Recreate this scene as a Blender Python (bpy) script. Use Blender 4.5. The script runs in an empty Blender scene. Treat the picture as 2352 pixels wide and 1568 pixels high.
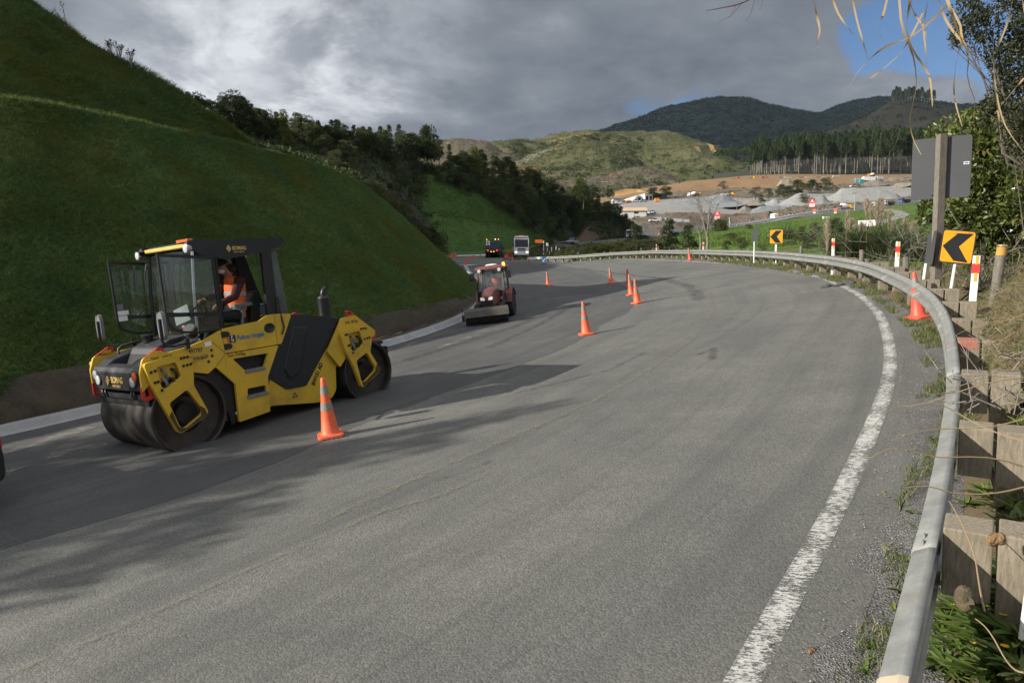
import bpy, bmesh, math, random
import numpy as np
from mathutils import Vector, Matrix
from mathutils.geometry import tessellate_polygon
random.seed(7); RNG = np.random.default_rng(7)
C = bpy.context.scene.collection
SC = bpy.context.scene
# ------------------------------------------------------------------ camera, sky, sun, exposure
FPX, PITCH = 1568.0, math.radians(4.0)
cam = bpy.data.cameras.new("camera"); camo = bpy.data.objects.new("camera", cam); C.objects.link(camo)
cam.lens = 24; cam.sensor_width = 36; cam.sensor_fit = 'HORIZONTAL'; cam.clip_start = 0.05; cam.clip_end = 9000
camo.rotation_euler = (math.radians(90) - PITCH, 0, 0); SC.camera = camo
SUN = Vector((-0.872, -0.300, 0.386)).normalized()          # direction towards the sun
sl = bpy.data.lights.new("sun", 'SUN'); sl.energy = 4.7; sl.angle = math.radians(0.53); sl.color = (1.0, 0.94, 0.84)
so = bpy.data.objects.new("sun", sl); C.objects.link(so); so.rotation_euler = SUN.to_track_quat('Z', 'Y').to_euler()
SC.view_settings.view_transform = 'Standard'; SC.view_settings.look = 'None'
SC.view_settings.exposure = 0.6; SC.view_settings.gamma = 1
SC.cycles.max_bounces = 6; SC.cycles.transparent_max_bounces = 12; SC.cycles.volume_bounces = 0
SC.cycles.use_denoising = True

def ray(px, py):
    return np.array([(px - 1176) / FPX, math.cos(PITCH) + (784 - py) / FPX * math.sin(PITCH), -math.sin(PITCH) + (784 - py) / FPX * math.cos(PITCH)])
def P(px, py, D): return ray(px, py) * D

w = bpy.data.worlds.new("World"); SC.world = w; w.use_nodes = True
def world():
    nt = w.node_tree; N = nt.nodes; L = nt.links; N.clear()
    out = N.new('ShaderNodeOutputWorld'); bg = N.new('ShaderNodeBackground'); L.new(bg.outputs[0], out.inputs[0])
    bg.inputs[1].default_value = 0.1
    sky = N.new('ShaderNodeTexSky'); sky.sky_type = 'NISHITA'; sky.sun_disc = False
    sky.sun_elevation = math.asin(SUN.z); sky.sun_rotation = math.atan2(SUN.x, SUN.y); sky.air_density = 1.0; sky.dust_density = 0.6; sky.ozone_density = 1.6
    tc = N.new('ShaderNodeTexCoord')
    nrm = N.new('ShaderNodeVectorMath'); nrm.operation = 'NORMALIZE'; L.new(tc.outputs['Generated'], nrm.inputs[0])
    sep = N.new('ShaderNodeSeparateXYZ'); L.new(nrm.outputs[0], sep.inputs[0])
    def math_(op, a, b=None, c=None, clamp=False):
        m = N.new('ShaderNodeMath'); m.operation = op; m.use_clamp = clamp
        for i, v in enumerate((a, b, c)):
            if v is None: continue
            if isinstance(v, (int, float)): m.inputs[i].default_value = v
            else: L.new(v, m.inputs[i])
        return m.outputs[0]
    den = math_('MAXIMUM', math_('ADD', sep.outputs[2], 0.22), 0.06)
    comb = N.new('ShaderNodeCombineXYZ'); L.new(math_('DIVIDE', sep.outputs[0], den), comb.inputs[0]); L.new(math_('DIVIDE', sep.outputs[1], den), comb.inputs[1])
    def noise(scale, detail, rough, off):
        mp = N.new('ShaderNodeMapping'); mp.inputs['Location'].default_value = off; L.new(comb.outputs[0], mp.inputs[0])
        n = N.new('ShaderNodeTexNoise'); n.inputs['Scale'].default_value = scale; n.inputs['Detail'].default_value = detail; n.inputs['Roughness'].default_value = rough
        n.inputs['Distortion'].default_value = 0.25
        L.new(mp.outputs[0], n.inputs[0]); return n.outputs[0]
    def spot(px, py, rpx):
        d = Vector(ray(px, py)).normalized(); vm = N.new('ShaderNodeVectorMath'); vm.operation = 'DOT_PRODUCT'; L.new(nrm.outputs[0], vm.inputs[0]); vm.inputs[1].default_value = d
        c0 = math.cos(math.atan(rpx / FPX))
        t = math_('DIVIDE', math_('SUBTRACT', vm.outputs['Value'], c0), 1 - c0, clamp=True)
        return math_('SMOOTH_MIN', t, 1.0, 0.3)
    cov = noise(1.35, 9, 0.58, (3.1, 1.7, 0)); fine = noise(3.2, 9, 0.6, (0.4, 7.7, 2)); big = noise(0.7, 3, 0.5, (9.1, 4.4, 5))
    # openings of blue sky, upper right of the valley and thin ones above the ridge
    hole = math_('MULTIPLY', spot(2110, 90, 165), 0.95)
    hole = math_('ADD', hole, math_('MULTIPLY', spot(2290, 60, 190), 0.7))
    hole = math_('ADD', hole, math_('MULTIPLY', spot(1960, 120, 85), 0.5))
    hole = math_('ADD', hole, math_('MULTIPLY', spot(1495, 245, 80), 0.3))
    hole = math_('ADD', hole, math_('MULTIPLY', spot(1610, 222, 70), 0.3))
    hole = math_('SUBTRACT', hole, math_('MULTIPLY', spot(2110, 232, 110), 0.9)); hole = math_('SUBTRACT', hole, math_('MULTIPLY', spot(1900, 235, 130), 0.6))
    m = math_('SUBTRACT', math_('ADD', math_('MULTIPLY', math_('SUBTRACT', fine, 0.5), 1.45), 0.62), hole)
    mask = N.new('ShaderNodeMapRange'); mask.interpolation_type = 'SMOOTHSTEP'; L.new(m, mask.inputs[0]); mask.inputs[1].default_value = 0.02; mask.inputs[2].default_value = 0.36
    # how bright the cloud is: the thin bright break left of centre, grey elsewhere
    br = math_('MULTIPLY', math_('SUBTRACT', cov, 0.5), 1.5)
    br = math_('ADD', br, math_('MULTIPLY', math_('SUBTRACT', fine, 0.5), 0.85))
    tear = N.new('ShaderNodeMapRange'); tear.interpolation_type = 'SMOOTHSTEP'; L.new(noise(2.1, 10, 0.62, (5.3, 2.9, 1)), tear.inputs[0]); tear.inputs[1].default_value = 0.40; tear.inputs[2].default_value = 0.62
    br = math_('ADD', br, math_('MULTIPLY', math_('MULTIPLY', spot(700, 170, 420), tear.outputs[0]), 0.52))
    br = math_('ADD', br, math_('MULTIPLY', spot(520, 190, 240), 0.13))
    br = math_('ADD', br, math_('MULTIPLY', spot(250, 100, 900), 0.08))
    br = math_('ADD', br, math_('MULTIPLY', spot(560, 200, 130), 0.16))
    br = math_('ADD', br, math_('MULTIPLY', math_('SUBTRACT', big, 0.5), 0.2))
    # behind the camera towards the sun the deck is thinner and brighter
    vm = N.new('ShaderNodeVectorMath'); vm.operation = 'DOT_PRODUCT'; L.new(nrm.outputs[0], vm.inputs[0]); vm.inputs[1].default_value = SUN
    br = math_('ADD', br, math_('MULTIPLY', math_('POWER', math_('MAXIMUM', vm.outputs['Value'], 0.0), 3.0), 0.5))
    zen = N.new('ShaderNodeMapRange'); zen.interpolation_type = 'SMOOTHSTEP'; L.new(sep.outputs[2], zen.inputs[0]); zen.inputs[1].default_value = 0.5; zen.inputs[2].default_value = 0.9
    br = math_('ADD', br, math_('MULTIPLY', zen.outputs[0], 0.75))
    bk = N.new('ShaderNodeMapRange'); bk.interpolation_type = 'SMOOTHSTEP'; L.new(sep.outputs[1], bk.inputs[0]); bk.inputs[1].default_value = 0.3; bk.inputs[2].default_value = -0.5
    br = math_('ADD', br, math_('MULTIPLY', bk.outputs[0], 0.5))
    br = math_('ADD', br, 0.24, clamp=True)
    cr = N.new('ShaderNodeValToRGB'); L.new(br, cr.inputs[0])
    e = cr.color_ramp.elements; e[0].position = 0.0; e[0].color = (0.9, 1.05, 1.3, 1); e[1].position = 1.0; e[1].color = (5.0, 5.15, 5.5, 1)
    x = e.new(0.3); x.color = (1.5, 1.66, 1.92, 1); x = e.new(0.62); x.color = (2.6, 2.76, 3.05, 1)
    sc = N.new('ShaderNodeVectorMath'); sc.operation = 'MULTIPLY'; L.new(sky.outputs[0], sc.inputs[0]); sc.inputs[1].default_value = (0.5, 0.6, 0.74)
    mx = N.new('ShaderNodeMix'); mx.data_type = 'RGBA'; L.new(mask.outputs[0], mx.inputs[0]); L.new(sc.outputs[0], mx.inputs[6]); L.new(cr.outputs[0], mx.inputs[7])
    L.new(mx.outputs[2], bg.inputs[0])
world()
# ------------------------------------------------------------------ helpers
def lerp(a, b, t): return a + (b - a) * t
_h = np.random.default_rng(3).random((64, 64, 64)).astype(np.float32)
def vnoise(p):
    i = np.floor(p).astype(int); f = p - i; f = f * f * (3 - 2 * f); i &= 63; j = (i + 1) & 63
    g = lambda a, b, c: _h[a, b, c]
    x0, y0, z0 = i.T; x1, y1, z1 = j.T; fx, fy, fz = f.T
    a = lerp(g(x0, y0, z0), g(x1, y0, z0), fx); b = lerp(g(x0, y1, z0), g(x1, y1, z0), fx)
    c = lerp(g(x0, y0, z1), g(x1, y0, z1), fx); d = lerp(g(x0, y1, z1), g(x1, y1, z1), fx)
    return lerp(lerp(a, b, fy), lerp(c, d, fy), fz) - 0.5
def fbm(p, o=4):
    p = np.asarray(p, float); s = np.zeros(len(p)); a = 1.0
    for k in range(o): s += a * vnoise(p + 17.3 * k); p = p * 2.03; a *= 0.5
    return s
_mats = {}
def nodes(name):
    m = bpy.data.materials.new(name); m.use_nodes = True; nt = m.node_tree
    return m, nt, nt.nodes, nt.links, nt.nodes['Principled BSDF']
def ramp(N, L, fac, stops):
    r = N.new('ShaderNodeValToRGB'); L.new(fac, r.inputs[0]); e = r.color_ramp.elements
    while len(e) < len(stops): e.new(0.5)
    for k, (p, c) in enumerate(stops): e[k].position = p; e[k].color = (*c, 1)
    return r.outputs[0]
def tnoise(N, L, coord, scale, detail=5, rough=0.6, stretch=None, dist=0.0):
    if stretch:
        mp = N.new('ShaderNodeMapping'); mp.inputs['Scale'].default_value = stretch; L.new(coord, mp.inputs[0]); coord = mp.outputs[0]
    n = N.new('ShaderNodeTexNoise'); n.inputs['Scale'].default_value = scale; n.inputs['Detail'].default_value = detail; n.inputs['Roughness'].default_value = rough
    n.inputs['Distortion'].default_value = dist; L.new(coord, n.inputs[0]); return n.outputs[0]
def mixc(N, L, fac, a, b):
    m = N.new('ShaderNodeMix'); m.data_type = 'RGBA'
    for s, v in ((0, fac), (6, a), (7, b)):
        if isinstance(v, (float, int)): m.inputs[s].default_value = v
        elif isinstance(v, tuple): m.inputs[s].default_value = (*v, 1)
        else: L.new(v, m.inputs[s])
    return m.outputs[2]
def bumpn(N, L, b, h, strength, dist):
    bp = N.new('ShaderNodeBump'); bp.inputs['Strength'].default_value = strength; bp.inputs['Distance'].default_value = dist
    L.new(h, bp.inputs['Height']); L.new(bp.outputs[0], b.inputs['Normal'])
def mat(name, col, rough=0.55, metal=0.0, var=0.18, scale=6.0, bump=0.0, bscale=60, dirt=None, dirtamt=0.5, spec=0.5, emit=0):
    if name in _mats: return _mats[name]
    m, nt, N, L, b = nodes(name); tc = N.new('ShaderNodeTexCoord').outputs['Object']
    n = tnoise(N, L, tc, scale, 6, 0.65)
    c = ramp(N, L, n, [(0.3, tuple(x * (1 - var) for x in col)), (0.7, tuple(min(1, x * (1 + var)) for x in col))])
    if dirt:
        d = tnoise(N, L, tc, scale * 0.45, 7, 0.7)
        f = N.new('ShaderNodeMapRange'); L.new(d, f.inputs[0]); f.inputs[1].default_value = 0.48; f.inputs[2].default_value = 0.75; f.inputs[4].default_value = dirtamt
        c = mixc(N, L, f.outputs[0], c, dirt)
    L.new(c, b.inputs['Base Color']); b.inputs['Roughness'].default_value = rough; b.inputs['Metallic'].default_value = metal; b.inputs['Specular IOR Level'].default_value = spec
    if bump: bumpn(N, L, b, tnoise(N, L, tc, bscale, 4, 0.6), bump, 0.01)
    if emit: b.inputs['Emission Color'].default_value = (*col, 1); b.inputs['Emission Strength'].default_value = emit
    _mats[name] = m; return m
def glass(name, tint=(0.55, 0.62, 0.6), alpha=0.25, rough=0.03):
    if name in _mats: return _mats[name]
    m, nt, N, L, b = nodes(name); N.remove(b); out = N['Material Output']
    tr = N.new('ShaderNodeBsdfTransparent'); tr.inputs[0].default_value = (*[lerp(1, t, alpha * 2 if alpha < .5 else 1) for t in tint], 1)
    gl = N.new('ShaderNodeBsdfGlossy'); gl.inputs[0].default_value = (0.9, 0.92, 0.92, 1); gl.inputs['Roughness'].default_value = rough
    df = N.new('ShaderNodeBsdfDiffuse'); df.inputs[0].default_value = (0.3, 0.32, 0.32, 1)
    fr = N.new('ShaderNodeFresnel'); fr.inputs[0].default_value = 1.45
    m1 = N.new('ShaderNodeMixShader'); m1.inputs[0].default_value = alpha * 0.22; L.new(tr.outputs[0], m1.inputs[1]); L.new(df.outputs[0], m1.inputs[2])
    m2 = N.new('ShaderNodeMixShader'); L.new(fr.outputs[0], m2.inputs[0]); L.new(m1.outputs[0], m2.inputs[1]); L.new(gl.outputs[0], m2.inputs[2])
    L.new(m2.outputs[0], out.inputs[0]); _mats[name] = m; return m
def leafmat(name, cols, trans=0.3, rough=0.5, spec=0.3, objvar=0.35, patch=None):
    if name in _mats: return _mats[name]
    m, nt, N, L, b = nodes(name); out = N['Material Output']
    geo = N.new('ShaderNodeNewGeometry'); oi = N.new('ShaderNodeObjectInfo')
    k = len(cols); c = ramp(N, L, geo.outputs['Random Per Island'], [(i / max(1, k - 1), cc) for i, cc in enumerate(cols)])
    if patch:
        tc = N.new('ShaderNodeTexCoord').outputs['Object']; f = ramp(N, L, tnoise(N, L, tc, .32, 5, .6, stretch=(1, 1, .45), dist=.9), [(.42, (0, 0, 0)), (.62, (.75,) * 3)]); c = mixc(N, L, f, c, patch[0])
        f = ramp(N, L, tnoise(N, L, tc, .9, 4, .6, stretch=(1, 1, .5)), [(.5, (0, 0, 0)), (.72, (.6,) * 3)]); c = mixc(N, L, f, c, patch[1])
    hs = N.new('ShaderNodeHueSaturation'); L.new(c, hs.inputs['Color'])
    mr = N.new('ShaderNodeMapRange'); L.new(oi.outputs['Random'], mr.inputs[0]); mr.inputs[3].default_value = 1 - objvar; mr.inputs[4].default_value = 1 + objvar; L.new(mr.outputs[0], hs.inputs['Value'])
    mh = N.new('ShaderNodeMapRange'); L.new(oi.outputs['Random'], mh.inputs[0]); mh.inputs[3].default_value = 0.515; mh.inputs[4].default_value = 0.485; L.new(mh.outputs[0], hs.inputs['Hue'])
    L.new(hs.outputs[0], b.inputs['Base Color']); b.inputs['Roughness'].default_value = rough; b.inputs['Specular IOR Level'].default_value = spec
    tl = N.new('ShaderNodeBsdfTranslucent'); L.new(hs.outputs[0], tl.inputs[0])
    mx = N.new('ShaderNodeMixShader'); mx.inputs[0].default_value = trans; L.new(b.outputs[0], mx.inputs[1]); L.new(tl.outputs[0], mx.inputs[2]); L.new(mx.outputs[0], out.inputs[0])
    _mats[name] = m; return m

def link(o, parent=None):
    C.objects.link(o)
    if parent: o.parent = parent
    return o
def tag(o, label=None, cat=None, group=None, kind=None):
    if label: o['label'] = label
    if cat: o['category'] = cat
    if group: o['group'] = group
    if kind: o['kind'] = kind
    return o
def thing(name, label, cat, M=None, group=None):
    o = bpy.data.objects.new(name, None); o.empty_display_size = 0.2; link(o)
    if M is not None: o.matrix_world = M
    return tag(o, label, cat, group)
_kids = {}
def dup(root, M, label=None, group=None):
    def rec(o, par):
        c = o.copy(); C.objects.link(c)
        if par: c.parent = par
        for ch in KIDS.get(o.name, []): rec(ch, c)
        if o.name in KIDS: KIDS[c.name] = [x for x in NEW.pop(c.name, [])]
        if par: NEW.setdefault(par.name, []).append(c)
        return c
    NEW = {}
    r = rec(root, None); r.matrix_world = M
    if label: r['label'] = label
    if group: r['group'] = group
    return r
KIDS = {}
def mesh_np(name, V, F, m, parent=None, smooth=False):
    V = np.asarray(V, np.float32); F = np.asarray(F, np.int32); me = bpy.data.meshes.new(name); k = F.shape[1]
    me.vertices.add(len(V)); me.vertices.foreach_set('co', V.ravel())
    me.loops.add(F.size); me.loops.foreach_set('vertex_index', F.ravel())
    me.polygons.add(len(F)); me.polygons.foreach_set('loop_start', np.arange(0, F.size, k, dtype=np.int32))
    try: me.polygons.foreach_set('loop_total', np.full(len(F), k, np.int32))
    except Exception: pass
    if smooth: me.polygons.foreach_set('use_smooth', np.ones(len(F), bool))
    me.update(calc_edges=True); me.materials.append(m)
    return me
def addmesh(name, me, parent=None, M=None):
    o = bpy.data.objects.new(name, me); link(o, parent)
    if parent: KIDS.setdefault(parent.name, []).append(o)
    if M is not None: o.matrix_world = M
    return o
class MB:
    def __init__(s): s.v = []; s.f = []; s.mi = []; s.T = Matrix(); s.cur = 0
    def add(s, vs, fs):
        n = len(s.v); s.v += [s.T @ Vector(v) for v in vs]; s.f += [tuple(i + n for i in f) for f in fs]; s.mi += [s.cur] * len(fs); return s
    def box(s, c, d, R=None):
        x, y, z = (k / 2 for k in d); vs = [Vector((a * x, b * y, e * z)) for a in (-1, 1) for b in (-1, 1) for e in (-1, 1)]
        if R is not None: vs = [R @ v for v in vs]
        vs = [v + Vector(c) for v in vs]
        return s.add(vs, [(0, 1, 3, 2), (4, 6, 7, 5), (0, 4, 5, 1), (2, 3, 7, 6), (0, 2, 6, 4), (1, 5, 7, 3)])
    def prism(s, loops, axis, a, b):
        if not isinstance(loops[0][0], (tuple, list)): loops = [loops]
        def p3(q, t): return {'x': (t, q[0], q[1]), 'y': (q[0], t, q[1]), 'z': (q[0], q[1], t)}[axis]
        flat = [q for l in loops for q in l]; n = len(flat)
        tri = tessellate_polygon([[Vector((q[0], q[1], 0)) for q in l] for l in loops])
        vs = [p3(q, a) for q in flat] + [p3(q, b) for q in flat]
        fs = []
        if len(loops) == 1 and False: pass
        for t in tri: fs.append((t[0], t[1], t[2])); fs.append((t[2] + n, t[1] + n, t[0] + n))
        k = 0
        for l in loops:
            m = len(l)
            for i in range(m): j = (i + 1) % m; fs.append((k + i, k + j, k + j + n, k + i + n))
            k += m
        return s.add(vs, fs)
    def tube(s, pts, r, n=8, cap=True):
        pts = [Vector(p) for p in pts]; rr = r if isinstance(r, (list, tuple)) else [r] * len(pts); vs = []; prev = None
        for i, p in enumerate(pts):
            d = (pts[min(i + 1, len(pts) - 1)] - pts[max(i - 1, 0)]).normalized()
            if prev is None:
                u = d.cross(Vector((0, 0, 1)))
                if u.length < 0.05: u = d.cross(Vector((0, 1, 0)))
            else: u = prev - d * prev.dot(d)
            u.normalize(); prev = u; v = d.cross(u)
            vs += [p + (u * math.cos(2 * math.pi * k / n) + v * math.sin(2 * math.pi * k / n)) * rr[i] for k in range(n)]
        fs = [(i * n + k, i * n + (k + 1) % n, (i + 1) * n + (k + 1) % n, (i + 1) * n + k) for i in range(len(pts) - 1) for k in range(n)]
        if cap: fs += [tuple(range(n))[::-1], tuple((len(pts) - 1) * n + k for k in range(n))]
        return s.add(vs, fs)
    def lathe(s, prof, n=24, axis='z', c=(0, 0, 0)):
        vs = []
        for r, h in prof:
            for k in range(n):
                a = 2 * math.pi * k / n; x, y = r * math.cos(a), r * math.sin(a)
                q = {'z': (x, y, h), 'y': (x, h, y), 'x': (h, x, y)}[axis]; vs.append((q[0] + c[0], q[1] + c[1], q[2] + c[2]))
        m = len(prof); fs = [(i * n + k, i * n + (k + 1) % n, (i + 1) * n + (k + 1) % n, (i + 1) * n + k) for i in range(m - 1) for k in range(n)]
        if prof[0][0] > 1e-6: fs.append(tuple(range(n))[::-1])
        if prof[-1][0] > 1e-6: fs.append(tuple((m - 1) * n + k for k in range(n)))
        return s.add(vs, fs)
    def cyl(s, a, b, r, n=16): return s.tube([a, b], r, n)
    def ball(s, c, r, n=10, sc=(1, 1, 1)):
        m = n // 2 + 2; prof = [(max(1e-7, math.sin(math.pi * i / m)), math.cos(math.pi * i / m)) for i in range(m + 1)]
        vs = []
        for q, h in prof: vs += [(c[0] + r * sc[0] * q * math.cos(2 * math.pi * k / n), c[1] + r * sc[1] * q * math.sin(2 * math.pi * k / n), c[2] + r * sc[2] * h) for k in range(n)]
        return s.add(vs, [(i * n + k, (i + 1) * n + k, (i + 1) * n + (k + 1) % n, i * n + (k + 1) % n) for i in range(m) for k in range(n)])
    def loftrings(s, rings, cap=True):
        n = len(rings[0]); vs = [p for r in rings for p in r]; m = len(rings)
        fs = [(i * n + k, i * n + (k + 1) % n, (i + 1) * n + (k + 1) % n, (i + 1) * n + k) for i in range(m - 1) for k in range(n)]
        if cap: fs += [tuple(range(n))[::-1], tuple((m - 1) * n + k for k in range(n))]
        return s.add(vs, fs)
    def quad(s, a, b, c, d): return s.add([a, b, c, d], [(0, 1, 2, 3)])
    def mesh(s, name, ms, smooth=None):
        me = bpy.data.meshes.new(name); me.from_pydata([tuple(v) for v in s.v], [], s.f); ms = ms if isinstance(ms, (list, tuple)) else [ms]
        for m in ms: me.materials.append(m)
        if len(ms) > 1: me.polygons.foreach_set('material_index', s.mi)
        bm = bmesh.new(); bm.from_mesh(me); bmesh.ops.recalc_face_normals(bm, faces=bm.faces); bm.to_mesh(me); bm.free()
        if smooth is not None:
            me.polygons.foreach_set('use_smooth', np.ones(len(me.polygons), bool)); me.set_sharp_from_angle(angle=math.radians(smooth))
        me.update(); return me
    def build(s, name, ms, parent=None, smooth=None, bevel=0, M=None):
        o = addmesh(name, s.mesh(name, ms, smooth), parent, M)
        if bevel:
            b = o.modifiers.new('bevel', 'BEVEL'); b.width = bevel; b.segments = 2; b.limit_method = 'ANGLE'; b.angle_limit = math.radians(35)
        return o
def text(name, s, size, m, parent, M, depth=0.001, shear=0.0, bold=0.0, sx=1.0, align='LEFT'):
    cu = bpy.data.curves.new(name, 'FONT'); cu.body = s; cu.size = size; cu.extrude = depth; cu.shear = shear; cu.offset = bold * size; cu.align_x = align; cu.resolution_u = 3
    t = bpy.data.objects.new(name, cu); C.objects.link(t)
    bpy.context.view_layer.update()
    me = bpy.data.meshes.new_from_object(t.evaluated_get(bpy.context.evaluated_depsgraph_get())); bpy.data.objects.remove(t)
    me.name = name; me.materials.clear(); me.materials.append(m)
    o = addmesh(name, me, parent)
    mm = M @ Matrix.Diagonal((sx, 1, 1, 1))
    if parent: o.matrix_local = mm
    else: o.matrix_world = mm
    return o
def basis(o, x, y, z):
    m = Matrix.Identity(4)
    for i, v in enumerate((x, y, z)):
        for k in range(3): m[k][i] = v[k]
    for k in range(3): m[k][3] = o[k]
    return m
def at(p, yaw=0.0, up=None, s=1.0):
    z = Vector(up).normalized() if up is not None else Vector((0, 0, 1))
    x = Vector((math.cos(yaw), math.sin(yaw), 0)); x = (x - z * x.dot(z)).normalized(); y = z.cross(x)
    return basis(p, x * s, y * s, z * s)
def interp_rows(rows, nu, nv):
    """rows: lists of 3-D control points (same count) -> smooth grid (nv, nu, 3)"""
    A = np.array([[np.asarray(p, float) for p in r] for r in rows])
    def cr(A, n):
        k = len(A); t = np.linspace(0, k - 1, n); i = np.clip(t.astype(int), 0, k - 2); f = (t - i).reshape(-1, *[1] * (A.ndim - 1))
        p0, p1, p2, p3 = A[np.maximum(i - 1, 0)], A[i], A[i + 1], A[np.minimum(i + 2, k - 1)]
        m1 = (p2 - p0) * 0.5; m2 = (p3 - p1) * 0.5; f2, f3 = f * f, f ** 3
        return p1 * (2 * f3 - 3 * f2 + 1) + m1 * (f3 - 2 * f2 + f) + p2 * (3 * f2 - 2 * f3) + m2 * (f3 - f2)
    return cr(cr(A, nv).transpose(1, 0, 2), nu).transpose(1, 0, 2)
def grid_mesh(name, G, m, smooth=True):
    nv, nu = G.shape[:2]; i = (np.arange(nv - 1)[:, None] * nu + np.arange(nu - 1)[None]).ravel()
    return mesh_np(name, G.reshape(-1, 3), np.stack([i, i + 1, i + nu + 1, i + nu], 1), m, smooth=smooth)
def loft(name, rows, m, nu=80, nv=24, amp=0.0, scale=0.1, octv=4, kind='structure', edge=True, label=None, cat=None):
    G = interp_rows(rows, nu, nv)
    if amp:
        n = fbm(G.reshape(-1, 3) * scale, octv).reshape(nv, nu) * amp
        if edge:
            ew = np.minimum(1, np.minimum(np.arange(nv), np.arange(nv)[::-1]) / 2.0)[:, None]; n = n * ew
        G[:, :, 2] += n
    o = addmesh(name, grid_mesh(name, G, m)); tag(o, label, cat, kind=kind)
    return o, G
def rows_px(rows, px0, px1, n):
    xs = np.linspace(px0, px1, n); out = []
    for r in rows:
        a = np.array(r, float); y = np.interp(xs, a[:, 0], a[:, 1]); d = np.exp(np.interp(xs, a[:, 0], np.log(a[:, 2])))
        out.append([P(x, yy, dd) for x, yy, dd in zip(xs, y, d)])
    return out
def sample(G, n, rng, u=(0, 1), v=(0, 1)):
    nv, nu = G.shape[:2]; a = rng.uniform(*u, n) * (nu - 1.001); b = rng.uniform(*v, n) * (nv - 1.001); i = a.astype(int); j = b.astype(int); fa = (a - i)[:, None]; fb = (b - j)[:, None]
    p00, p10, p01, p11 = G[j, i], G[j, i + 1], G[j + 1, i], G[j + 1, i + 1]
    p = lerp(lerp(p00, p10, fa), lerp(p01, p11, fa), fb); du = lerp(p10 - p00, p11 - p01, fb); dv = lerp(p01 - p00, p11 - p10, fa)
    nn = np.cross(du, dv); nn /= np.linalg.norm(nn, axis=1, keepdims=True) + 1e-9; nn *= np.sign(nn[:, 2:3] + 1e-9)
    return p, nn
def blades(name, p, d, length, width, m, rng, bend=0.5):
    """thin two-segment grass blades: base p, growth direction d"""
    n = len(p); s = np.cross(d, rng.normal(size=(n, 3))); s /= np.linalg.norm(s, axis=1, keepdims=True) + 1e-9
    L = length[:, None]; W = width[:, None] * 0.5; b = rng.normal(size=(n, 3)) * 0.35; b[:, 2] -= bend
    mid = p + d * L * 0.55; tip = mid + (d + b * 0.8) * L * 0.5
    V = np.stack([p - s * W, p + s * W, mid + s * W * 0.7, mid - s * W * 0.7, tip], 1).reshape(-1, 3); k = np.arange(n)[:, None] * 5
    F = np.concatenate([k + [[0, 1, 2]], k + [[0, 2, 3]], k + [[3, 2, 4]]])
    return mesh_np(name, V, F, m)
def leaves(name, p, d, length, width, m, rng, flat=0.0):
    """pointed leaf quads"""
    n = len(p); s = np.cross(d, rng.normal(size=(n, 3)) + np.array([0, 0, flat * 3])); s /= np.linalg.norm(s, axis=1, keepdims=True) + 1e-9
    L = length[:, None]; W = width[:, None] * 0.5; m_ = p + d * L * 0.5
    V = np.stack([p, m_ + s * W, p + d * L, m_ - s * W], 1).reshape(-1, 3); k = np.arange(n)[:, None] * 4
    return mesh_np(name, V, k + [[0, 1, 2, 3]], m)
def unit(n, rng):
    d = rng.normal(size=(n, 3)); return d / np.linalg.norm(d, axis=1, keepdims=True)
# ------------------------------------------------------------------ the road surface (banked, climbing bend)
RC = (-2.35326741, 0.134193138, 0.0482818488, 3.20496416e-3, -8.32521098e-4, 2.40030143e-4)
def RZ(x, y): return RC[0] + RC[1] * x + RC[2] * y + RC[3] * x * x + RC[4] * x * y + RC[5] * y * y
def RN(x, y):
    return Vector((-(RC[1] + 2 * RC[3] * x + RC[4] * y), -(RC[2] + RC[4] * x + 2 * RC[5] * y), 1)).normalized()
def hit(px, py, h=0.0):
    r = ray(px, py); t = np.linspace(1, 200, 8000); q = t[:, None] * r; g = q[:, 2] - RZ(q[:, 0], q[:, 1]) - h
    return q[np.argmax(g < 0)]
def curve(pts, y):
    a = np.array(pts); s = np.sqrt(np.maximum(y, 0) + 3); ss = np.sqrt(a[:, 1] + 3); x = np.interp(s, ss, a[:, 0])
    lo = y < a[0, 1]; k = (a[1, 0] - a[0, 0]) / (a[1, 1] - a[0, 1]); x = np.where(lo, a[0, 0] + k * (y - a[0, 1]), x)
    hi = y > a[-1, 1]; k = (a[-1, 0] - a[-2, 0]) / (a[-1, 1] - a[-2, 1]); return np.where(hi, a[-1, 0] + k * (y - a[-1, 1]), x)
KERB = [(-14.2, 7.0), (-11.6, 9.6), (-9.45, 12.44), (-8.56, 14.05), (-7.4, 16.1), (-5.6, 18.5), (-3.88, 21.4), (-2.95, 24.0), (-2.1, 27.5), (-1.65, 31.8), (-1.62, 37.4), (-2.42, 50.0), (-3.84, 66.4), (-6.4, 92.0)]
LINE = [(1.20, 3.45), (1.66, 4.11), (2.24, 4.87), (3.2, 6.28), (4.5, 8.23), (5.42, 9.7), (6.57, 11.9), (7.93, 14.74), (9.31, 18.4), (10.7, 23.4), (11.92, 30.1), (12.6, 38.), (12.75, 47.4), (12.4, 62.), (10.8, 76.5), (7.2, 81.5), (3.2, 86.5)]
RAIL = [(1.385, 2.3), (1.68, 2.71), (2.19, 3.42), (2.8, 4.27), (3.38, 5.13), (4.06, 6.14), (5.05, 7.75), (6.06, 9.46), (6.96, 11.2), (7.67, 12.75), (8.75, 15.65), (9.9, 19.0), (10.9, 23.3), (11.86, 29.4), (12.68, 37.3), (13.25, 48.7), (13.05, 63.0), (10.85, 75.2), (6.4, 81.6), (3.53, 86.98)]
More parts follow.
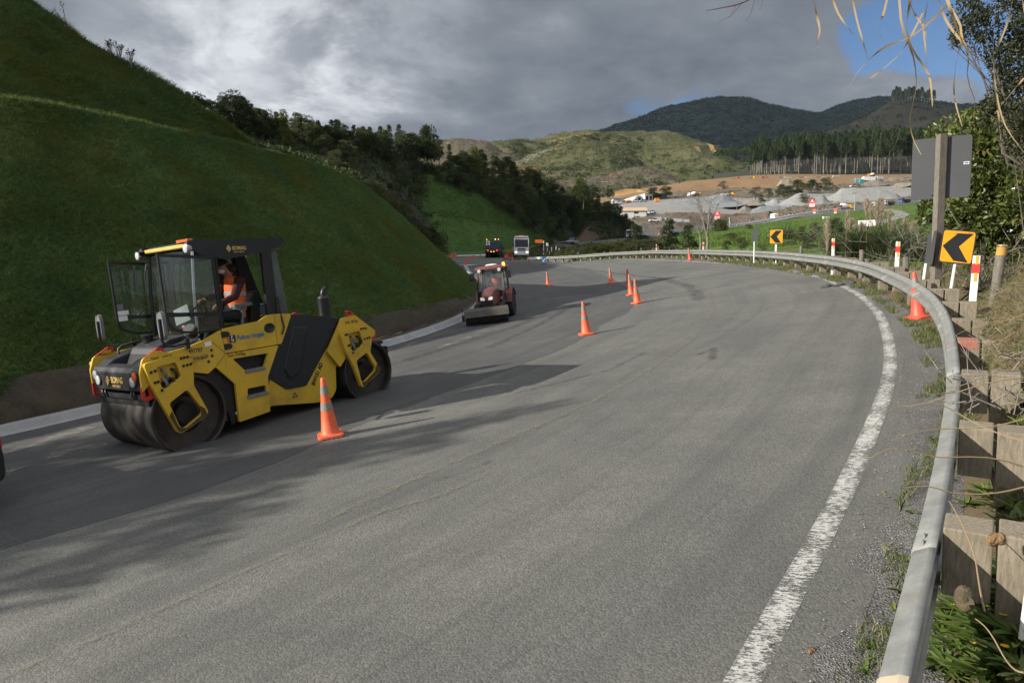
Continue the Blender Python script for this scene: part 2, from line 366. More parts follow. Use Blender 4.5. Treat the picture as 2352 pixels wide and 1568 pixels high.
def smooth_curve(pts, y0, y1, n, sig=3.0):
    y = np.linspace(math.sqrt(y0 + 4), math.sqrt(y1 + 4), n) ** 2 - 4; x = curve(pts, y)
    k = np.exp(-0.5 * (np.arange(-12, 13) / sig) ** 2); k /= k.sum()
    xp = np.r_[2 * x[0] - x[1:13][::-1], x, 2 * x[-1] - x[-13:-1][::-1]]
    return np.c_[np.convolve(xp, k, 'valid'), y]
kerb = smooth_curve(KERB, 5.0, 90.0, 220); line = smooth_curve(LINE, 0.0, 86.0, 240, 4); rail = smooth_curve(RAIL, -1.5, 86.9, 260, 4)
def offset(c, d):
    t = np.gradient(c, axis=0); t /= np.linalg.norm(t, axis=1, keepdims=True); return c + np.c_[t[:, 1], -t[:, 0]] * d     # + = to the right of travel
def drop(c, h=0.0): return np.c_[c, RZ(c[:, 0], c[:, 1]) + h]
def resample(c, n):
    s = np.r_[0, np.cumsum(np.linalg.norm(np.diff(c, axis=0), axis=1))]; t = np.linspace(0, s[-1], n)
    return np.stack([np.interp(t, s, c[:, k]) for k in range(c.shape[1])], 1)
def strip(name, a, b, m, nv=2, h=0.004, kind='structure', znoise=0.0):
    t = np.linspace(0, 1, nv)[:, None, None]; G = a[None] * (1 - t) + b[None] * t
    G = np.concatenate([G, (RZ(G[..., 0], G[..., 1]) + h)[..., None]], 2)
    if znoise: G[..., 2] += (fbm(G.reshape(-1, 3) * 1.5, 3) * znoise).reshape(G.shape[:2])
    me = grid_mesh(name, G, m); nu = G.shape[1]; mid = G[nv // 2]; al = np.r_[0, np.cumsum(np.linalg.norm(np.diff(mid, axis=0), axis=1))]
    ac = np.linalg.norm(G - G[0][None], axis=2); U = np.stack([np.broadcast_to(al, (nv, nu)), ac], 2).reshape(-1, 2); li = np.empty(len(me.loops), np.int32); me.loops.foreach_get('vertex_index', li)
    uvl = me.uv_layers.new(name='UVMap'); uvl.data.foreach_set('uv', U[li].astype(np.float32).ravel())
    return tag(addmesh(name, me), kind=kind), G

def asphalt(name, base, dark, light, stone, wheel=True):
    m, nt, N, L, b = nodes(name); tc = N.new('ShaderNodeTexCoord').outputs['Object']
    big = tnoise(N, L, tc, 0.35, 5, 0.55, dist=0.6); mid = tnoise(N, L, tc, 2.3, 7, 0.65); fine = tnoise(N, L, tc, 70, 3, 0.7)
    v = N.new('ShaderNodeTexVoronoi'); v.inputs['Scale'].default_value = stone; L.new(tc, v.inputs[0])
    c = ramp(N, L, big, [(0.34, dark), (0.5, base), (0.68, light)])
    c = mixc(N, L, ramp(N, L, mid, [(0.42, (0, 0, 0)), (0.62, (0.45,) * 3)]), c, tuple(x * 0.78 for x in base))
    # the stones of the seal, each a little lighter or darker than its neighbour
    sp = N.new('ShaderNodeSeparateColor'); L.new(v.outputs['Color'], sp.inputs[0])
    st = ramp(N, L, sp.outputs[0], [(0.0, (0.7,) * 3), (0.5, (0.97,) * 3), (1.0, (1.3,) * 3)])
    mm = N.new('ShaderNodeMix'); mm.data_type = 'RGBA'; mm.blend_type = 'MULTIPLY'; mm.inputs[0].default_value = 0.8; L.new(c, mm.inputs[6]); L.new(st, mm.inputs[7]); c = mm.outputs[2]
    # dark streaks along the wheel paths
    uv = N.new('ShaderNodeTexCoord').outputs['UV']
    stn = tnoise(N, L, uv, 1.0, 5, 0.6, stretch=(0.05, 1.5, 1), dist=0.3); st2 = tnoise(N, L, uv, 1.0, 7, 0.65, stretch=(0.35, 5.0, 1), dist=0.4)
    c = mixc(N, L, ramp(N, L, stn, [(0.45, (0, 0, 0)), (0.7, (0.55,) * 3)]), c, tuple(x * 0.72 for x in dark))
    c = mixc(N, L, ramp(N, L, st2, [(0.58, (0, 0, 0)), (0.74, (0.5,) * 3)]), c, tuple(x * 0.55 for x in dark))
    st3 = tnoise(N, L, uv, 1.0, 5, 0.6, stretch=(0.09, 2.2, 1)); c = mixc(N, L, ramp(N, L, st3, [(0.6, (0, 0, 0)), (0.75, (0.4,) * 3)]), c, tuple(min(1, x * 1.25) for x in light))
    L.new(c, b.inputs['Base Color']); b.inputs['Roughness'].default_value = 0.82; b.inputs['Specular IOR Level'].default_value = 0.35
    inv = N.new('ShaderNodeMath'); inv.operation = 'MULTIPLY_ADD'; L.new(v.outputs['Distance'], inv.inputs[0]); inv.inputs[1].default_value = -1.0; L.new(fine, inv.inputs[2])
    bumpn(N, L, b, inv.outputs[0], 0.42, 0.011)
    return m
M_OLD = asphalt('old_chipseal', (0.136, 0.135, 0.122), (0.108, 0.108, 0.1), (0.158, 0.156, 0.14), 62)
M_NEW = asphalt('new_asphalt', (0.09, 0.09, 0.087), (0.072, 0.073, 0.072), (0.114, 0.112, 0.105), 95)

kr = resample(kerb, 200); rr = resample(rail, 200); ln = resample(line, 200)
road_o, _ = strip('road', resample(offset(kerb, 0.0), 200), resample(offset(line, 0.45), 200), M_OLD, nv=40, h=0.0)
# new dark asphalt laid on the inner lane; its ragged edge follows the row of cones
seam_px = [(-500, 1420), (-200, 1330), (0, 1259), (300, 1178), (520, 1105), (735, 1018), (892, 953), (1040, 895), (1197, 839), (1290, 802), (1342, 776), (1400, 740), (1441, 717), (1455, 700), (1441, 661), (1407, 640), (1378, 628), (1340, 617), (1280, 608), (1200, 601)]
seam = np.array([hit(*q)[:2] for q in seam_px]); seam = resample(seam, 260)
seam[:, 0] += fbm(np.c_[seam * 1.3, np.zeros(260)], 4) * 0.16 + fbm(np.c_[seam * 7, np.ones(260)], 3) * 0.07
kin = resample(kerb[(kerb[:, 1] > 5.5)], 260)
strip('new_asphalt_lane', offset(kin, 0.12), seam, M_NEW, nv=14, h=0.004)
# road beyond the bend, where the two trucks are
fr_a = [hit(x, y, -.04) for x, y in zip(np.linspace(985, 1300, 12), np.interp(np.linspace(985, 1300, 12), [985, 1060, 1160, 1240, 1300], [612, 608, 608, 606, 603]))]
far_rows = rows_px([[(900, 604, 90), (1060, 600, 98), (1160, 598, 96), (1240, 596, 92), (1330, 594, 88)], [(900, 596, 112), (1060, 592, 112), (1160, 591, 113), (1240, 588, 115), (1330, 580, 120)], [(900, 592, 128), (1060, 588, 128), (1160, 586, 130), (1240, 578, 140), (1330, 568, 150)]], 900, 1330, 12)
loft('road_beyond_bend', [fr_a] + far_rows[1:], M_OLD, 30, 14)
# worn white edge line
def linemat():
    m, nt, N, L, b = nodes('edge_line_paint'); tc = N.new('ShaderNodeTexCoord').outputs['Object']; out = N['Material Output']
    n = tnoise(N, L, N.new('ShaderNodeTexCoord').outputs['UV'], 1.0, 6, 0.8, stretch=(42, 15, 1)); n2 = tnoise(N, L, tc, 2.2, 4, 0.6)
    s = N.new('ShaderNodeMath'); s.operation = 'MULTIPLY_ADD'; L.new(n2, s.inputs[0]); s.inputs[1].default_value = 0.35; L.new(n, s.inputs[2])
    f = ramp(N, L, s.outputs[0], [(0.6, (0, 0, 0)), (0.7, (0.95,) * 3)])
    sx = N.new('ShaderNodeSeparateXYZ'); L.new(N.new('ShaderNodeTexCoord').outputs['UV'], sx.inputs[0]); ed = N.new('ShaderNodeMath'); ed.operation = 'SUBTRACT'; L.new(sx.outputs[1], ed.inputs[0]); ed.inputs[1].default_value = .085; ed2 = N.new('ShaderNodeMath'); ed2.operation = 'POWER'; L.new(ed.outputs[0], ed2.inputs[0]); ed2.inputs[1].default_value = 2.0; ed3 = N.new('ShaderNodeMath'); ed3.operation = 'MULTIPLY_ADD'; L.new(ed2.outputs[0], ed3.inputs[0]); ed3.inputs[1].default_value = -8.0; L.new(s.outputs[0], ed3.inputs[2]); f.node.inputs[0].links[0]; L.new(ed3.outputs[0], f.node.inputs[0])
    b.inputs['Base Color'].default_value = (0.5, 0.495, 0.465, 1); b.inputs['Roughness'].default_value = 0.7
    tr = N.new('ShaderNodeBsdfTransparent'); mx = N.new('ShaderNodeMixShader'); L.new(f, mx.inputs[0]); L.new(tr.outputs[0], mx.inputs[1]); L.new(b.outputs[0], mx.inputs[2]); L.new(mx.outputs[0], out.inputs[0])
    bumpn(N, L, b, n, 0.5, 0.01); return m
strip('edge_line', resample(offset(line, -0.09), 260), resample(offset(line, 0.09), 260), linemat(), h=0.006)
# loose stone shoulder between the line and the rail
def gravelmat(name, cols, scale, bump=0.8):
    m, nt, N, L, b = nodes(name); tc = N.new('ShaderNodeTexCoord').outputs['Object']
    v = N.new('ShaderNodeTexVoronoi'); v.inputs['Scale'].default_value = scale; L.new(tc, v.inputs[0]); sp = N.new('ShaderNodeSeparateColor'); L.new(v.outputs['Color'], sp.inputs[0])
    k = len(cols); c = ramp(N, L, sp.outputs[0], [(i / (k - 1), q) for i, q in enumerate(cols)])
    n = tnoise(N, L, tc, 1.4, 6, 0.65); c = mixc(N, L, ramp(N, L, n, [(0.4, (0, 0, 0)), (0.7, (0.6,) * 3)]), c, tuple(x * 0.7 for x in cols[0]))
    L.new(c, b.inputs['Base Color']); b.inputs['Roughness'].default_value = 0.9
    bumpn(N, L, b, v.outputs['Distance'], bump, 0.02); return m
M_GRAV = gravelmat('shoulder_gravel', [(0.085, 0.083, 0.083), (0.13, 0.127, 0.125), (0.17, 0.165, 0.158), (0.1, 0.097, 0.096), (0.21, 0.19, 0.165), (0.3, 0.29, 0.28)], 75)
gi = resample(offset(line, 0.36), 240); gi[:, 0] += fbm(np.c_[gi * 2.0, np.zeros(240)], 4) * 0.3; strip('gravel_shoulder', gi, resample(offset(rail, 0.06), 240), M_GRAV, nv=14, h=0.005, znoise=0.03)
# concrete kerb and channel
M_CONC = mat('kerb_concrete', (0.32, 0.325, 0.325), 0.85, var=0.16, scale=3, bump=0.3, bscale=40, dirt=(0.2, 0.18, 0.15), dirtamt=0.55)
kk = resample(kerb, 240); prof = [(0.30, 0.012), (0.08, 0.03), (0.02, 0.14), (-0.03, 0.15), (-0.22, 0.15), (-0.24, -0.1)]
G = np.stack([drop(offset(kk, d), h) for d, h in prof]); ko = tag(addmesh('kerb', grid_mesh('kerb', G, M_CONC, smooth=False)), kind='structure')
jm = mat('kerb_joint', (0.09, 0.085, 0.08), 0.9); jb = MB()
kk2 = resample(kerb, 46)
for i in range(1, 45):
    t = kk2[i + 1] - kk2[i - 1]; t /= np.linalg.norm(t); q = []
    for d, h in prof[:5]:
        c = kk2[i] + np.array([t[1], -t[0]]) * d; q.append([(*(c + t * e), RZ(*c) + h + 0.004) for e in (-0.008, 0.008)])
    for a, b_ in zip(q, q[1:]): jb.quad(a[0], a[1], b_[1], b_[0])
jb.build('joint', jm, ko)
# fallen dirt along the channel
def soilmat(name, c1, c2, c3, sc=1.0, bump=0.6):
    m, nt, N, L, b = nodes(name); tc = N.new('ShaderNodeTexCoord').outputs['Object']
    n = tnoise(N, L, tc, 2.2 * sc, 8, 0.7); n2 = tnoise(N, L, tc, 16 * sc, 5, 0.7)
    c = ramp(N, L, n, [(0.3, c1), (0.5, c2), (0.7, c3)]); c = mixc(N, L, ramp(N, L, n2, [(0.45, (0, 0, 0)), (0.75, (0.6,) * 3)]), c, tuple(x * 0.5 for x in c1))
    L.new(c, b.inputs['Base Color']); b.inputs['Roughness'].default_value = 0.95; bumpn(N, L, b, n2, bump, 0.06 / sc); return m
M_SOIL = soilmat('cut_soil', (0.04, 0.032, 0.022), (0.06, 0.046, 0.03), (0.085, 0.064, 0.04))
strip('soil_verge', resample(offset(kerb, -0.23), 220), resample(offset(kerb, -1.9), 220), M_SOIL, nv=8, h=0.1, znoise=0.12)

# ------------------------------------------------------------------ hillsides
def grassmat(name, stops, soil=None):
    m, nt, N, L, b = nodes(name); tc = N.new('ShaderNodeTexCoord').outputs['Object']
    n = tnoise(N, L, tc, 0.22, 6, 0.6, dist=0.7); f = tnoise(N, L, tc, 9, 4, 0.7)
    c = ramp(N, L, n, stops); c = mixc(N, L, ramp(N, L, f, [(0.4, (0, 0, 0)), (0.7, (0.7,) * 3)]), c, tuple(x * 0.4 for x in stops[0][1]))
    L.new(c, b.inputs['Base Color']); b.inputs['Roughness'].default_value = 0.9; b.inputs['Specular IOR Level'].default_value = 0.15; bumpn(N, L, b, f, 0.8, 0.1); return m
M_SLOPE = grassmat('slope_turf', [(0.32, (0.075, 0.135, 0.04)), (0.5, (0.105, 0.16, 0.045)), (0.66, (0.15, 0.165, 0.045))])
M_SLOPE2 = grassmat('far_slope_turf', [(0.3, (0.075, 0.145, 0.04)), (0.5, (0.095, 0.18, 0.045)), (0.7, (0.12, 0.175, 0.045))])
toe_px = [(-420, 1090), (0, 972), (240, 918), (470, 862), (700, 812), (890, 766), (1000, 733), (1060, 708), (1088, 688), (1098, 668), (1094, 652)]
toe = [hit(*q, 0.15) for q in toe_px]
bench = [P(-420, 170, 17.5), P(0, 222, 19.8), P(200, 255, 22), P(420, 300, 24.5), P(570, 336, 27), P(690, 367, 29.2), P(800, 408, 32.5), P(900, 482, 38), P(1000, 570, 46), P(1060, 624, 52), P(1085, 643, 58)]
def blend(a, b, t, sag=0.0): return [lerp(np.array(p), np.array(q), t) + np.array([0, 0, sag]) for p, q in zip(a, b)]
back = [np.array(p) + np.array([-1.4, 0.9, 0.05]) for p in bench]
S1, G1 = loft('cut_slope_lower', [toe, blend(toe, bench, .33), blend(toe, bench, .66), bench], M_SLOPE, 170, 60, 0.16, 0.9, 4)
so0 = [q + np.array([.14, -.10, -.02]) for q in toe]; loft('bare_slope_foot', [so0, blend(so0, bench, .03, .07), blend(so0, bench, .065, .05), blend(so0, bench, .10, -.03)], M_SOIL, 170, 12, .14, 1.6, 4)
# bench behind the edge and the upper batter
crest = [P(-420, -350, 24), P(0, -55, 26.6), P(175, 78, 27.5), P(410, 211, 28.4), P(572, 331, 29.2)]
loft('slope_bench', [bench[:6], blend(bench[:6], back[:6], .6, .05), back[:6]], M_SLOPE, 60, 8, 0.1, 0.8)
up0 = [b_ for b_ in back[:5]]
S2, G2 = loft('cut_slope_upper', [up0, blend(up0, crest, .5), crest], M_SLOPE, 120, 50, 0.18, 0.8, 4)
hill_back = [np.array(p) + np.array([-9, 8, -3.0]) for p in crest]; hb2 = [np.array(p) + np.array([-22, 22, -14.0]) for p in crest]
loft('hill_back', [crest, blend(crest, hill_back, .4, .8), hill_back, hb2], M_SLOPE, 60, 16, 0.3, 0.3)
spur = [np.array(p) + np.array([-2, 8, -0.4]) for p in bench[5:]]; spur2 = [np.array(p) + np.array([-14, 22, -4.5]) for p in bench[5:]]
loft('spur_back', [bench[5:], spur, spur2], M_SLOPE, 40, 10, 0.2, 0.3)
# second green batter beyond the bend
t2 = [P(930, 596, 104), P(1040, 587, 118), P(1130, 583, 128), P(1200, 575, 140), P(1240, 563, 155), P(1268, 556, 166)]
b2 = [P(935, 430, 128), P(985, 402, 133), P(1062, 430, 138), P(1135, 470, 146), P(1200, 513, 154), P(1268, 553, 167)]
mid2 = blend(t2, b2, .42, 0.5); mid2b = [p + np.array([-.5, 1.8, .2]) for p in mid2]
S3, G3 = loft('second_cut_slope', [t2, mid2, mid2b, blend(t2, b2, .75, .2), b2], M_SLOPE2, 90, 40, 0.8, 0.25, 4)
# forested hill behind both batters
M_FOREST = soilmat('forest_floor', (0.02, 0.026, 0.012), (0.03, 0.036, 0.016), (0.045, 0.045, 0.022), 0.3)
fr = rows_px([
 [(330, 300, 46), (570, 380, 52), (800, 460, 60), (900, 560, 75), (960, 590, 100), (1040, 585, 122), (1135, 560, 145), (1268, 566, 172), (1340, 562, 183), (1470, 545, 215)],
 [(330, 270, 55), (570, 350, 60), (800, 420, 70), (900, 500, 92), (970, 440, 136), (1040, 437, 141), (1135, 478, 150), (1268, 558, 172), (1340, 545, 188), (1470, 536, 218)],
 [(330, 225, 68), (450, 275, 78), (700, 335, 100), (850, 375, 118), (960, 400, 140), (1060, 420, 152), (1200, 470, 170), (1300, 500, 190), (1400, 515, 207), (1470, 532, 222)],
 [(330, 190, 78), (450, 262, 86), (560, 275, 95), (700, 318, 112), (850, 348, 128), (960, 368, 146), (1060, 398, 160), (1200, 428, 180), (1300, 470, 198), (1400, 500, 213), (1470, 528, 226)],
 [(330, 300, 130), (700, 360, 150), (960, 400, 180), (1200, 450, 215), (1470, 545, 260)]], 330, 1470, 30)
FO, GF = loft('forest_hill_ground', fr, M_FOREST, 90, 30, 2.5, 0.06)
M_CLAY = soilmat('clay_cut', (0.16, 0.095, 0.045), (0.23, 0.14, 0.065), (0.3, 0.19, 0.09), 0.25)
M_CLAYD = soilmat('dark_clay_bank', (0.075, 0.048, 0.027), (0.1, 0.064, 0.035), (0.13, 0.085, 0.042), 0.4)
db = rows_px([[(1315, 559.5, 174), (1390, 549, 196), (1465, 539, 226)], [(1315, 554, 180), (1345, 532, 190), (1390, 522, 204), (1430, 525, 216), (1465, 536, 230)], [(1315, 550, 185), (1345, 520, 195), (1385, 502, 210), (1420, 511, 220), (1450, 530, 232), (1465, 534, 236)]], 1315, 1465, 16)
loft('clay_bank', db, M_CLAYD, 40, 16, 0.8, 0.15)

# ------------------------------------------------------------------ right side: verge, bank, valley
M_VERGE = soilmat('verge_ground', (0.085, 0.07, 0.035), (0.12, 0.09, 0.05), (0.17, 0.115, 0.06), 1.2)
ra = resample(rail, 200)
yy = ra[:, 1]
def hz(y, vals): return np.interp(y, [-2, 4, 7, 9.5, 13, 17, 24, 40, 90], vals)
vrows = [(0.05, hz(yy, [.0] * 9)), (0.3, hz(yy, [.2, .2, .15, .08, 0, -.02, -.05, -.05, -.05])), (0.6, hz(yy, [.42, .42, .34, .22, .05, -.05, -.1, -.1, -.1])), (1.0, hz(yy, [.5, .5, .42, .3, .1, 0, -.25, -.3, -.3])),
         (1.5, hz(yy, [.6, .6, .6, .55, .35, .1, -.3, -.5, -.5])), (2.2, hz(yy, [.8, .85, 1.0, 1.15, .6, .2, -.3, -.8, -.8])), (3.4, hz(yy, [.6, .8, 1.5, 1.5, .7, .2, -.4, -1.1, -1.4])),
         (6.0, hz(yy, [1.2, 1.4, 1.9, 1.6, .6, .0, -.8, -1.8, -2.4])), (12.0, hz(yy, [1.6, 1.8, 2.0, 1.4, .2, -.6, -1.5, -2.4, -3.0]))]
GV = []
for d, h in vrows:
    c = offset(ra, d); GV.append(np.c_[c, RZ(np.clip(c[:, 0], -20, 16), c[:, 1]) + h])
GV = np.array(GV); GVs = interp_rows(GV[:, ::4], 150, 40); GVs[2:, :, 2] += (fbm(GVs[2:].reshape(-1, 3) * 1.1, 4) * 0.28).reshape(38, 150)
tag(addmesh('verge', grid_mesh('verge', GVs, M_VERGE)), kind='structure')
M_PADD = grassmat('paddock_grass', [(0.34, (0.065, 0.125, 0.022)), (0.5, (0.095, 0.17, 0.03)), (0.66, (0.15, 0.17, 0.055))])
R0 = [(1150, 606, 97), (1300, 598, 90), (1450, 594, 74), (1600, 592, 60), (1800, 610, 38), (2000, 650, 26), (2200, 700, 19), (2400, 720, 17), (2800, 720, 16)]
R1 = [(1150, 592, 115), (1300, 582, 112), (1450, 571, 105), (1600, 574, 76), (1800, 582, 55), (2000, 588, 45), (2200, 600, 35), (2400, 605, 30), (2800, 605, 28)]
R2 = [(1150, 588, 128), (1330, 574, 140), (1450, 562, 158), (1600, 556, 130), (1700, 542, 120), (1900, 546, 100), (2100, 550, 80), (2300, 540, 62), (2800, 540, 50)]
R3 = [(1150, 584, 136), (1330, 569.5, 154), (1450, 557, 182), (1600, 532, 230), (1750, 523, 235), (1900, 508, 210), (2100, 500, 180), (2300, 482, 150), (2800, 470, 130)]
R4 = [(1150, 581, 142), (1240, 577, 148), (1330, 566, 162), (1450, 552.5, 194), (1540, 542, 240), (1600, 528, 300), (1690, 523, 325), (1800, 506, 335), (1900, 493, 345), (2000, 479, 360), (2100, 467, 375), (2300, 450, 390), (2800, 440, 400)]
R5 = [(1150, 575, 153), (1240, 570, 160), (1330, 557, 178), (1450, 541, 220), (1540, 528, 272), (1600, 517, 320), (1690, 515, 345), (1800, 497, 355), (1900, 484, 365), (2000, 471, 378), (2100, 459, 392), (2300, 443, 405), (2800, 433, 415)]
Q1 = [(1300, 550, 215), (1385, 530, 265), (1450, 502, 330), (1550, 487, 360), (1690, 492, 380), (1800, 477, 390), (1900, 470, 395), (2000, 462, 402), (2100, 452, 412), (2300, 436, 425), (2800, 425, 430)]
Q2 = [(1300, 540, 240), (1385, 480, 410), (1450, 464, 440), (1550, 457, 450), (1690, 455, 450), (1800, 455, 450), (1900, 441, 450), (2000, 430, 460), (2100, 425, 470), (2300, 420, 480), (2800, 410, 480)]
Q3 = [(1300, 530, 260), (1385, 462, 468), (1450, 455, 480), (1550, 440, 500), (1690, 433, 502), (1800, 430, 492), (1900, 425, 492), (2000, 418, 500), (2100, 412, 505), (2300, 408, 510), (2800, 400, 510)]
Q4 = [(1300, 520, 280), (1385, 455, 520), (1500, 432, 525), (1560, 425, 525), (1650, 413, 526), (1720, 410, 526), (1800, 409, 526), (1900, 408, 522), (2000, 406, 522), (2100, 405, 526), (2300, 400, 530), (2800, 392, 530)]
Q5 = [(1300, 510, 300), (1385, 440, 600), (1500, 422, 565), (1620, 413, 562), (1720, 403, 562), (1800, 400, 562), (2000, 401, 562), (2100, 400, 565), (2800, 385, 565)]
pp = lambda rs, n=60, a=1150, b=2800: rows_px(rs, a, b, n)
_, GP = loft('paddock', pp([R0, R1, R2, R3, R4]), M_PADD, 200, 60, 1.2, 0.05)
M_FROAD = asphalt('far_road_asphalt', (0.12, 0.12, 0.125), (0.085, 0.085, 0.09), (0.16, 0.16, 0.16), 30)
loft('far_road', pp([R4, R5]), M_FROAD, 120, 6)
M_SCRUBG = soilmat('scrub_ground', (0.1, 0.075, 0.05), (0.15, 0.115, 0.075), (0.2, 0.16, 0.11), 0.12)
_, GQ1 = loft('quarry_bank', pp([R5, Q1]), M_SCRUBG, 160, 14, 1.5, 0.06)
M_YARD = soilmat('yard_gravel', (0.2, 0.19, 0.175), (0.26, 0.25, 0.235), (0.33, 0.31, 0.28), 0.1, 0.3)
_, GQ2 = loft('quarry_yard', pp([Q1, Q2]), M_YARD, 160, 14, 1.0, 0.05)
_, GQ3 = loft('upper_yard', pp([Q2, Q3]), M_SCRUBG, 160, 12, 1.5, 0.05)
loft('clay_terrace', pp([Q3, Q4]), M_CLAY, 160, 14, 2.0, 0.06)
loft('terrace_top', pp([Q4, Q5]), M_CLAY, 120, 8, 0.6, 0.05)
def hillmat(name, a, b_, c_, slash, clay, s=1.0):
    m, nt, N, L, b = nodes(name); tc = N.new('ShaderNodeTexCoord').outputs['Object']
    n = tnoise(N, L, tc, 0.02 * s, 6, 0.65, dist=0.5); f = tnoise(N, L, tc, 0.22 * s, 6, 0.75); g = tnoise(N, L, tc, 0.011 * s, 4, 0.6, dist=1.2); r2 = tnoise(N, L, tc, 0.016 * s, 5, 0.55, stretch=(1, 1, 2.5), dist=1.6)
    c = ramp(N, L, n, [(0.34, a), (0.5, b_), (0.66, c_)])
    c = mixc(N, L, ramp(N, L, f, [(0.42, (0, 0, 0)), (0.62, (0.75,) * 3)]), c, tuple(x * 0.45 for x in a))
    if slash: c = mixc(N, L, ramp(N, L, g, [(0.6, (0, 0, 0)), (0.7, (0.65,) * 3)]), c, slash)
    if clay: c = mixc(N, L, ramp(N, L, r2, [(0.645, (0, 0, 0)), (0.67, (0.9,) * 3)]), c, clay)
    L.new(c, b.inputs['Base Color']); b.inputs['Roughness'].default_value = 0.95; b.inputs['Specular IOR Level'].default_value = 0.1; bumpn(N, L, b, f, 1.0, 2.0); return m
M_SCRUB = hillmat('scrub_hillside', (0.06, 0.07, 0.03), (0.1, 0.105, 0.045), (0.15, 0.14, 0.075), (0.27, 0.25, 0.21), (0.33, 0.2, 0.095))
M_SLASH = hillmat('slash_hillside', (0.1, 0.085, 0.055), (0.15, 0.13, 0.09), (0.12, 0.12, 0.06), (0.33, 0.3, 0.26), (0.33, 0.2, 0.095), 1.6)
H1 = rows_px([[(960, 420, 760), (1300, 430, 760), (1600, 430, 720), (1760, 430, 650)], [(960, 360, 900), (1300, 355, 880), (1480, 350, 850), (1600, 365, 800), (1700, 395, 740), (1760, 410, 700)],
 [(960, 330, 990), (1060, 326, 980), (1130, 325, 980), (1230, 320, 980), (1290, 307, 970), (1400, 303, 960), (1480, 305, 950), (1560, 313, 930), (1620, 329, 900), (1660, 345, 870), (1700, 368, 820), (1760, 395, 760)],
 [(960, 380, 1150), (1300, 370, 1150), (1760, 420, 900)]], 960, 1760, 50)
_, GH1 = loft('scrub_ridge', H1, M_SCRUB, 150, 50, 13, 0.018, 5)
H2 = rows_px([[(930, 440, 640), (1060, 440, 640), (1320, 430, 640)], [(930, 380, 740), (1041, 360, 740), (1150, 380, 730), (1320, 415, 690)], [(930, 350, 800), (1000, 340, 800), (1041, 327, 800), (1089, 326, 800), (1126, 335, 795), (1150, 352, 790), (1200, 372, 780), (1320, 408, 740)], [(930, 420, 900), (1320, 430, 860)]], 930, 1320, 24)
_, GH2 = loft('slash_hill', H2, M_SLASH, 80, 30, 16, 0.02, 5)
H3 = rows_px([[(1150, 440, 580), (1300, 440, 580), (1500, 440, 580)], [(1150, 400, 660), (1300, 375, 650), (1400, 370, 650), (1500, 410, 640)], [(1150, 385, 720), (1212, 352, 720), (1260, 335, 720), (1309, 322, 720), (1383, 326, 720), (1407, 332, 715), (1444, 352, 705), (1473, 381, 690), (1500, 410, 670)], [(1150, 430, 830), (1300, 400, 830), (1500, 430, 760)]], 1150, 1500, 26)
_, GH3 = loft('green_knoll', H3, M_SCRUB, 100, 40, 9, 0.03, 5)
H5 = rows_px([[(1180, 470, 520), (1400, 462, 520), (1640, 462, 500)], [(1180, 440, 560), (1383, 425, 560), (1456, 412, 560), (1560, 435, 545), (1640, 455, 520)], [(1180, 424, 600), (1300, 416, 600), (1383, 403, 600), (1419, 391, 600), (1456, 385, 600), (1493, 389, 595), (1540, 410, 585), (1594, 444, 560), (1640, 458, 540)], [(1180, 460, 680), (1450, 430, 690), (1640, 465, 600)]], 1180, 1640, 30)
_, GH5 = loft('front_knoll', H5, M_SLASH, 120, 34, 9, 0.03, 5)
# yellow clay face dug into the knoll behind the sheds, and pale cuts up the valley
def facecut(name, base, top, m, amp=1.0): 
    a = min(base[0][0], top[0][0]); b = max(base[-1][0], top[-1][0])
    return loft(name, rows_px([base, [( (x), (y + np.interp(x, [q[0] for q in base], [q[1] for q in base])) / 2, d - 2) for x, y, d in top], top], a, b, 18), m, 40, 12, amp, 0.12)
M_YCLAY = soilmat('yellow_clay', (0.27, 0.17, 0.065), (0.36, 0.23, 0.09), (0.42, 0.28, 0.12), 0.2)
facecut('yellow_clay_face', [(1395, 458, 500), (1480, 456, 495)], [(1395, 452, 512), (1410, 440, 516), (1435, 434, 516), (1465, 434, 514), (1480, 440, 510)], M_YCLAY)
facecut('orange_cutting', [(1085, 412, 570), (1240, 406, 570)], [(1085, 406, 580), (1120, 385, 592), (1185, 383, 594), (1240, 380, 596)], M_CLAY)
# bush-clad mountain, cloud shade put into its dark base colour, and the cleared spur in front of it
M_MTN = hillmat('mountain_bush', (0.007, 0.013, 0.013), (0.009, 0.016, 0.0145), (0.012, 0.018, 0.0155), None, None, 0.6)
MT = rows_px([[(1250, 420, 1300), (1700, 420, 1200), (2700, 420, 1000)], [(1250, 360, 1700), (1700, 330, 1650), (2200, 320, 1600), (2700, 320, 1500)],
 [(1250, 325, 2050), (1395, 304, 2050), (1440, 287, 2050), (1500, 264, 2050), (1560, 250, 2050), (1610, 235, 2050), (1650, 227, 2050), (1700, 226, 2050), (1728, 230, 2050), (1760, 241, 2050), (1800, 248, 2050), (1860, 254, 2050), (1882, 259, 2060), (1920, 242, 2080), (1960, 232, 2080), (2010, 230, 2080), (2100, 232, 2050), (2150, 238, 2050), (2200, 243, 2050), (2300, 243, 2000), (2700, 238, 1900)],
 [(1250, 360, 2500), (2700, 300, 2500)]], 1250, 2700, 80)
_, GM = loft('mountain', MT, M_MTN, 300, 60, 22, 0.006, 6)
M_SPUR = hillmat('cleared_spur_ground', (0.022, 0.024, 0.017), (0.032, 0.029, 0.022), (0.024, 0.032, 0.017), (0.05, 0.045, 0.038), None, 0.8)
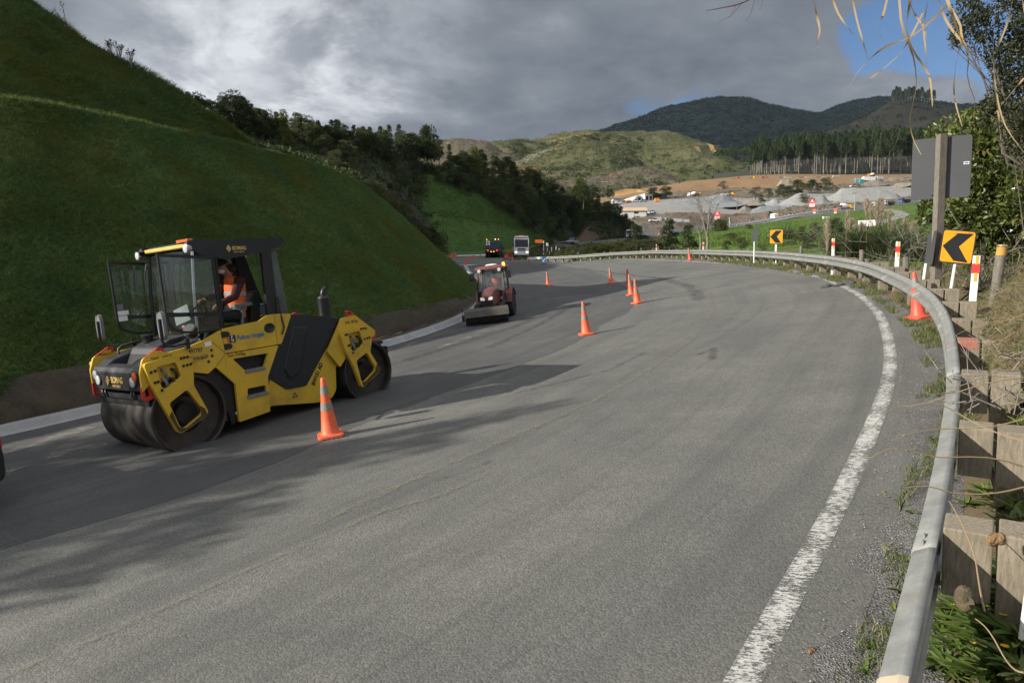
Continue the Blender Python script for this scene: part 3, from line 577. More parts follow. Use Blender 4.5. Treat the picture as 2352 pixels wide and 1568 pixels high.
SP = rows_px([[(1560, 420, 800), (1900, 420, 760), (2700, 420, 650)], [(1560, 405, 960), (1690, 390, 980), (1850, 350, 1000), (2050, 320, 1020), (2300, 300, 1000), (2700, 290, 950)],
 [(1560, 400, 1100), (1650, 392, 1150), (1720, 366, 1180), (1800, 337, 1220), (1900, 306, 1280), (1990, 272, 1320), (2050, 242, 1340), (2100, 236, 1340), (2150, 240, 1340), (2220, 252, 1320), (2350, 262, 1250), (2700, 255, 1200)], [(1560, 430, 1500), (2700, 340, 1600)]], 1560, 2700, 60)
_, GS = loft('cleared_spur', SP, M_SPUR, 160, 36, 14, 0.01, 5)
# rising ground under the pine plantation
PB = rows_px([Q5, [(1620, 406, 640), (1720, 396, 640), (1900, 388, 640), (2100, 380, 640), (2800, 365, 640)], [(1620, 402, 800), (1720, 390, 800), (1900, 370, 800), (2100, 352, 800), (2800, 325, 780)], [(1620, 420, 950), (2800, 350, 950)]], 1640, 2800, 50)
_, GPB = loft('plantation_ground', PB, M_FOREST, 120, 24, 3, 0.03)
# the general lie of the land under everything, out to the horizon
bg = MB(); n = 72
for r0, r1 in ((0.01, 60), (60, 400), (400, 2500), (2500, 7000)):
    for k in range(n):
        a, b_ = 2 * math.pi * k / n, 2 * math.pi * (k + 1) / n
        bg.quad(*[(r * math.cos(t), r * math.sin(t), -9.0) for r, t in ((r0, a), (r1, a), (r1, b_), (r0, b_))])
tag(bg.build('ground', M_FOREST), kind='structure')

def stainmat(name, col, lo, hi, sc, amt):
    m, nt, N, L, b = nodes(name); tc = N.new('ShaderNodeTexCoord').outputs['Object']; out = N['Material Output']; f = ramp(N, L, tnoise(N, L, tc, sc, 7, 0.72, dist=.5), [(lo, (0, 0, 0)), (hi, (amt,) * 3)])
    uv = N.new('ShaderNodeTexCoord').outputs['UV']; sp = N.new('ShaderNodeSeparateXYZ'); L.new(uv, sp.inputs[0]); e = ramp(N, L, sp.outputs[1], [(0.0, (0, 0, 0)), (0.3, (1,) * 3), (0.7, (1,) * 3), (1.0, (0, 0, 0))]); mm = N.new('ShaderNodeMath'); mm.operation = 'MULTIPLY'; L.new(f, mm.inputs[0]); L.new(e, mm.inputs[1])
    b.inputs['Base Color'].default_value = (*col, 1); b.inputs['Roughness'].default_value = 0.8; tr = N.new('ShaderNodeBsdfTransparent'); mx = N.new('ShaderNodeMixShader'); L.new(mm.outputs[0], mx.inputs[0]); L.new(tr.outputs[0], mx.inputs[1]); L.new(b.outputs[0], mx.inputs[2]); L.new(mx.outputs[0], out.inputs[0]); return m
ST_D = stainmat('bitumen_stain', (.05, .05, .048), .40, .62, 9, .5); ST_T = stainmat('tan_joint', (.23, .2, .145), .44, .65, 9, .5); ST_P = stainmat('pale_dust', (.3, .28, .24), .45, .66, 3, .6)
def road_mark(name, pts, width, m, h=.012, n=70):
    A = np.array([hit(*p)[:2] for p in pts]); A = resample(A, n); A[:, 0] += fbm(np.c_[A * 1.1, np.zeros(n) + width], 3) * width * .35; w_ = width / 2 * (1 + fbm(np.c_[A * 2.3, np.ones(n)], 3) * .8)[:, None]
    t = np.gradient(A, axis=0); t /= np.linalg.norm(t, axis=1, keepdims=True); nn = np.c_[t[:, 1], -t[:, 0]]; o, _ = strip(name, A - nn * w_, A + nn * w_, m, nv=3, h=h)
    me = o.data; uvl = me.uv_layers[0]; d = np.empty(len(me.loops) * 2, np.float32); uvl.data.foreach_get('uv', d); d = d.reshape(-1, 2); d[:, 1] = np.clip(d[:, 1] / width, 0, 1); uvl.data.foreach_set('uv', d.ravel())
J1 = [(-60, 1580), (23, 1551), (193, 1481), (375, 1399), (527, 1329), (762, 1226), (879, 1176), (1014, 1138), (1130, 1085)]
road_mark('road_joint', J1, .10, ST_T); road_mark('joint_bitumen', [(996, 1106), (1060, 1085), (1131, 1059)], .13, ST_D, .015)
road_mark('old_centre_marks', [(700, 1215), (975, 1093), (1197, 997), (1356, 928), (1490, 850), (1590, 780), (1640, 715), (1630, 672), (1560, 640)], .16, ST_T, .014, 120); road_mark('bitumen_bleed', [(1340, 617), (1440, 631), (1520, 640), (1575, 655), (1600, 672), (1600, 690)], .55, ST_D, .016); road_mark('bitumen_bleed', [(1480, 695), (1540, 684), (1600, 676)], .45, ST_D, .017); road_mark('bitumen_bleed', [(1605, 815), (1640, 800), (1636, 828)], .18, ST_D, .016); road_mark('bitumen_bleed', [(1180, 905), (1280, 880), (1400, 850), (1480, 810)], .12, ST_D, .016)  # dark ragged ribbons laid over the seal, some wide and some narrow
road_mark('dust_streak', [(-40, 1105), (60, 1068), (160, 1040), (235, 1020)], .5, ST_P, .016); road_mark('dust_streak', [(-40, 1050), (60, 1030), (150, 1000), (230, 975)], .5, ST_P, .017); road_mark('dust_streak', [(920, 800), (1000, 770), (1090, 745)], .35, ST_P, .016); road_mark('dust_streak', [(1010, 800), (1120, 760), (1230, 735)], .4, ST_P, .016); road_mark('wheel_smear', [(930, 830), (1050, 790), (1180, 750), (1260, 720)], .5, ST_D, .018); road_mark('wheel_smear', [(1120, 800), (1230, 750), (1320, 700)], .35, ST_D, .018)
# ------------------------------------------------------------------ paints
YEL = mat('roller_yellow', (0.62, 0.40, 0.03), 0.42, var=0.08, scale=2.5, dirt=(0.22, 0.15, 0.06), dirtamt=0.7)
BLK = mat('black_plastic', (0.012, 0.012, 0.013), 0.4, var=0.25, scale=4, dirt=(0.035, 0.033, 0.03), dirtamt=0.35)
CHAR = mat('charcoal_plastic', (0.022, 0.023, 0.027), 0.5, var=0.15, scale=4, dirt=(0.075, 0.07, 0.064), dirtamt=0.35)
NAVY = mat('dark_hood', (0.013, 0.015, 0.02), 0.5, var=0.2, scale=3, dirt=(0.03, 0.029, 0.028), dirtamt=0.4)
STEEL = mat('worn_drum_steel', (0.04, 0.036, 0.032), 0.5, 0.3, var=0.45, scale=3.5, bump=0.15, bscale=30, dirt=(0.11, 0.085, 0.06), dirtamt=0.6)
DARKM = mat('oily_black_metal', (0.014, 0.013, 0.012), 0.65, 0.0, var=0.4, scale=5, dirt=(0.045, 0.036, 0.026), dirtamt=0.6)
REDP = mat('red_paint', (0.5, 0.035, 0.025), 0.45, dirt=(0.2, 0.08, 0.06), dirtamt=0.3)
GREYP = mat('grey_plastic', (0.17, 0.17, 0.175), 0.5)
CHROME = mat('bright_metal', (0.55, 0.56, 0.58), 0.25, 0.9, var=0.05)
WHITE = mat('white_paint', (0.72, 0.72, 0.70), 0.5, var=0.06, dirt=(0.4, 0.38, 0.33), dirtamt=0.4)
LENS = mat('lamp_lens', (0.75, 0.78, 0.8), 0.15, 0.3, var=0.1, scale=30)
AMBER = mat('amber_lens', (0.65, 0.13, 0.03), 0.25, var=0.15)
TRED = mat('red_lens', (0.5, 0.02, 0.02), 0.25)
INKB = mat('black_print', (0.02, 0.02, 0.02), 0.6); INKY = mat('gold_print', (0.72, 0.5, 0.16), 0.6, var=0.03); INKBL = mat('blue_print', (0.03, 0.17, 0.3), 0.5, var=0.03)
INKW = mat('white_print', (0.8, 0.8, 0.78), 0.6, var=0.03); INKO = mat('orange_print', (0.6, 0.1, 0.03), 0.5, var=0.05)
HIVIS = mat('orange_vest', (0.85, 0.15, 0.025), 0.65, var=0.12, scale=9); SILV = mat('reflective_tape', (0.42, 0.43, 0.42), 0.4, 0.2); MAROON = mat('maroon_cloth', (0.06, 0.014, 0.016), 0.9, var=0.3, scale=14)
DKCLOTH = mat('dark_cloth', (0.016, 0.017, 0.021), 0.9, var=0.3, scale=14); SKIN = mat('skin', (0.42, 0.23, 0.16), 0.55, var=0.08); DENIM = mat('navy_cloth', (0.03, 0.045, 0.085), 0.9, var=0.2, scale=14)
RUB = mat('tyre_rubber', (0.02, 0.02, 0.02), 0.85, var=0.3, scale=9, dirt=(0.07, 0.06, 0.05), dirtamt=0.4)
GLS = glass('cab_glass', (0.62, 0.7, 0.68), 0.22); GLSD = glass('dusty_glass', (0.6, 0.66, 0.64), 0.75); GLD = mat('dark_glass', (0.02, 0.025, 0.03), 0.06, var=0.1)

def person(name, label, M, J, top, trousers, cap, vest=True, seat=True, sleeve=None, hair=None, s=1.0, group=None, mask=False):
    """J: joints in the figure's own frame (x forward, y left, z up)"""
    root = thing(name, label, 'person', M, group)
    vs = []; es = []; rad = []
    def v(p, r): vs.append(tuple(p)); rad.append(r); return len(vs) - 1
    def e(a, b): es.append((a, b))
    V = Vector; pel = v(J['pelvis'], 0.13); belly = v(V(J['pelvis']).lerp(V(J['chest']), .5), 0.125); ch = v(J['chest'], 0.135); nk = v(J['neck'], 0.062)
    up = (V(J['head']) - V(J['neck'])).normalized(); fw = V(J.get('face', (1, 0, 0))).normalized()
    hc = V(J['head']); h0 = v(hc - up * 0.07 + fw * 0.01, 0.078); h1 = v(hc + up * 0.01, 0.098); h2 = v(hc + up * 0.085 - fw * 0.005, 0.078); nose = v(hc - up * 0.015 + fw * 0.1, 0.016); chin = v(hc - up * 0.1 + fw * 0.055, 0.035)
    for a, b in ((pel, belly), (belly, ch), (ch, nk), (nk, h0), (h0, h1), (h1, h2), (h1, nose), (h0, chin)): e(a, b)
    for sd in (1, -1):
        ear = v(hc + fw.cross(up).normalized() * (-sd) * 0.092, 0.018); e(h1, ear)
    hands = []
    for k in ('l', 'r'):
        sh = v(J['sh' + k], 0.062); el = v(J['el' + k], 0.047); wr = v(J['wr' + k], 0.031); e(ch, sh); e(sh, el); e(el, wr)
        d = (V(J['wr' + k]) - V(J['el' + k])).normalized(); sidev = d.cross(V((0, 0, 1))); sidev = sidev.normalized() if sidev.length > .1 else V((0, 1, 0)); dn = sidev.cross(d)
        palm = v(V(J['wr' + k]) + d * 0.07, 0.03); e(wr, palm)
        for q, ln_ in zip((-1.5, -.5, .5, 1.5), (.062, .078, .074, .055)):
            b0 = V(J['wr' + k]) + d * 0.1 + sidev * q * 0.019; a = v(b0, 0.0095); b = v(b0 + d * ln_ * .5 - dn * 0.008, 0.0088); c = v(b0 + d * ln_ * .62 - dn * (0.04), 0.0075); e(palm, a); e(a, b); e(b, c)
        sg = 1 if k == 'l' else -1
        t0 = v(V(J['wr' + k]) + d * 0.05 - sidev * sg * 0.038, 0.011); t1 = v(V(J['wr' + k]) + d * 0.095 - sidev * sg * 0.055 - dn * 0.02, 0.0085); e(palm, t0); e(t0, t1)
        hp = v(J['hip' + k], 0.092); kn = v(J['kn' + k], 0.068); an = v(J['an' + k], 0.045); to = v(V(J['an' + k]) + V((0.16, 0, -0.05)), 0.038); e(pel, hp); e(hp, kn); e(kn, an); e(an, to)
    me = bpy.data.meshes.new('body'); me.from_pydata(vs, es, []); me.materials.append(SKIN)
    b = addmesh('body', me, root); m = b.modifiers.new('skin', 'SKIN'); m.use_smooth_shade = True
    for i, r in enumerate(rad): me.skin_vertices[0].data[i].radius = (r, r); me.skin_vertices[0].data[i].use_root = (i == pel)
    ms = b.modifiers.new('sub', 'SUBSURF'); ms.levels = ms.render_levels = 1
    # garments
    def ring(c, ax, rx, ry, sidev, n=14):
        ax = V(ax).normalized(); sv = V(sidev); sv = (sv - ax * sv.dot(ax)).normalized(); fv = ax.cross(sv)
        return [V(c) + sv * rx * math.cos(2 * math.pi * i / n) + fv * ry * math.sin(2 * math.pi * i / n) for i in range(n)]
    pe, cs, ne = V(J['pelvis']), V(J['chest']), V(J['neck']); ax = (cs - pe).normalized(); sh = (V(J['shl']) - V(J['shr'])).normalized()
    tb = MB(); rings = [ring(pe - ax * .06, ax, .185, .135, sh), ring(pe.lerp(cs, .35), ax, .178, .14, sh), ring(pe.lerp(cs, .7), ax, .195, .145, sh), ring(cs.lerp(ne, .1), ax, .205, .14, sh), ring(cs.lerp(ne, .55), ax, .17, .115, sh), ring(cs.lerp(ne, .9), ax, .085, .085, sh)]
    tb.loftrings(rings); vo = tb.build('vest' if vest else 'jacket', HIVIS if vest else top, root, smooth=70)
    if vest:
        for f0, f1 in ((.12, .26), (.62, .76)):
            q = MB(); q.loftrings([ring(pe.lerp(cs, f0), ax, lerp(.19, .2, f0), .149, sh), ring(pe.lerp(cs, f1), ax, lerp(.19, .203, f1), .152, sh)], cap=False); q.build('reflective_band', SILV, vo, smooth=60)
    for k in ('l', 'r'):
        q = MB(); a, b_, c_ = V(J['sh' + k]), V(J['el' + k]), V(J['wr' + k]); a0 = a.lerp(V(J['chest']), .25)
        q.tube([a0, a, a.lerp(b_, .5), b_, b_.lerp(c_, .5), c_], [.085, .082, .07, .062, .055, .046], 10); q.build('sleeve', sleeve or top, root, smooth=80)
        q = MB(); h, n_, f = V(J['hip' + k]), V(J['kn' + k]), V(J['an' + k]); q.tube([h.lerp(pe, .3), h, h.lerp(n_, .5), n_, n_.lerp(f, .5), f], [.115, .112, .1, .085, .075, .065], 10); q.build('trouser_leg', trousers, root, smooth=80)
        q = MB(); q.tube([f + V((-.05, 0, -.03)), f + V((.05, 0, -.05)), f + V((.13, 0, -.07)), f + V((.2, 0, -.085))], [.05, .062, .055, .035], 9); q.build('boot', DKCLOTH, root, smooth=80)
    q = MB(); sdv = up.cross(fw); q.ball((0, 0, 0), 1, 14, (.112, .105, .085)); q.v = [fw * p.x + sdv * p.y + up * max(p.z, -0.02) + hc + up * .055 for p in q.v]
    q.loftrings([[hc + up * z + fw * x + sdv * y for x, y, z in pts] for pts in ([(.07, -.08, .06), (.2, -.055, .045), (.2, .055, .045), (.07, .08, .06)], [(.07, -.08, .075), (.2, -.055, .055), (.2, .055, .055), (.07, .08, .075)])]); q.build('cap', cap, root, smooth=50)
    q = MB(); q.tube([ne + up * -.05, ne + up * .02], [.098, .075], 12); q.build('collar', top, root, smooth=60)
    if mask:
        q = MB(); q.ball((0, 0, 0), 1, 10, (.05, .07, .05)); q.v = [fw * p.x + sdv * p.y + up * p.z + hc - up * .05 + fw * .075 for p in q.v]; q.build('dust_mask', INKW, root, smooth=80)
        q = MB(); q.ball((0, 0, 0), 1, 10, (.1, .115, .1)); q.v = [fw * p.x + sdv * p.y + up * p.z + hc - up * .075 - fw * .055 for p in q.v]; q.build('hood', top, root, smooth=80)
    return root

# ------------------------------------------------------------------ the tandem roller
WB, DR = 3.654, 0.606
RFW = Vector((-0.58898746, -0.80326249, -0.08867431)); RUP = Vector((-0.08625139, -0.04661752, 0.99518215)); RLF = RUP.cross(RFW)
RO = Vector((-4.51043276, 12.44403043, -2.34073681 + 0.012))
MR = basis(RO, RFW, RLF, RUP)
roller = thing('road_roller', 'yellow and black tandem road roller with glass cab, doors swung open', 'road roller', MR)
def mirror_y(pts): return pts
def plate(name, loops, y0, y1, m, bevel=0.008, sides=(1,), parent=roller):
    o = None
    for s in sides:
        b = MB(); b.prism(loops, 'y', *sorted((s * y0, s * y1))); o = b.build(name, m, parent, bevel=bevel)
    return o
def fillet(pts, r=0.03, n=3):
    out = []; k = len(pts)
    for i, p in enumerate(pts):
        p = Vector(p); a = Vector(pts[i - 1]) - p; b = Vector(pts[(i + 1) % k]) - p; d = min(r, a.length * .4, b.length * .4); A = p + a.normalized() * d; B = p + b.normalized() * d
        for j in range(n + 1): t = j / n; out.append(tuple((A * (1 - t) ** 2 + p * 2 * t * (1 - t) + B * t * t)))
    return out
for s in (1, -1):                                               # drums
    x = s * WB / 2; b = MB()
    b.lathe([(DR - .05, -.83), (DR - .012, -.84), (DR, -.828), (DR, .828), (DR - .012, .84), (DR - .05, .83), (DR - .06, .70), (.30, .66), (.28, .60), (1e-7, .60)], 72, 'y', (x, 0, DR))
    b.lathe([(1e-7, -.6), (.28, -.6), (.3, -.66), (DR - .06, -.7), (DR - .05, -.83)], 72, 'y', (x, 0, DR))
    d = b.build('drum', STEEL, roller, smooth=35)
    for hs in (1, -1): q = MB(); q.lathe([(1e-7, hs * .74), (.16, hs * .74), (.18, hs * .72), (.18, hs * .60)], 24, 'y', (x, 0, DR)); q.build('hub', DARKM, d, smooth=40)
# front frame plates, yokes
FP = fillet([(2.49, 1.08), (2.49, 1.37), (2.425, 1.555), (2.22, 1.665), (2.05, 1.60), (1.69, 1.645), (1.46, 1.705), (1.16, 1.825), (1.13, 1.46), (1.10, 1.16), (1.33, 1.25), (1.46, 1.17), (1.70, 1.235), (2.40, 1.16)], .02)
plate('front_frame', FP, .80, .845, YEL, .01, (1, -1))
YO = fillet([(2.455, 1.495), (2.20, 1.53), (1.93, 1.55), (1.76, 1.535), (1.735, 1.23), (1.762, 1.05), (1.59, .60), (1.62, .53), (2.05, .365), (2.11, .40), (2.383, 1.14)], .05)
YH1 = fillet([(2.287, 1.42), (1.987, 1.447), (1.935, 1.22), (2.2, 1.07), (2.25, 1.12)], .035); YH2 = fillet([(2.174, .854), (1.874, 1.006), (1.666, .643), (1.69, .58), (1.972, .43), (2.06, .455)], .045)
RYO = fillet([(-1.15, 1.42), (-1.20, 1.50), (-1.50, 1.50), (-1.86, 1.46), (-1.90, 1.40), (-1.905, 1.20), (-1.83, 1.0), (-2.04, .63), (-2.02, .57), (-1.56, .345), (-1.51, .38), (-1.38, .80), (-1.22, 1.14)], .05)
RH1 = fillet([(-1.335, 1.42), (-1.62, 1.44), (-1.69, 1.19), (-1.44, 1.06), (-1.37, 1.12)], .035); RH2 = fillet([(-1.462, .885), (-1.741, 1.0), (-1.935, .66), (-1.90, .60), (-1.60, .43), (-1.53, .48)], .045)
plate('yoke', [YO, YH1[::-1], YH2[::-1]], .847, .925, YEL, .012, (1, -1)); plate('yoke', [RYO, RH1[::-1], RH2[::-1]], .847, .925, YEL, .012, (1, -1))
bm_ = MB(); bm_.lathe([(.022, 0), (.022, .012), (.012, .016), (1e-7, .016)], 10, 'y'); bolt_me = bm_.mesh('bolt', BLK, 40)
for x, z in ((2.37, 1.36), (2.31, 1.37), (2.335, 1.20), (2.29, 1.205), (2.25, 1.07), (1.90, 1.49), (1.85, 1.495), (1.80, 1.495), (1.88, 1.37), (1.82, 1.375), (1.765, 1.38), (-1.27, 1.41), (-1.31, 1.415), (-1.31, 1.20), (-1.345, 1.205), (-1.40, 1.05), (-1.66, 1.475), (-1.72, 1.475), (-1.78, 1.47), (-1.72, 1.27), (-1.79, 1.275), (-1.85, 1.28)):
    addmesh('bolt', bolt_me, roller).location = (x, .924, z)
for x0, z0 in ((2.1, 1.28), (-1.52, 1.27)):                      # hoses inside the yoke openings
    for k, (dx, dz) in enumerate(((.09, .09), (-.06, .07), (.1, -.05), (-.02, -.06))):
        q = MB(); q.tube([(x0 + dx, .80, z0 + dz), (x0 + dx - .02, .90, z0 + dz - .01), (x0 + dx - .05, .905, z0 + dz - .09), (x0 + dx - .07, .86, z0 + dz - .17), (x0 + dx - .08, .8, z0 + dz - .2)], .022, 8); q.build('hydraulic_hose', DARKM if k % 2 else GREYP, roller, smooth=60)
    q = MB(); q.box((x0, .79, z0), (.42, .03, .5)); q.build('backing_plate', DARKM, roller)
# front chassis and nose
b = MB(); b.prism([(2.38, 1.16), (2.38, 1.3), (1.4, 1.55), (1.0, 1.55), (1.0, .95), (1.3, 1.2)], 'y', -.79, .79); b.build('front_chassis', DARKM, roller)
b = MB(); b.prism(fillet([(2.475, 1.075), (2.485, 1.36), (2.44, 1.43), (2.30, 1.46), (2.25, 1.2), (2.25, 1.075)], .02), 'y', -.745, .745); nose = b.build('nose_panel', CHAR, roller, bevel=.015)
hood = MB()
for y0, y1 in ((-.745, -.40), (.34, .745)): hood.prism([(2.44, 1.42), (2.30, 1.52), (2.02, 1.60), (1.52, 1.72), (1.50, 1.3), (2.30, 1.3)], 'y', y0, y1)
hood.prism([(2.12, 1.40), (1.98, 1.66), (1.75, 1.76), (1.45, 1.80), (1.45, 1.3), (2.12, 1.3)], 'y', -.42, .36); hood.build('hood', CHAR, roller, bevel=.03)
q = MB(); q.prism([(2.36, 1.40), (2.14, 1.42), (2.02, 1.58), (1.99, 1.3), (2.36, 1.3)], 'y', -.395, .335); q.build('hood_recess', BLK, roller)
q = MB(); q.tube([(2.12, -.60, 1.55), (2.11, -.60, 1.66), (2.06, -.58, 1.70), (1.84, -.52, 1.75), (1.80, -.5, 1.74), (1.78, -.5, 1.66)], .018, 8); q.build('hood_handle', CHAR, roller, smooth=60)
q = MB(); q.lathe([(.075, 1.68), (.075, 1.80), (.1, 1.80), (.105, 1.84), (.08, 1.86), (1e-7, 1.86)], 18, 'z', (1.82, -.18, 0)); q.build('filler_cap', BLK, roller, smooth=40)
for s in (1, -1):                                               # lamp clusters
    cl = MB(); cl.prism(fillet([(s * .52, 1.13), (s * .46, 1.22), (s * .52, 1.33), (s * .60, 1.36), (s * .72, 1.36), (s * .725, 1.22), (s * .64, 1.14)][::s], .03), 'x', 2.478, 2.492); hl = cl.build('headlight', BLK, roller, bevel=.006)
    q = MB(); q.lathe([(.075, 2.49), (.075, 2.503), (.05, 2.512), (1e-7, 2.515)], 20, 'x', (0, s * .575, 1.22)); q.build('lens', LENS, hl, smooth=60)
    q = MB(); q.lathe([(.07, 2.49), (.07, 2.503), (.05, 2.512), (1e-7, 2.515)], 20, 'x', (0, s * .655, 1.30)); q.build('indicator', AMBER if s > 0 else LENS, hl, smooth=60)
    q = MB(); q.prism([[(2.52, 1.62), (2.44, 1.66), (2.30, 1.74), (2.22, 1.72), (2.2, 1.64), (2.3, 1.6)], [(2.40, 1.655), (2.30, 1.70), (2.25, 1.685), (2.28, 1.645)][::-1]], 'y', s * .80, s * .84); q.v = [Vector((v.x - .12, v.y, v.z - .04)) for v in q.v]; q.build('lifting_eye', REDP, roller, bevel=.008)
    q = MB(); q.prism([[(2.50, 1.16), (2.50, .97), (2.46, .93), (2.30, .97), (2.36, 1.16)], [(2.45, 1.12), (2.45, 1.0), (2.38, 1.01), (2.40, 1.12)][::-1]], 'y', s * .79, s * .835); q.build('tie_down_lug', REDP, roller, bevel=.006)
    q = MB(); q.prism([[(-1.60, 1.80), (-1.48, 1.86), (-1.40, 1.84), (-1.42, 1.72), (-1.6, 1.72)], [(-1.55, 1.78), (-1.48, 1.82), (-1.45, 1.81), (-1.46, 1.75)][::-1]], 'y', s * .80, s * .84); q.build('lifting_eye', REDP, roller, bevel=.006)
    q = MB(); q.prism([[(-2.08, 1.38), (-2.12, 1.30), (-2.08, 1.20), (-1.98, 1.21), (-1.98, 1.32)], [(-2.06, 1.33), (-2.08, 1.29), (-2.06, 1.24), (-2.01, 1.25)][::-1]], 'y', s * .79, s * .835); q.build('tie_down_lug', REDP, roller, bevel=.006)
def YT(x, y, z, tilt=0.0):   # lettering on the machine's left side: reads towards the rear
    r = Vector((-math.cos(tilt), 0, math.sin(tilt))); u = Vector((math.sin(tilt), 0, math.cos(tilt))); return basis((x, y, z), r, u, r.cross(u))
def NT(y, z, x=2.489): return basis((x, y, z), Vector((0, 1, 0)), Vector((0, 0, 1)), Vector((1, 0, 0)))
def diamond(parent, Mx, m, s):
    q = MB(); o = [(0, -1), (.72, 0), (0, 1), (-.72, 0)]; i = [(0, -.6), (.42, 0), (0, .6), (-.42, 0)]; q.prism([o, i[::-1]], 'z', 0, .02); q.prism([(-.17, -.2), (.05, -.32), (.17, 0), (.17, .2), (-.05, .32), (-.17, 0)], 'z', 0, .02); q.v = [Vector((v.x * s, v.y * s, v.z)) for v in q.v]
    o_ = q.build('emblem', m, parent); o_.matrix_local = Mx
text('lettering', 'BOMAG', .135, INKY, roller, NT(-.13, 1.19), .003, bold=.012, sx=.8); text('lettering', 'FAYAT GROUP', .05, INKY, roller, NT(-.10, 1.125), .003, sx=.8); diamond(roller, NT(-.22, 1.225), INKY, .075)
text('lettering', 'SWL 1852kg', .085, INKB, roller, YT(2.31, .846, 1.51, -.02), .002, bold=.008, sx=.85); text('lettering', '497707', .095, INKB, roller, YT(1.73, .846, 1.535, -.03), .002, bold=.015, sx=.8)
text('lettering', 'SWL 1852kg', .075, INKB, roller, YT(-1.36, .846, 1.60, .02), .002, bold=.008, sx=.8)
text('lettering', 'Tare 7410kg', .075, INKB, roller, YT(1.12, .866, 1.372, -.02), .002, bold=.006, sx=.85)
text('lettering', 'ECONOMIZER', .042, INKB, roller, YT(1.67, .846, 1.425, -.02), .002, bold=.02, sx=.85)
eq = MB(); o = fillet([(1.735, 1.38), (1.735, 1.48), (1.66, 1.48), (1.64, 1.465), (1.43, 1.475), (1.42, 1.43), (1.64, 1.40), (1.66, 1.38)], .03); cx = sum(p[0] for p in o) / len(o); cz = sum(p[1] for p in o) / len(o)
eq.prism([o, [(cx + (p[0] - cx) * .95, cz + (p[1] - cz) * .86) for p in o][::-1]], 'y', .845, .848); eq.build('badge_outline', INKB, roller)
q = MB(); 
for a_, b_ in (((1.33, 1.252), (1.16, 1.40)), ((1.16, 1.40), (1.145, 1.46)), ((1.14, 1.46), (1.33, 1.66))): q.tube([(a_[0], .8455, a_[1]), (b_[0], .8455, b_[1])], .004, 4)
q.build('panel_seam', INKB, roller)
for x, z in ((1.36, 1.53), (1.36, 1.44), (1.43, 1.36)): addmesh('bolt', bolt_me, roller).location = (x, .844, z)
q = MB(); q.prism([[(-.20, .44), (-.08, .44), (-.14, .54)], [(-.175, .452), (-.14, .515), (-.105, .452)]], 'y', .735, .738); q.build('warning_sticker', INKB, roller)
# tar and dust caked on the lower yokes
for pts in ([(1.60, .54), (2.05, .375), (2.10, .41), (2.2, .66), (2.15, .74), (2.08, .47), (1.97, .425), (1.70, .57), (1.72, .72), (1.64, .66)], [(-1.56, .355), (-2.02, .58), (-2.03, .63), (-1.97, .75), (-1.93, .67), (-1.90, .6), (-1.6, .435), (-1.54, .5)]): q = MB(); q.prism(fillet(pts, .03), 'y', .925, .928); q.build('tar_crust', mat('tar_crust', (.07, .05, .025), .9, var=.5, scale=14), roller)
# step frame under the cab
SF = fillet([(1.33, 1.25), (1.04, .92), (1.055, .29), (.472, .335), (.43, .93), (.15, 1.425), (1.13, 1.425), (1.15, 1.2)], .02)
ST1 = fillet([(1.03, 1.335), (.37, 1.325), (.485, 1.085), (.83, 1.10)], .03); ST2 = fillet([(.837, .805), (.495, .797), (.49, .655), (.849, .67)], .03)
plate('step_frame', [SF, ST1[::-1], ST2[::-1]], .81, .865, YEL, .008, (1, -1))
plate('splash_guard', [(1.72, 1.24), (1.33, 1.245), (1.04, .92), (1.06, .29), (1.14, .26), (1.22, .62), (1.42, .98)], .70, .78, DARKM, .004, (1, -1))
for s in (1, -1):
    for z0, xa, xb in ((1.085, .46, .85), (.66, .47, .87)):
        q = MB(); q.box(((xa + xb) / 2, s * .80, z0), (xb - xa, .17, .05)); q.build('step', GREYP, roller, bevel=.008)
b = MB(); b.prism([(1.05, 1.42), (1.03, .45), (.5, .42), (.3, .9), (.1, 1.42)], 'y', -.74, .74); b.build('centre_chassis', DARKM, roller)
# lower side door with name
DL = fillet([(1.135, 1.838), (.594, 1.874), (.45, 1.88), (.35, 1.93), (.267, 1.962), (.145, 1.967), (.147, 1.44), (1.125, 1.44)], .02); plate('door', DL, .79, .83, YEL, .008, (1, -1))
CP = fillet([(.137, 1.967), (-.195, 1.937), (-.19, 1.88), (.06, 1.44), (.137, 1.44)], .015); plate('rear_cab_panel', CP, .79, .828, YEL, .008, (1, -1))
for x, z in ((1.10, 1.745), (1.08, 1.545)):
    q = MB(); q.prism(fillet([(x + .06, z - .05), (x + .06, z + .05), (x - .06, z + .045), (x - .1, z), (x - .06, z - .045)], .02), 'y', .828, .85); q.build('hinge', BLK, roller, bevel=.005)
q = MB(); q.lathe([(.105, .828), (.105, .845), (.09, .85), (.07, .838), (1e-7, .838)], 24, 'y'); q.v = [Vector((v.x * .95 + .265, v.y, v.z * .78 + 1.745)) for v in q.v]; q.build('door_lock', BLK, roller, smooth=40)
text('lettering', 'Fulton Hogan', .108, INKBL, roller, YT(.885, .832, 1.625, 0), .002, bold=.028, sx=.86)
q = MB(); q.box((1.04, .833, 1.655), (.03, .006, .10)); q.build('logo_bar', INKO, roller); q = MB(); q.box((.965, .8335, 1.655), (.105, .006, .12)); q.build('logo_panel', INKB, roller)
text('lettering', 'F', .062, INKW, roller, YT(.99, .837, 1.66, 0), .001, bold=.03); text('lettering', 'H', .062, INKW, roller, YT(.99, .837, 1.61, 0), .001, bold=.03)
q = MB(); q.box((1.40, .848, 1.635), (.11, .003, .07), Matrix.Rotation(.05, 3, 'Y')); q.build('sticker', INKW, roller)
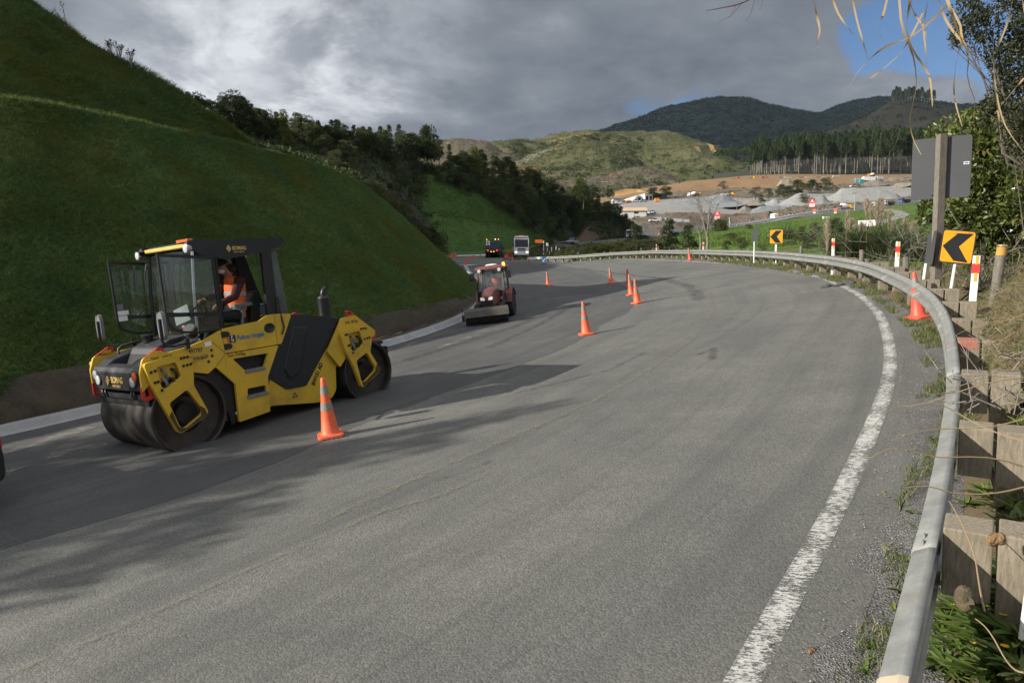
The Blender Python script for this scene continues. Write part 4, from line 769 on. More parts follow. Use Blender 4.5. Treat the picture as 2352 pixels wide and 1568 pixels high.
# rear body
RH = fillet([(-.2, 1.925), (-.62, 1.87), (-1.33, 1.725), (-.925, 1.20), (-.395, .60), (.04, .62), (.15, .735), (.40, .92), (.07, 1.45)], .05)
b = MB(); b.prism(RH, 'y', -.755, .755); b.build('engine_hood', NAVY, roller, bevel=.04)
b = MB(); b.prism([(-.25, 1.72), (-.60, 1.68), (-.45, 1.3), (-.30, .85), (-.05, .78), (.05, 1.0)], 'y', -.775, .775); b.build('hood_pressing', NAVY, roller, bevel=.035)
LB = fillet([(.40, .92), (.42, .42), (.35, .40), (-.606, .245), (-.943, .26), (-1.062, .393), (-1.11, .82), (-1.27, .97), (-1.2, 1.15), (-.93, 1.22), (-.4, .62), (.05, .64)], .05)
b = MB(); b.prism(LB, 'y', -.735, .735); b.build('rear_body', YEL, roller, bevel=.02)
RF = fillet([(-1.30, 1.72), (-1.614, 1.752), (-2.094, 1.386), (-2.06, 1.29), (-1.9, 1.22), (-1.25, 1.12), (-1.28, .96), (-1.13, .82), (-.88, 1.15)], .02); plate('rear_frame', RF, .79, .845, YEL, .01, (1, -1))
b = MB(); b.prism([(-1.3, 1.68), (-1.6, 1.69), (-2.0, 1.36), (-1.9, 1.25), (-1.3, 1.22)], 'y', -.785, .785); b.build('rear_deck', NAVY, roller)
text('lettering', 'BW151 AD', .115, INKB, roller, basis((-.575, .742, .565), Vector((-.56, 0, .83)), Vector((.83, 0, .56)), Vector((0, 1, 0))), .002, bold=.03, sx=.8)
q = MB(); q.tube([(-1.82, -.3, 1.55), (-1.82, -.3, 2.10)], .125, 20); q.lathe([(.125, 2.10), (.1, 2.14), (.055, 2.15)], 20, 'z', (-1.82, -.3, 0)); q.tube([(-1.82, -.3, 2.12), (-1.82, -.3, 2.2), (-1.85, -.3, 2.26), (-1.91, -.3, 2.30)], .05, 12); q.build('exhaust_stack', BLK, roller, smooth=40)
# scraper bars
for s in (1, -1):
    sb = MB(); sb.box((s * 2.43, 0, .985), (.05, 1.5, .07)); sb.box((s * 2.40, 0, .90), (.025, 1.6, .10)); so_ = sb.build('scraper', CHAR if s > 0 else DARKM, roller, bevel=.004)
    for y in (-.55, -.45, .42, .50):
        q = MB(); q.tube([(s * 2.42, y, 1.08), (s * 2.47, y + .02, 1.05), (s * 2.48, y + .05, 1.0), (s * 2.45, y + .06, .96)], .018, 7); q.build('water_hose', BLK, so_, smooth=60)
    q = MB(); q.tube([(s * 2.44, -.62, 1.10), (s * 2.44, .62, 1.10)], .03, 8); q.build('spray_bar', DARKM, so_, smooth=60)
# cab
b = MB(); b.box((.78, 0, 1.44), (1.4, 1.5, .06)); b.build('cab_floor', BLK, roller)
for s in (1, -1):
    y = s * .725
    b = MB(); b.tube([(1.055, y, 1.84), (1.05, y, 2.4), (1.03, y, 3.02)], .05, 4); b.build('door_pillar', BLK, roller)
    b = MB(); b.prism([(.21, 1.96), (.0, 1.96), (-.01, 3.08), (.18, 3.06)], 'y', y - .03, y + .03); b.build('rear_pillar', BLK, roller)
    b = MB(); b.tube([(1.46, s * .70, 1.78), (1.42, s * .70, 2.5), (1.36, s * .70, 3.1)], .028, 6); b.build('windscreen_pillar', CHROME if s > 0 else BLK, roller)
    b = MB(); b.prism([(1.04, 1.82), (1.46, 1.80), (1.42, 1.95), (1.04, 1.95)], 'y', y - .03, y + .02); b.build('sill', BLK, roller)
    q = MB(); q.prism([(-.01, 1.98), (-.22, 1.95), (-.13, 3.08), (-.01, 3.08)], 'y', y - .006, y + .006); q.build('quarter_window', GLSD, roller)
    q = MB(); q.tube([(.0, s * .80, 2.25), (.0, s * .82, 1.95), (-.01, s * .86, 1.72), (.05, s * .86, 1.60)], .016, 8); q.build('grab_handle', BLK, roller, smooth=60)
    # door swung fully open, glass leaf lying forward beside the windscreen
    yo = s * .805; k = s
    leaf = thing('open_door', None, None); leaf.parent = roller; KIDS.setdefault(roller.name, []).append(leaf)
    OD = [(1.09, 3.0), (1.985, 3.08), (1.985, 2.03), (1.93, 1.93), (1.75, 1.85), (1.5, 1.815), (1.09, 1.83)]
    OI = [(1.13, 2.955), (1.955, 3.035), (1.955, 2.19), (1.13, 2.115)]; OJ = [(1.13, 2.06), (1.94, 2.12), (1.94, 2.05), (1.90, 1.96), (1.73, 1.885), (1.5, 1.85), (1.13, 1.865)]
    q = MB(); q.prism([OD, OI[::-1], OJ[::-1]], 'y', yo - .015, yo + .015); q.build('door_frame', BLK, leaf)
    q = MB(); q.prism(OI, 'y', yo - .003, yo + .003); q.prism(OJ, 'y', yo - .003, yo + .003); q.build('door_glass', GLS, leaf)
    q = MB(); q.tube([(1.10, yo + k * .03, 2.42), (1.55, yo + k * .05, 2.21), (1.60, yo + k * .05, 2.17), (1.62, yo + k * .04, 2.08)], .014, 8); q.build('door_rail', BLK, leaf, smooth=60)
    if s < 0:
        for z0, w_, h_ in ((2.32, .10, .10), (2.22, .17, .075), (2.13, .14, .085)): q = MB(); q.box((1.955 - w_ / 2, yo + .02, z0), (w_, .004, h_)); q.build('sticker', INKW if z0 < 2.3 else GREYP, leaf)
def curved_pane(name, x, y0, y1, z0, z1, bul, lean, m, n=10):
    q = MB(); pts = [(x + bul * (1 - (2 * i / n - 1) ** 2), lerp(y0, y1, i / n)) for i in range(n + 1)]
    vs = [(px, py, z0) for px, py in pts] + [(px - lean, py * .97, z1) for px, py in pts]; q.add(vs, [(i, i + 1, i + n + 2, i + n + 1) for i in range(n)]); return q.build(name, m, roller, smooth=80)
curved_pane('windscreen', 1.43, -.70, .70, 1.62, 3.12, .10, .08, GLS); curved_pane('rear_window', -.20, -.70, .70, 1.96, 3.08, -.06, -.08, GLS)
q = MB(); q.tube([(1.50, .34, 3.0), (1.53, .30, 2.7), (1.53, .25, 2.45)], .008, 6); q.tube([(1.525, .30, 2.72), (1.54, .30, 2.28)], .012, 6); q.build('wiper', BLK, roller)
q = MB(); q.tube([(1.47, -.60, 3.0), (1.52, -.62, 2.8), (1.53, -.60, 2.55)], .009, 6); q.build('washer_hose', GREYP, roller, smooth=60)
RS = fillet([(1.48, 3.20), (1.46, 3.255), (1.33, 3.27), (.80, 3.262), (-.26, 3.26), (-.295, 3.225), (-.295, 3.17), (-.13, 3.10), (.0, 3.07), (.20, 3.02), (.84, 2.95), (1.10, 2.985), (1.30, 3.05)], .02)
b = MB(); b.prism(RS, 'y', -.77, -.70); b.prism(RS, 'y', .70, .77); b.prism([(1.40, 3.19), (1.36, 3.255), (-.25, 3.258), (-.27, 3.17)], 'y', -.71, .71); roof = b.build('roof', BLK, roller, bevel=.015)
q = MB(); q.prism([(1.42, 3.15), (1.49, 3.16), (1.50, 3.215), (1.40, 3.215)], 'y', -.55, .70); q.build('front_visor', mat('pale_yellow', (.66, .52, .14), .5), roof, bevel=.01)  # visor is roller yellow made paler, sunlight put into the colour
q = MB(); q.box((1.36, .50, 3.275), (.1, .34, .045)); q.build('beacon_bar', AMBER, roof, bevel=.01)
q = MB(); q.box((1.36, -.72, 3.2), (.3, .3, .03)); q.build('roof_corner', BLK, roof, bevel=.008)
for y in (.76, -.80):
    q = MB(); q.lathe([(1e-7, -.05), (.05, -.05), (.07, 0.0), (.075, .035), (.06, .04), (1e-7, .03)], 18, 'x', (1.47, y, 3.14)); l = q.build('work_light', CHROME, roof, smooth=50)
    q = MB(); q.lathe([(.062, .041), (.04, .05), (1e-7, .053)], 18, 'x', (1.47, y, 3.14)); q.build('lens', LENS, l, smooth=60)
text('lettering', 'BOMAG', .088, INKY, roof, YT(.72, .772, 3.09, -.02), .002, bold=.012, sx=.8); diamond(roof, YT(.79, .772, 3.115, 0), INKY, .055); text('lettering', 'FAYAT GROUP', .032, INKY, roof, YT(.70, .772, 3.045, -.02), .002, sx=.85)
# inside the cab
b = MB(); b.prism(fillet([(.60, 1.66), (.62, 1.80), (.20, 1.84), (.14, 1.78), (.14, 1.6), (.55, 1.6)], .04), 'y', -.27, .27); seat = b.build('seat', BLK, roller, bevel=.03)
b = MB(); b.prism(fillet([(.24, 1.80), (.20, 2.10), (.10, 2.38), (-.02, 2.39), (.02, 2.0), (.06, 1.75)], .04), 'y', -.26, .26); b.build('seat_back', BLK, seat, bevel=.03)
for s in (1, -1): q = MB(); q.prism(fillet([(.60, 2.13), (.60, 2.19), (.28, 2.21), (.24, 2.15)], .02), 'y', s * .30, s * .42); q.build('armrest', GREYP, seat, bevel=.015)
q = MB(); q.box((.35, .05, 1.55), (.42, .4, .16)); q.tube([(.5, .36, 1.6), (.42, .36, 2.12)], .03, 8); q.build('seat_base', GREYP, seat)
q = MB(); q.box((1.05, -.05, 1.68), (.25, .40, .46)); q.tube([(1.0, -.05, 1.9), (.86, -.05, 2.14)], .04, 8); con = q.build('console', BLK, roller, bevel=.02)
q = MB(); a = [(.84 + .05 * math.cos(t), -.05 + .19 * math.sin(t), 2.17 + .17 * math.cos(t)) for t in np.linspace(0, 2 * math.pi, 25)]; q.tube(a, .016, 7); q.tube([a[0], a[12]], .012, 6); q.tube([a[6], a[18]], .012, 6); q.build('steering_wheel', BLK, con, smooth=60)
q = MB(); q.box((-.10, .05, 2.03), (.28, .42, .14)); q.build('storage_tray', GREYP, roller, bevel=.015); q = MB(); q.box((-.10, .1, 2.12), (.24, .3, .05)); q.build('lunch_box', INKBL, roller, bevel=.02)
q = MB(); q.box((1.28, -.05, 2.10), (.01, .5, .26), Matrix.Rotation(.2, 3, 'X')); q.build('paper_sheet', mat('plan_paper', (.5, .52, .52), .8), roller)
q = MB()
for k in range(7): q.ball((1.36 + random.uniform(-.1, .1), .45 + random.uniform(-.12, .12), 1.90 + random.uniform(-.02, .03)), random.uniform(.05, .08), 7, (1, 1, .55))
q.build('rag', mat('pink_cloth', (.75, .2, .38), .9, scale=20), roller, smooth=70)
# mirrors on long arms, front camera lamp
for s in (1, -1):
    q = MB(); q.tube([(1.76, s * .84, 1.70), (2.0, s * .98, 1.69), (2.16, s * 1.02, 1.72), (2.19, s * 1.02, 1.80), (2.185, s * 1.02, 2.12)], .02, 8); q.box((1.74, s * .86, 1.69), (.06, .06, .16)); arm = q.build('mirror_arm', BLK, roller, smooth=50)
    q = MB(); q.loftrings([[(2.13 + x_ + .012 * a, s * 1.02 + y_ * .095 * k, 2.02 + z_) for (y_, z_) in [(math.copysign(abs(math.cos(t)) ** .6, math.cos(t)), .21 * math.copysign(abs(math.sin(t)) ** .7, math.sin(t))) for t in np.linspace(0, 2 * math.pi, 24, endpoint=False)]] for a, x_, k in ((0, .04, .55), (0, .055, .95), (0, .03, 1.0), (0, .005, .96))]); mir = q.build('mirror', GREYP, arm, smooth=45)
    q = MB(); q.loftrings([[(2.133, s * 1.02 + y_ * .085, 2.02 + z_) for (y_, z_) in [(math.cos(t), .195 * math.sin(t)) for t in np.linspace(0, 2 * math.pi, 20, endpoint=False)]], [(2.130, s * 1.02 + y_ * .08, 2.02 + z_) for (y_, z_) in [(math.cos(t), .19 * math.sin(t)) for t in np.linspace(0, 2 * math.pi, 20, endpoint=False)]]]); q.build('mirror_glass', CHROME, mir)
q = MB(); q.tube([(1.52, .66, 1.80), (1.56, .70, 1.86), (1.60, .72, 1.90)], [.08, .10, .11], 20); wl = q.build('work_light', BLK, roller, smooth=40); q = MB(); q.tube([(1.60, .72, 1.90), (1.606, .725, 1.906)], [.098, .09], 20); q.build('lens', GREYP, wl, smooth=40)
# the driver
sm = Matrix.Translation((0, 0, 0))
op = person('person', 'driver in orange vest, maroon hood and black cap seated in the yellow roller', MR @ Matrix.Translation((.15, .14, -.1)) @ Matrix.Scale(1.1, 4), dict(
 pelvis=(.25, 0, 1.93), chest=(.20, 0, 2.38), neck=(.25, 0, 2.54), head=(.36, 0, 2.68), face=(.9, .02, -.35), shl=(.22, .19, 2.45), shr=(.22, -.19, 2.45), ell=(.40, .27, 2.20), elr=(.44, -.25, 2.22), wrl=(.62, .24, 2.12), wrr=(.67, -.16, 2.19),
 hipl=(.30, .11, 1.90), hipr=(.30, -.11, 1.90), knl=(.72, .15, 1.93), knr=(.72, -.15, 1.93), anl=(.86, .15, 1.58), anr=(.86, -.15, 1.58)), MAROON, DKCLOTH, DKCLOTH, sleeve=MAROON, mask=True)
# ------------------------------------------------------------------ finding the ground under a line of sight (used once, at build time)
from mathutils.bvhtree import BVHTree
def _bvh():
    vs, fs = [], []
    for o in list(C.objects):
        if o.type == 'MESH' and o.get('kind') == 'structure' and o.name not in ('ground', 'edge_line', 'kerb'):
            n = len(vs); co = np.empty(len(o.data.vertices) * 3, np.float32); o.data.vertices.foreach_get('co', co); vs += co.reshape(-1, 3).tolist()
            fs += [tuple(i + n for i in p.vertices) for p in o.data.polygons]
    return BVHTree.FromPolygons(vs, fs)
BV = _bvh()
def GR(px, py, dflt=None):
    h = BV.ray_cast(Vector((0, 0, 0)), Vector(ray(px, py)).normalized(), 8000)
    if h[0] is None: return Vector(P(px, py, dflt or 300))
    return h[0]
def down(p, up=30):
    h = BV.ray_cast(Vector((p[0], p[1], p[2] + up)), Vector((0, 0, -1)), 500); return h[0] if h[0] is not None else Vector(p)
def depth(p): return p[1] * math.cos(PITCH) - p[2] * math.sin(PITCH)
def yaw_cam(p): return math.atan2(-p[1], -p[0])                   # yaw that faces the camera

def ground_ribbon(name, pts, width, m, lift=.5, n=40, lo=300):
    A = np.array(pts, float); t = np.linspace(0, len(A) - 1.001, n); i = t.astype(int); f = (t - i)[:, None]; c_ = A[i] * (1 - f) + A[i + 1] * f; q = MB(); vs = []; pr = None
    for k, (x, y) in enumerate(c_):
        p = GR(x, y); p = pr if (pr is not None and abs(depth(p) - depth(pr)) > 70) else p; pr = p; w_ = width * (.6 + .8 * random.random()); u = Vector(ray(x, y)); up = Vector((0, 0, 1)); s_ = u.cross(up).normalized(); d = Vector(ray(*c_[min(k + 1, n - 1)])) - Vector(ray(*c_[max(k - 1, 0)])); d.normalize(); e = d.cross(u).normalized()
        for q_ in (-1, 1): g = down(p + e * q_ * w_ / 2, 12); vs.append(g + Vector((0, 0, lift)))
    q.add(vs, [(2 * k, 2 * k + 1, 2 * k + 3, 2 * k + 2) for k in range(n - 1)]); return tag(q.build(name, m), kind='structure')
for pts, w_, mm in (([(1237, 428), (1270, 420), (1305, 412)], 5, M_CLAY), ([(1300, 400), (1330, 408), (1352, 418), (1408, 422)], 5, M_YARD), ([(1262, 327), (1310, 316), (1392, 303.5)], 5, M_YCLAY), ([(1515, 356), (1545, 348), (1570, 341)], 7, M_CLAY), ([(1425, 338), (1434, 352)], 7, M_YCLAY), ([(1630, 332), (1640, 348), (1646, 356)], 8, M_YCLAY), ([(1600, 338), (1606, 350)], 6, M_CLAY), ([(1395, 330), (1420, 334)], 5, M_YCLAY), ([(1100, 400), (1140, 395)], 5, M_CLAY), ([(1445, 396), (1475, 392), (1500, 400)], 3, M_CLAY), ([(1560, 344), (1580, 338)], 5, M_CLAY)):
    ground_ribbon('hill_track', pts, w_, mm, .9)
# ------------------------------------------------------------------ guardrail
GALV = mat('galvanised_steel', (0.26, 0.265, 0.25), 0.55, 0.15, var=0.26, scale=7, dirt=(0.21, 0.185, 0.14), dirtamt=0.6)
def woodmat(name, a, b_, grain=(1, 1, 0.12)):
    m, nt, N, L, b = nodes(name); tc = N.new('ShaderNodeTexCoord').outputs['Object']; n = tnoise(N, L, tc, 58, 9, 0.75, stretch=grain); n2 = tnoise(N, L, tc, 3, 4, 0.6)
    c = ramp(N, L, n, [(0.35, tuple(x * .62 for x in a)), (0.5, a), (0.68, b_)]); c = mixc(N, L, ramp(N, L, n2, [(0.45, (0, 0, 0)), (0.7, (0.5,) * 3)]), c, tuple(x * .6 for x in a))
    L.new(c, b.inputs['Base Color']); b.inputs['Roughness'].default_value = 0.85; bumpn(N, L, b, n, 0.5, 0.01); return m
WOOD = woodmat('weathered_timber', (0.225, 0.19, 0.138), (0.32, 0.275, 0.21)); WOODR = woodmat('red_sprayed_timber', (0.36, 0.13, 0.10), (0.4, 0.2, 0.15)); WOODG = woodmat('grey_timber', (0.16, 0.14, 0.115), (0.25, 0.22, 0.18))
gr = thing('guardrail', 'long galvanised guardrail on timber posts sweeping around the outside of the bend', 'guardrail')
rl = drop(rail, .72); arc = np.r_[0, np.cumsum(np.linalg.norm(np.diff(rl, axis=0), axis=1))]
i0 = np.argmin(np.hypot(rail[:, 0] - 1.42, rail[:, 1] - 2.3)); A0 = arc[i0]
def railat(a, d=0.0, h=0.0):
    a = a + A0; p = np.array([np.interp(a, arc, rl[:, k]) for k in range(3)]); q = np.array([np.interp(a + .3, arc, rl[:, k]) for k in range(3)]) - np.array([np.interp(a - .3, arc, rl[:, k]) for k in range(3)])
    t = Vector(q).normalized(); up = Vector((0, 0, 1)); r = t.cross(up).normalized(); up = r.cross(t); p = Vector(p) + r * d + up * h; return p, t, r, up
WP = [(0, 0), (-.03, -.002), (-.088, -.034), (-.1, -.048), (-.1, -.092), (-.09, -.104), (-.012, -.140), (-.005, -.15), (-.005, -.162), (-.012, -.172), (-.09, -.208), (-.1, -.22), (-.1, -.264), (-.088, -.278), (-.03, -.31), (0, -.312)]
amax = arc[-1] - A0
js = [-3.2, 1.15] + list(np.arange(1.15 + 3.81, amax, 3.81)) + [amax]
for n, (a, b_) in enumerate(zip(js, js[1:])):
    q = MB(); rings = []
    for t in np.linspace(a - .04, b_ + .16, 14):
        p, tt, r, up = railat(min(t, amax), 0, 0); lap = .004 if t < a + .13 else 0.0
        rings.append([tuple(p + r * (d - lap) + up * z) for d, z in WP])
    m = len(WP); q.add([v for g in rings for v in g], [(i * m + k, i * m + k + 1, (i + 1) * m + k + 1, (i + 1) * m + k) for i in range(13) for k in range(m - 1)])
    o = q.build('rail_section', GALV, gr, smooth=16); so_ = o.modifiers.new('thick', 'SOLIDIFY'); so_.thickness = .004; so_.offset = 0
    if a < 25:
        for da in (.02, .1):
            for z, d in ((-.07, -.101), (-.242, -.101), (-.018, -.062), (-.294, -.062)):
                p, tt, r, up = railat(a + da); q = MB(); q.ball((0, 0, 0), .02, 8, (1.5, .45, 1)); q.v = [p + tt * v.x + r * (d + v.y) + up * (z + v.z) for v in q.v]; q.build('bolt', GALV, o, smooth=80)
p, tt, r, up = railat(amax)                                       # flared end
q = MB(); rings = [[tuple(p + tt * t + r * (-.35 * t * t) + r * d + up * (z - .05 * t)) for d, z in WP] for t in np.linspace(-.05, 1.6, 8)]; m = len(WP); q.add([v for g in rings for v in g], [(i * m + k, i * m + k + 1, (i + 1) * m + k + 1, (i + 1) * m + k) for i in range(7) for k in range(m - 1)]); o = q.build('end_piece', WHITE, gr, smooth=60); o.modifiers.new('thick', 'SOLIDIFY').thickness = .004
PA = [-1.9, -.35, 1.42, 3.25, 4.9, 6.6, 8.15] + list(np.arange(9.85, amax - 1, 1.78))
for n, a in enumerate(PA):
    p, tt, r, up = railat(a); jr = Matrix.Rotation(random.uniform(-.035, .035), 3, 'Z'); R3 = Matrix(((tt.x, r.x, up.x), (tt.y, r.y, up.y), (tt.z, r.z, up.z))); W = WOOD
    w_, jit = .205, random.uniform(-.012, .012)
    q = MB(); q.box((0, .003 + .11, -.165 + jit), (w_, .205, .36)); q.v = [p + R3 @ v for v in q.v]; q.build('blockout', W, gr, bevel=.008)
    if n == 5:
        q = MB(); q.box((-w_ / 2 - .002, .1, -.035), (.003, .19, .085)); q.box((0, .1, .0165 + jit), (w_ * .96, .19, .003)); q.v = [p + R3 @ v for v in q.v]; q.build('red_spray', WOODR, gr)
    q = MB(); q.box((.004, .225 + .112, -.47 + jit * 2), (w_ + .008, .215, .98)); q.v = [p + R3 @ (jr @ (v - Vector((0, .33, 0))) + Vector((0, .33 + .006, 0))) for v in q.v]; q.build('post', W if n != 5 else WOOD, gr, bevel=.008)
q = MB(); rr_ = []
for t in (6.52, 6.60): p, tt, r, up = railat(t); rr_.append([tuple(p + r * (d - .004) + up * z) for d, z in WP[:8]])
q.add(rr_[0] + rr_[1], [(k, k + 1, k + 9, k + 8) for k in range(7)]); q.build('paint_mark', mat('pink_mark', (.4, .12, .13), .7), gr)

q = MB(); rr_ = []
for t in (-.02, .035): p, tt, r, up = railat(t); rr_.append([tuple(p + r * (d - .005) + up * (z + .002)) for d, z in WP[:9]])
q.add(rr_[0] + rr_[1], [(k, k + 1, k + 10, k + 9) for k in range(8)]); q.build('cream_mark', mat('cream_mark', (.5, .42, .3), .7), gr)
# ------------------------------------------------------------------ cones
CO = mat('cone_orange', (0.76, 0.125, 0.045), 0.5, var=0.14, scale=9, dirt=(0.42, 0.14, 0.07), dirtamt=0.55); COP = mat('faded_cone_red', (0.70, 0.085, 0.05), 0.5, var=0.15, scale=9, dirt=(0.34, 0.1, 0.07), dirtamt=0.5); BAND = mat('cone_band', (0.24, 0.225, 0.195), 0.5, var=0.25, scale=14, dirt=(0.24, 0.18, 0.12), dirtamt=0.5)
def cone_r(z): return lerp(.135, .032, (z - .05) / .85)
def make_cone(m, feet=True):
    t = thing('traffic_cone', None, 'traffic cone')
    q = MB(); o = fillet([(-.19, -.19), (.19, -.19), (.19, .19), (-.19, .19)], .05); i = [(x * .86, y * .86) for x, y in o]; n = len(o)
    q.loftrings([[(x, y, .012) for x, y in o], [(x, y, .04) for x, y in o], [(x * .95, y * .95, .052) for x, y in o]])
    if feet:
        for k in range(5):
            for s_, ax in ((-1, 0), (1, 0), (-1, 1), (1, 1)):
                u = -.14 + .07 * k; q.box(((s_ * .172, u) if ax == 0 else (u, s_ * .172)) + (.009,), (.035, .035, .018))
    q.build('base', m, t, smooth=40)
    q = MB(); q.lathe([(.16, .05), (.145, .062), (cone_r(.08), .08), (cone_r(.40), .40), (cone_r(.7), .7), (cone_r(.89), .89), (cone_r(.9) - .006, .905), (1e-7, .905)], 28); q.build('cone_body', m, t, smooth=45)
    for z0, z1 in ((.655, .79), (.42, .53)):
        q = MB(); q.lathe([(cone_r(z0) + .003, z0), (cone_r(z1) + .003, z1)], 28); q.f = q.f[:28]; q.mi = q.mi[:28]; q.build('reflective_band', BAND, t, smooth=60)
    return t
cone_a = make_cone(CO); cone_b = make_cone(COP)
CN = [(760, 1003, 'a', .3, 'largest orange cone with two grey bands, beside the roller', None), (1347, 769, 'a', .2, 'orange cone alone on the seam of the dark asphalt, nearer than the clustered cones', None), (1464, 697, 'a', .5, 'front cone of the cluster on the tip of the dark asphalt', None),
 (1450, 678, 'a', .2, 'middle cone of the cluster on the tip of the dark asphalt', None), (1445, 658, 'b', .1, 'thin reddish cone at the back of the cluster on the dark asphalt tip', None), (1404, 651, 'a', .7, 'orange cone on dark asphalt left of the clustered cones', None), (1259, 656, 'a', .4, 'orange cone alone in the middle of the dark lane right of the tractor', None),
 (2110, 731, 'b', .25, 'pinkish red cone on gravel against the near guardrail', None), (1585, 598, 'b', .3, 'dusty red cone standing at the edge line by the far guardrail', None),
 (1215, 604, 'b', .2, 'reddish cone right of the white truck, before the bend', None), (1177, 599, 'b', .2, 'reddish cone in front of the white truck', None)]
for n, (x, y, k, yw, lab, g) in enumerate(CN):
    h = hit(x, y); src = cone_a if k == 'a' else cone_b; M_ = at((h[0], h[1], h[2] + .006), yw, RN(h[0], h[1]))
    if n in (0, 4): c = src; c.matrix_world = M_; c['label'] = lab
    else: c = dup(src, M_, lab)
    c['group'] = 'cones along the edge of the dark lane' if n < 7 else 'cones standing on the road'
for n, (x, y) in enumerate([(1071, 617), (1068, 607.5), (1072, 602), (1077, 597.5), (1087.5, 595), (1103, 592), (1117, 591.5), (1160, 595), (1164, 593)]):
    p = GR(x, y, 90); dup(cone_b, at(p + Vector((0, 0, .01)), .2 * n), 'small red cone in the row left of and between the two far trucks', 'far cones by the two trucks')
for n in range(13):
    p = GR(1027 + n * 1.75 + (n % 3) * .5, 589.5 + (n % 4) * .6, 115); dup(cone_a, at(p + Vector((0, 0, .01)), n), 'tiny orange cone in the crowd of cones at the foot of the far green slope', 'stored cones at the foot of the far slope')
for n, x in enumerate((1166.5, 1171, 1174)):
    p = GR(x, 592 - n * .7, 112); t = thing('tube_delineator', 'pink red upright tube delineator between the two trucks', 'delineator', at(p), 'tube delineators between the trucks'); q = MB(); q.lathe([(.2, 0), (.2, .05), (.05, .06), (.05, 1.35), (1e-7, 1.36)], 10); q.build('tube', mat('delineator_red', (.85, .08, .05), .5), t)
# ------------------------------------------------------------------ edge marker posts
MRED = mat('marker_red', (.62, .03, .025), .45, var=.05); MYEL = mat('marker_amber', (.75, .33, .02), .35, var=.05)
def make_marker():
    t = thing('marker_post', None, 'marker post'); q = MB(); q.prism(fillet([(-.05, -.02), (.05, -.02), (.05, .0), (.035, .025), (-.035, .025), (-.05, 0)], .008, 2), 'z', -.3, 1.08); q.build('post_body', WHITE, t, bevel=.004)
    q = MB(); q.box((0, -.021, .885), (.104, .006, .15)); q.box((-.0505, -.01, .885), (.004, .022, .15)); q.box((.0505, -.01, .885), (.004, .022, .15)); q.build('red_band', MRED, t)
    for z in (1.01, .75): q = MB(); q.box((.008, -.0235, z), (.04, .005, .13)); q.build('reflector', MYEL, t, bevel=.003)
    return t
mk0 = make_marker()
MK = [(2213, 730, 8.75, 1.0, .045, 'nearest full red banded white marker post, in front of the arrow sign'), (2059, 660, 0, 1.0, .02, 'white marker post with red band just left of the tall sign post'), (1914, 603, 0, 1.0, .0, 'white marker post with red band in front of the pampas grass'), (1783, 588, 0, 1.0, .0, 'white marker post with red band in front of the distant arrow sign'), (1615, 590, 0, 1.0, .0, 'white marker post with red band by the bare leafless tree'), (1508, 588, 0, 1.0, .0, 'farthest white marker post with red band, left of the dark conifers')]
for n, (x, y, Y, s_, ln_, lab) in enumerate(MK):
    # stand it just behind the rail where its line of sight crosses
    best = min(np.linspace(1, amax - 1, 600), key=lambda a: abs((1176 + FPX * (lambda p: p[0] / depth(p))(railat(a, .42)[0])) - x) + (0 if railat(a, .42)[0].y > (9.3 if n else 0) else 1e4) + (abs(railat(a, .42)[0].y - 10.5) * 30 if n == 0 else 0))
    p, tt, r, up = railat(best, .42, -.72 + (.06 if n else 0.0)); top = 1.08
    want = {0: 588, 1: 555.5, 2: 548, 3: 548.6, 4: 556.5, 5: 561.6}[n]
    D = depth(p); ztop = ((784 - want) / FPX * math.cos(PITCH) - math.sin(PITCH)) * D; base = Vector((p.x, p.y, ztop - 1.08))
    M_ = at(base, yaw_cam(base) + math.pi / 2, (ln_, 0, 1))
    if n == 0: mk0.matrix_world = M_; mk0['label'] = lab; mk0['group'] = 'red banded white marker posts'
    else: dup(mk0, M_, lab, 'red banded white marker posts')
q0 = GR(2346, 1330, 3.3); t = thing('marker_post', 'plain white post beside the nearest timber block at the right edge', 'marker post', at(P(2392, 1325, 3.1), 2.2, (.12, .05, 1))); q = MB(); q.prism(fillet([(-.05, -.02), (.05, -.02), (.05, .03), (-.05, .03)], .01, 2), 'z', -.3, .28); q.build('post_body', WHITE, t, bevel=.004)

# ------------------------------------------------------------------ signs
SY = mat('sign_yellow', (.80, .36, .012), .45, var=.04); SB = mat('sign_black', (.018, .018, .02), .45); SG = mat('sign_back_grey', (.065, .068, .072), .45, var=.06, scale=2)
def chevron(cx, cy, D, size, yaw_off, label, base_py, lean=0.0, front=True, group=None):
    c = Vector(P(cx, cy, D)); yw = yaw_cam(c) + yaw_off; t = thing('chevron_sign', label, 'road sign', at(c, yw, (lean, 0, 1)), group); s = size / 2
    q = MB(); q.prism(fillet([(-s, -s * 1.12), (s, -s * 1.12), (s, s * 1.12), (-s, s * 1.12)], .05), 'x', -.004, .004); pn = q.build('sign_panel', SG, t)
    q = MB(); o = fillet([(-s * .985, -s * 1.1), (s * .985, -s * 1.1), (s * .985, s * 1.1), (-s * .985, s * 1.1)], .05); q.prism(o, 'x', .004, .006); q.build('border', SB, pn)
    q = MB(); q.prism([(a * .94, b_ * .95) for a, b_ in o], 'x', .006, .008); q.build('sign_face', SY, pn)
    q = MB(); ch = [(-.96, 0), (-.1, .88), (.88, .9), (.08, 0.02), (.8, -.98), (-.12, -.92)]; q.prism([(a * s * .92, b_ * s * 1.02) for a, b_ in ch], 'x', .008, .010); q.build('arrow', SB, pn)
    zt = -s if yaw_off > 1.4 else s * .9; zb = (((784 - base_py) / FPX * math.cos(PITCH) - math.sin(PITCH)) * D) - c.z
    q = MB(); q.tube([(-.035, .02, zt), (-.035, .02 , zb - .5)], .03, 12); q.build('sign_post', WHITE, t, smooth=50); return t
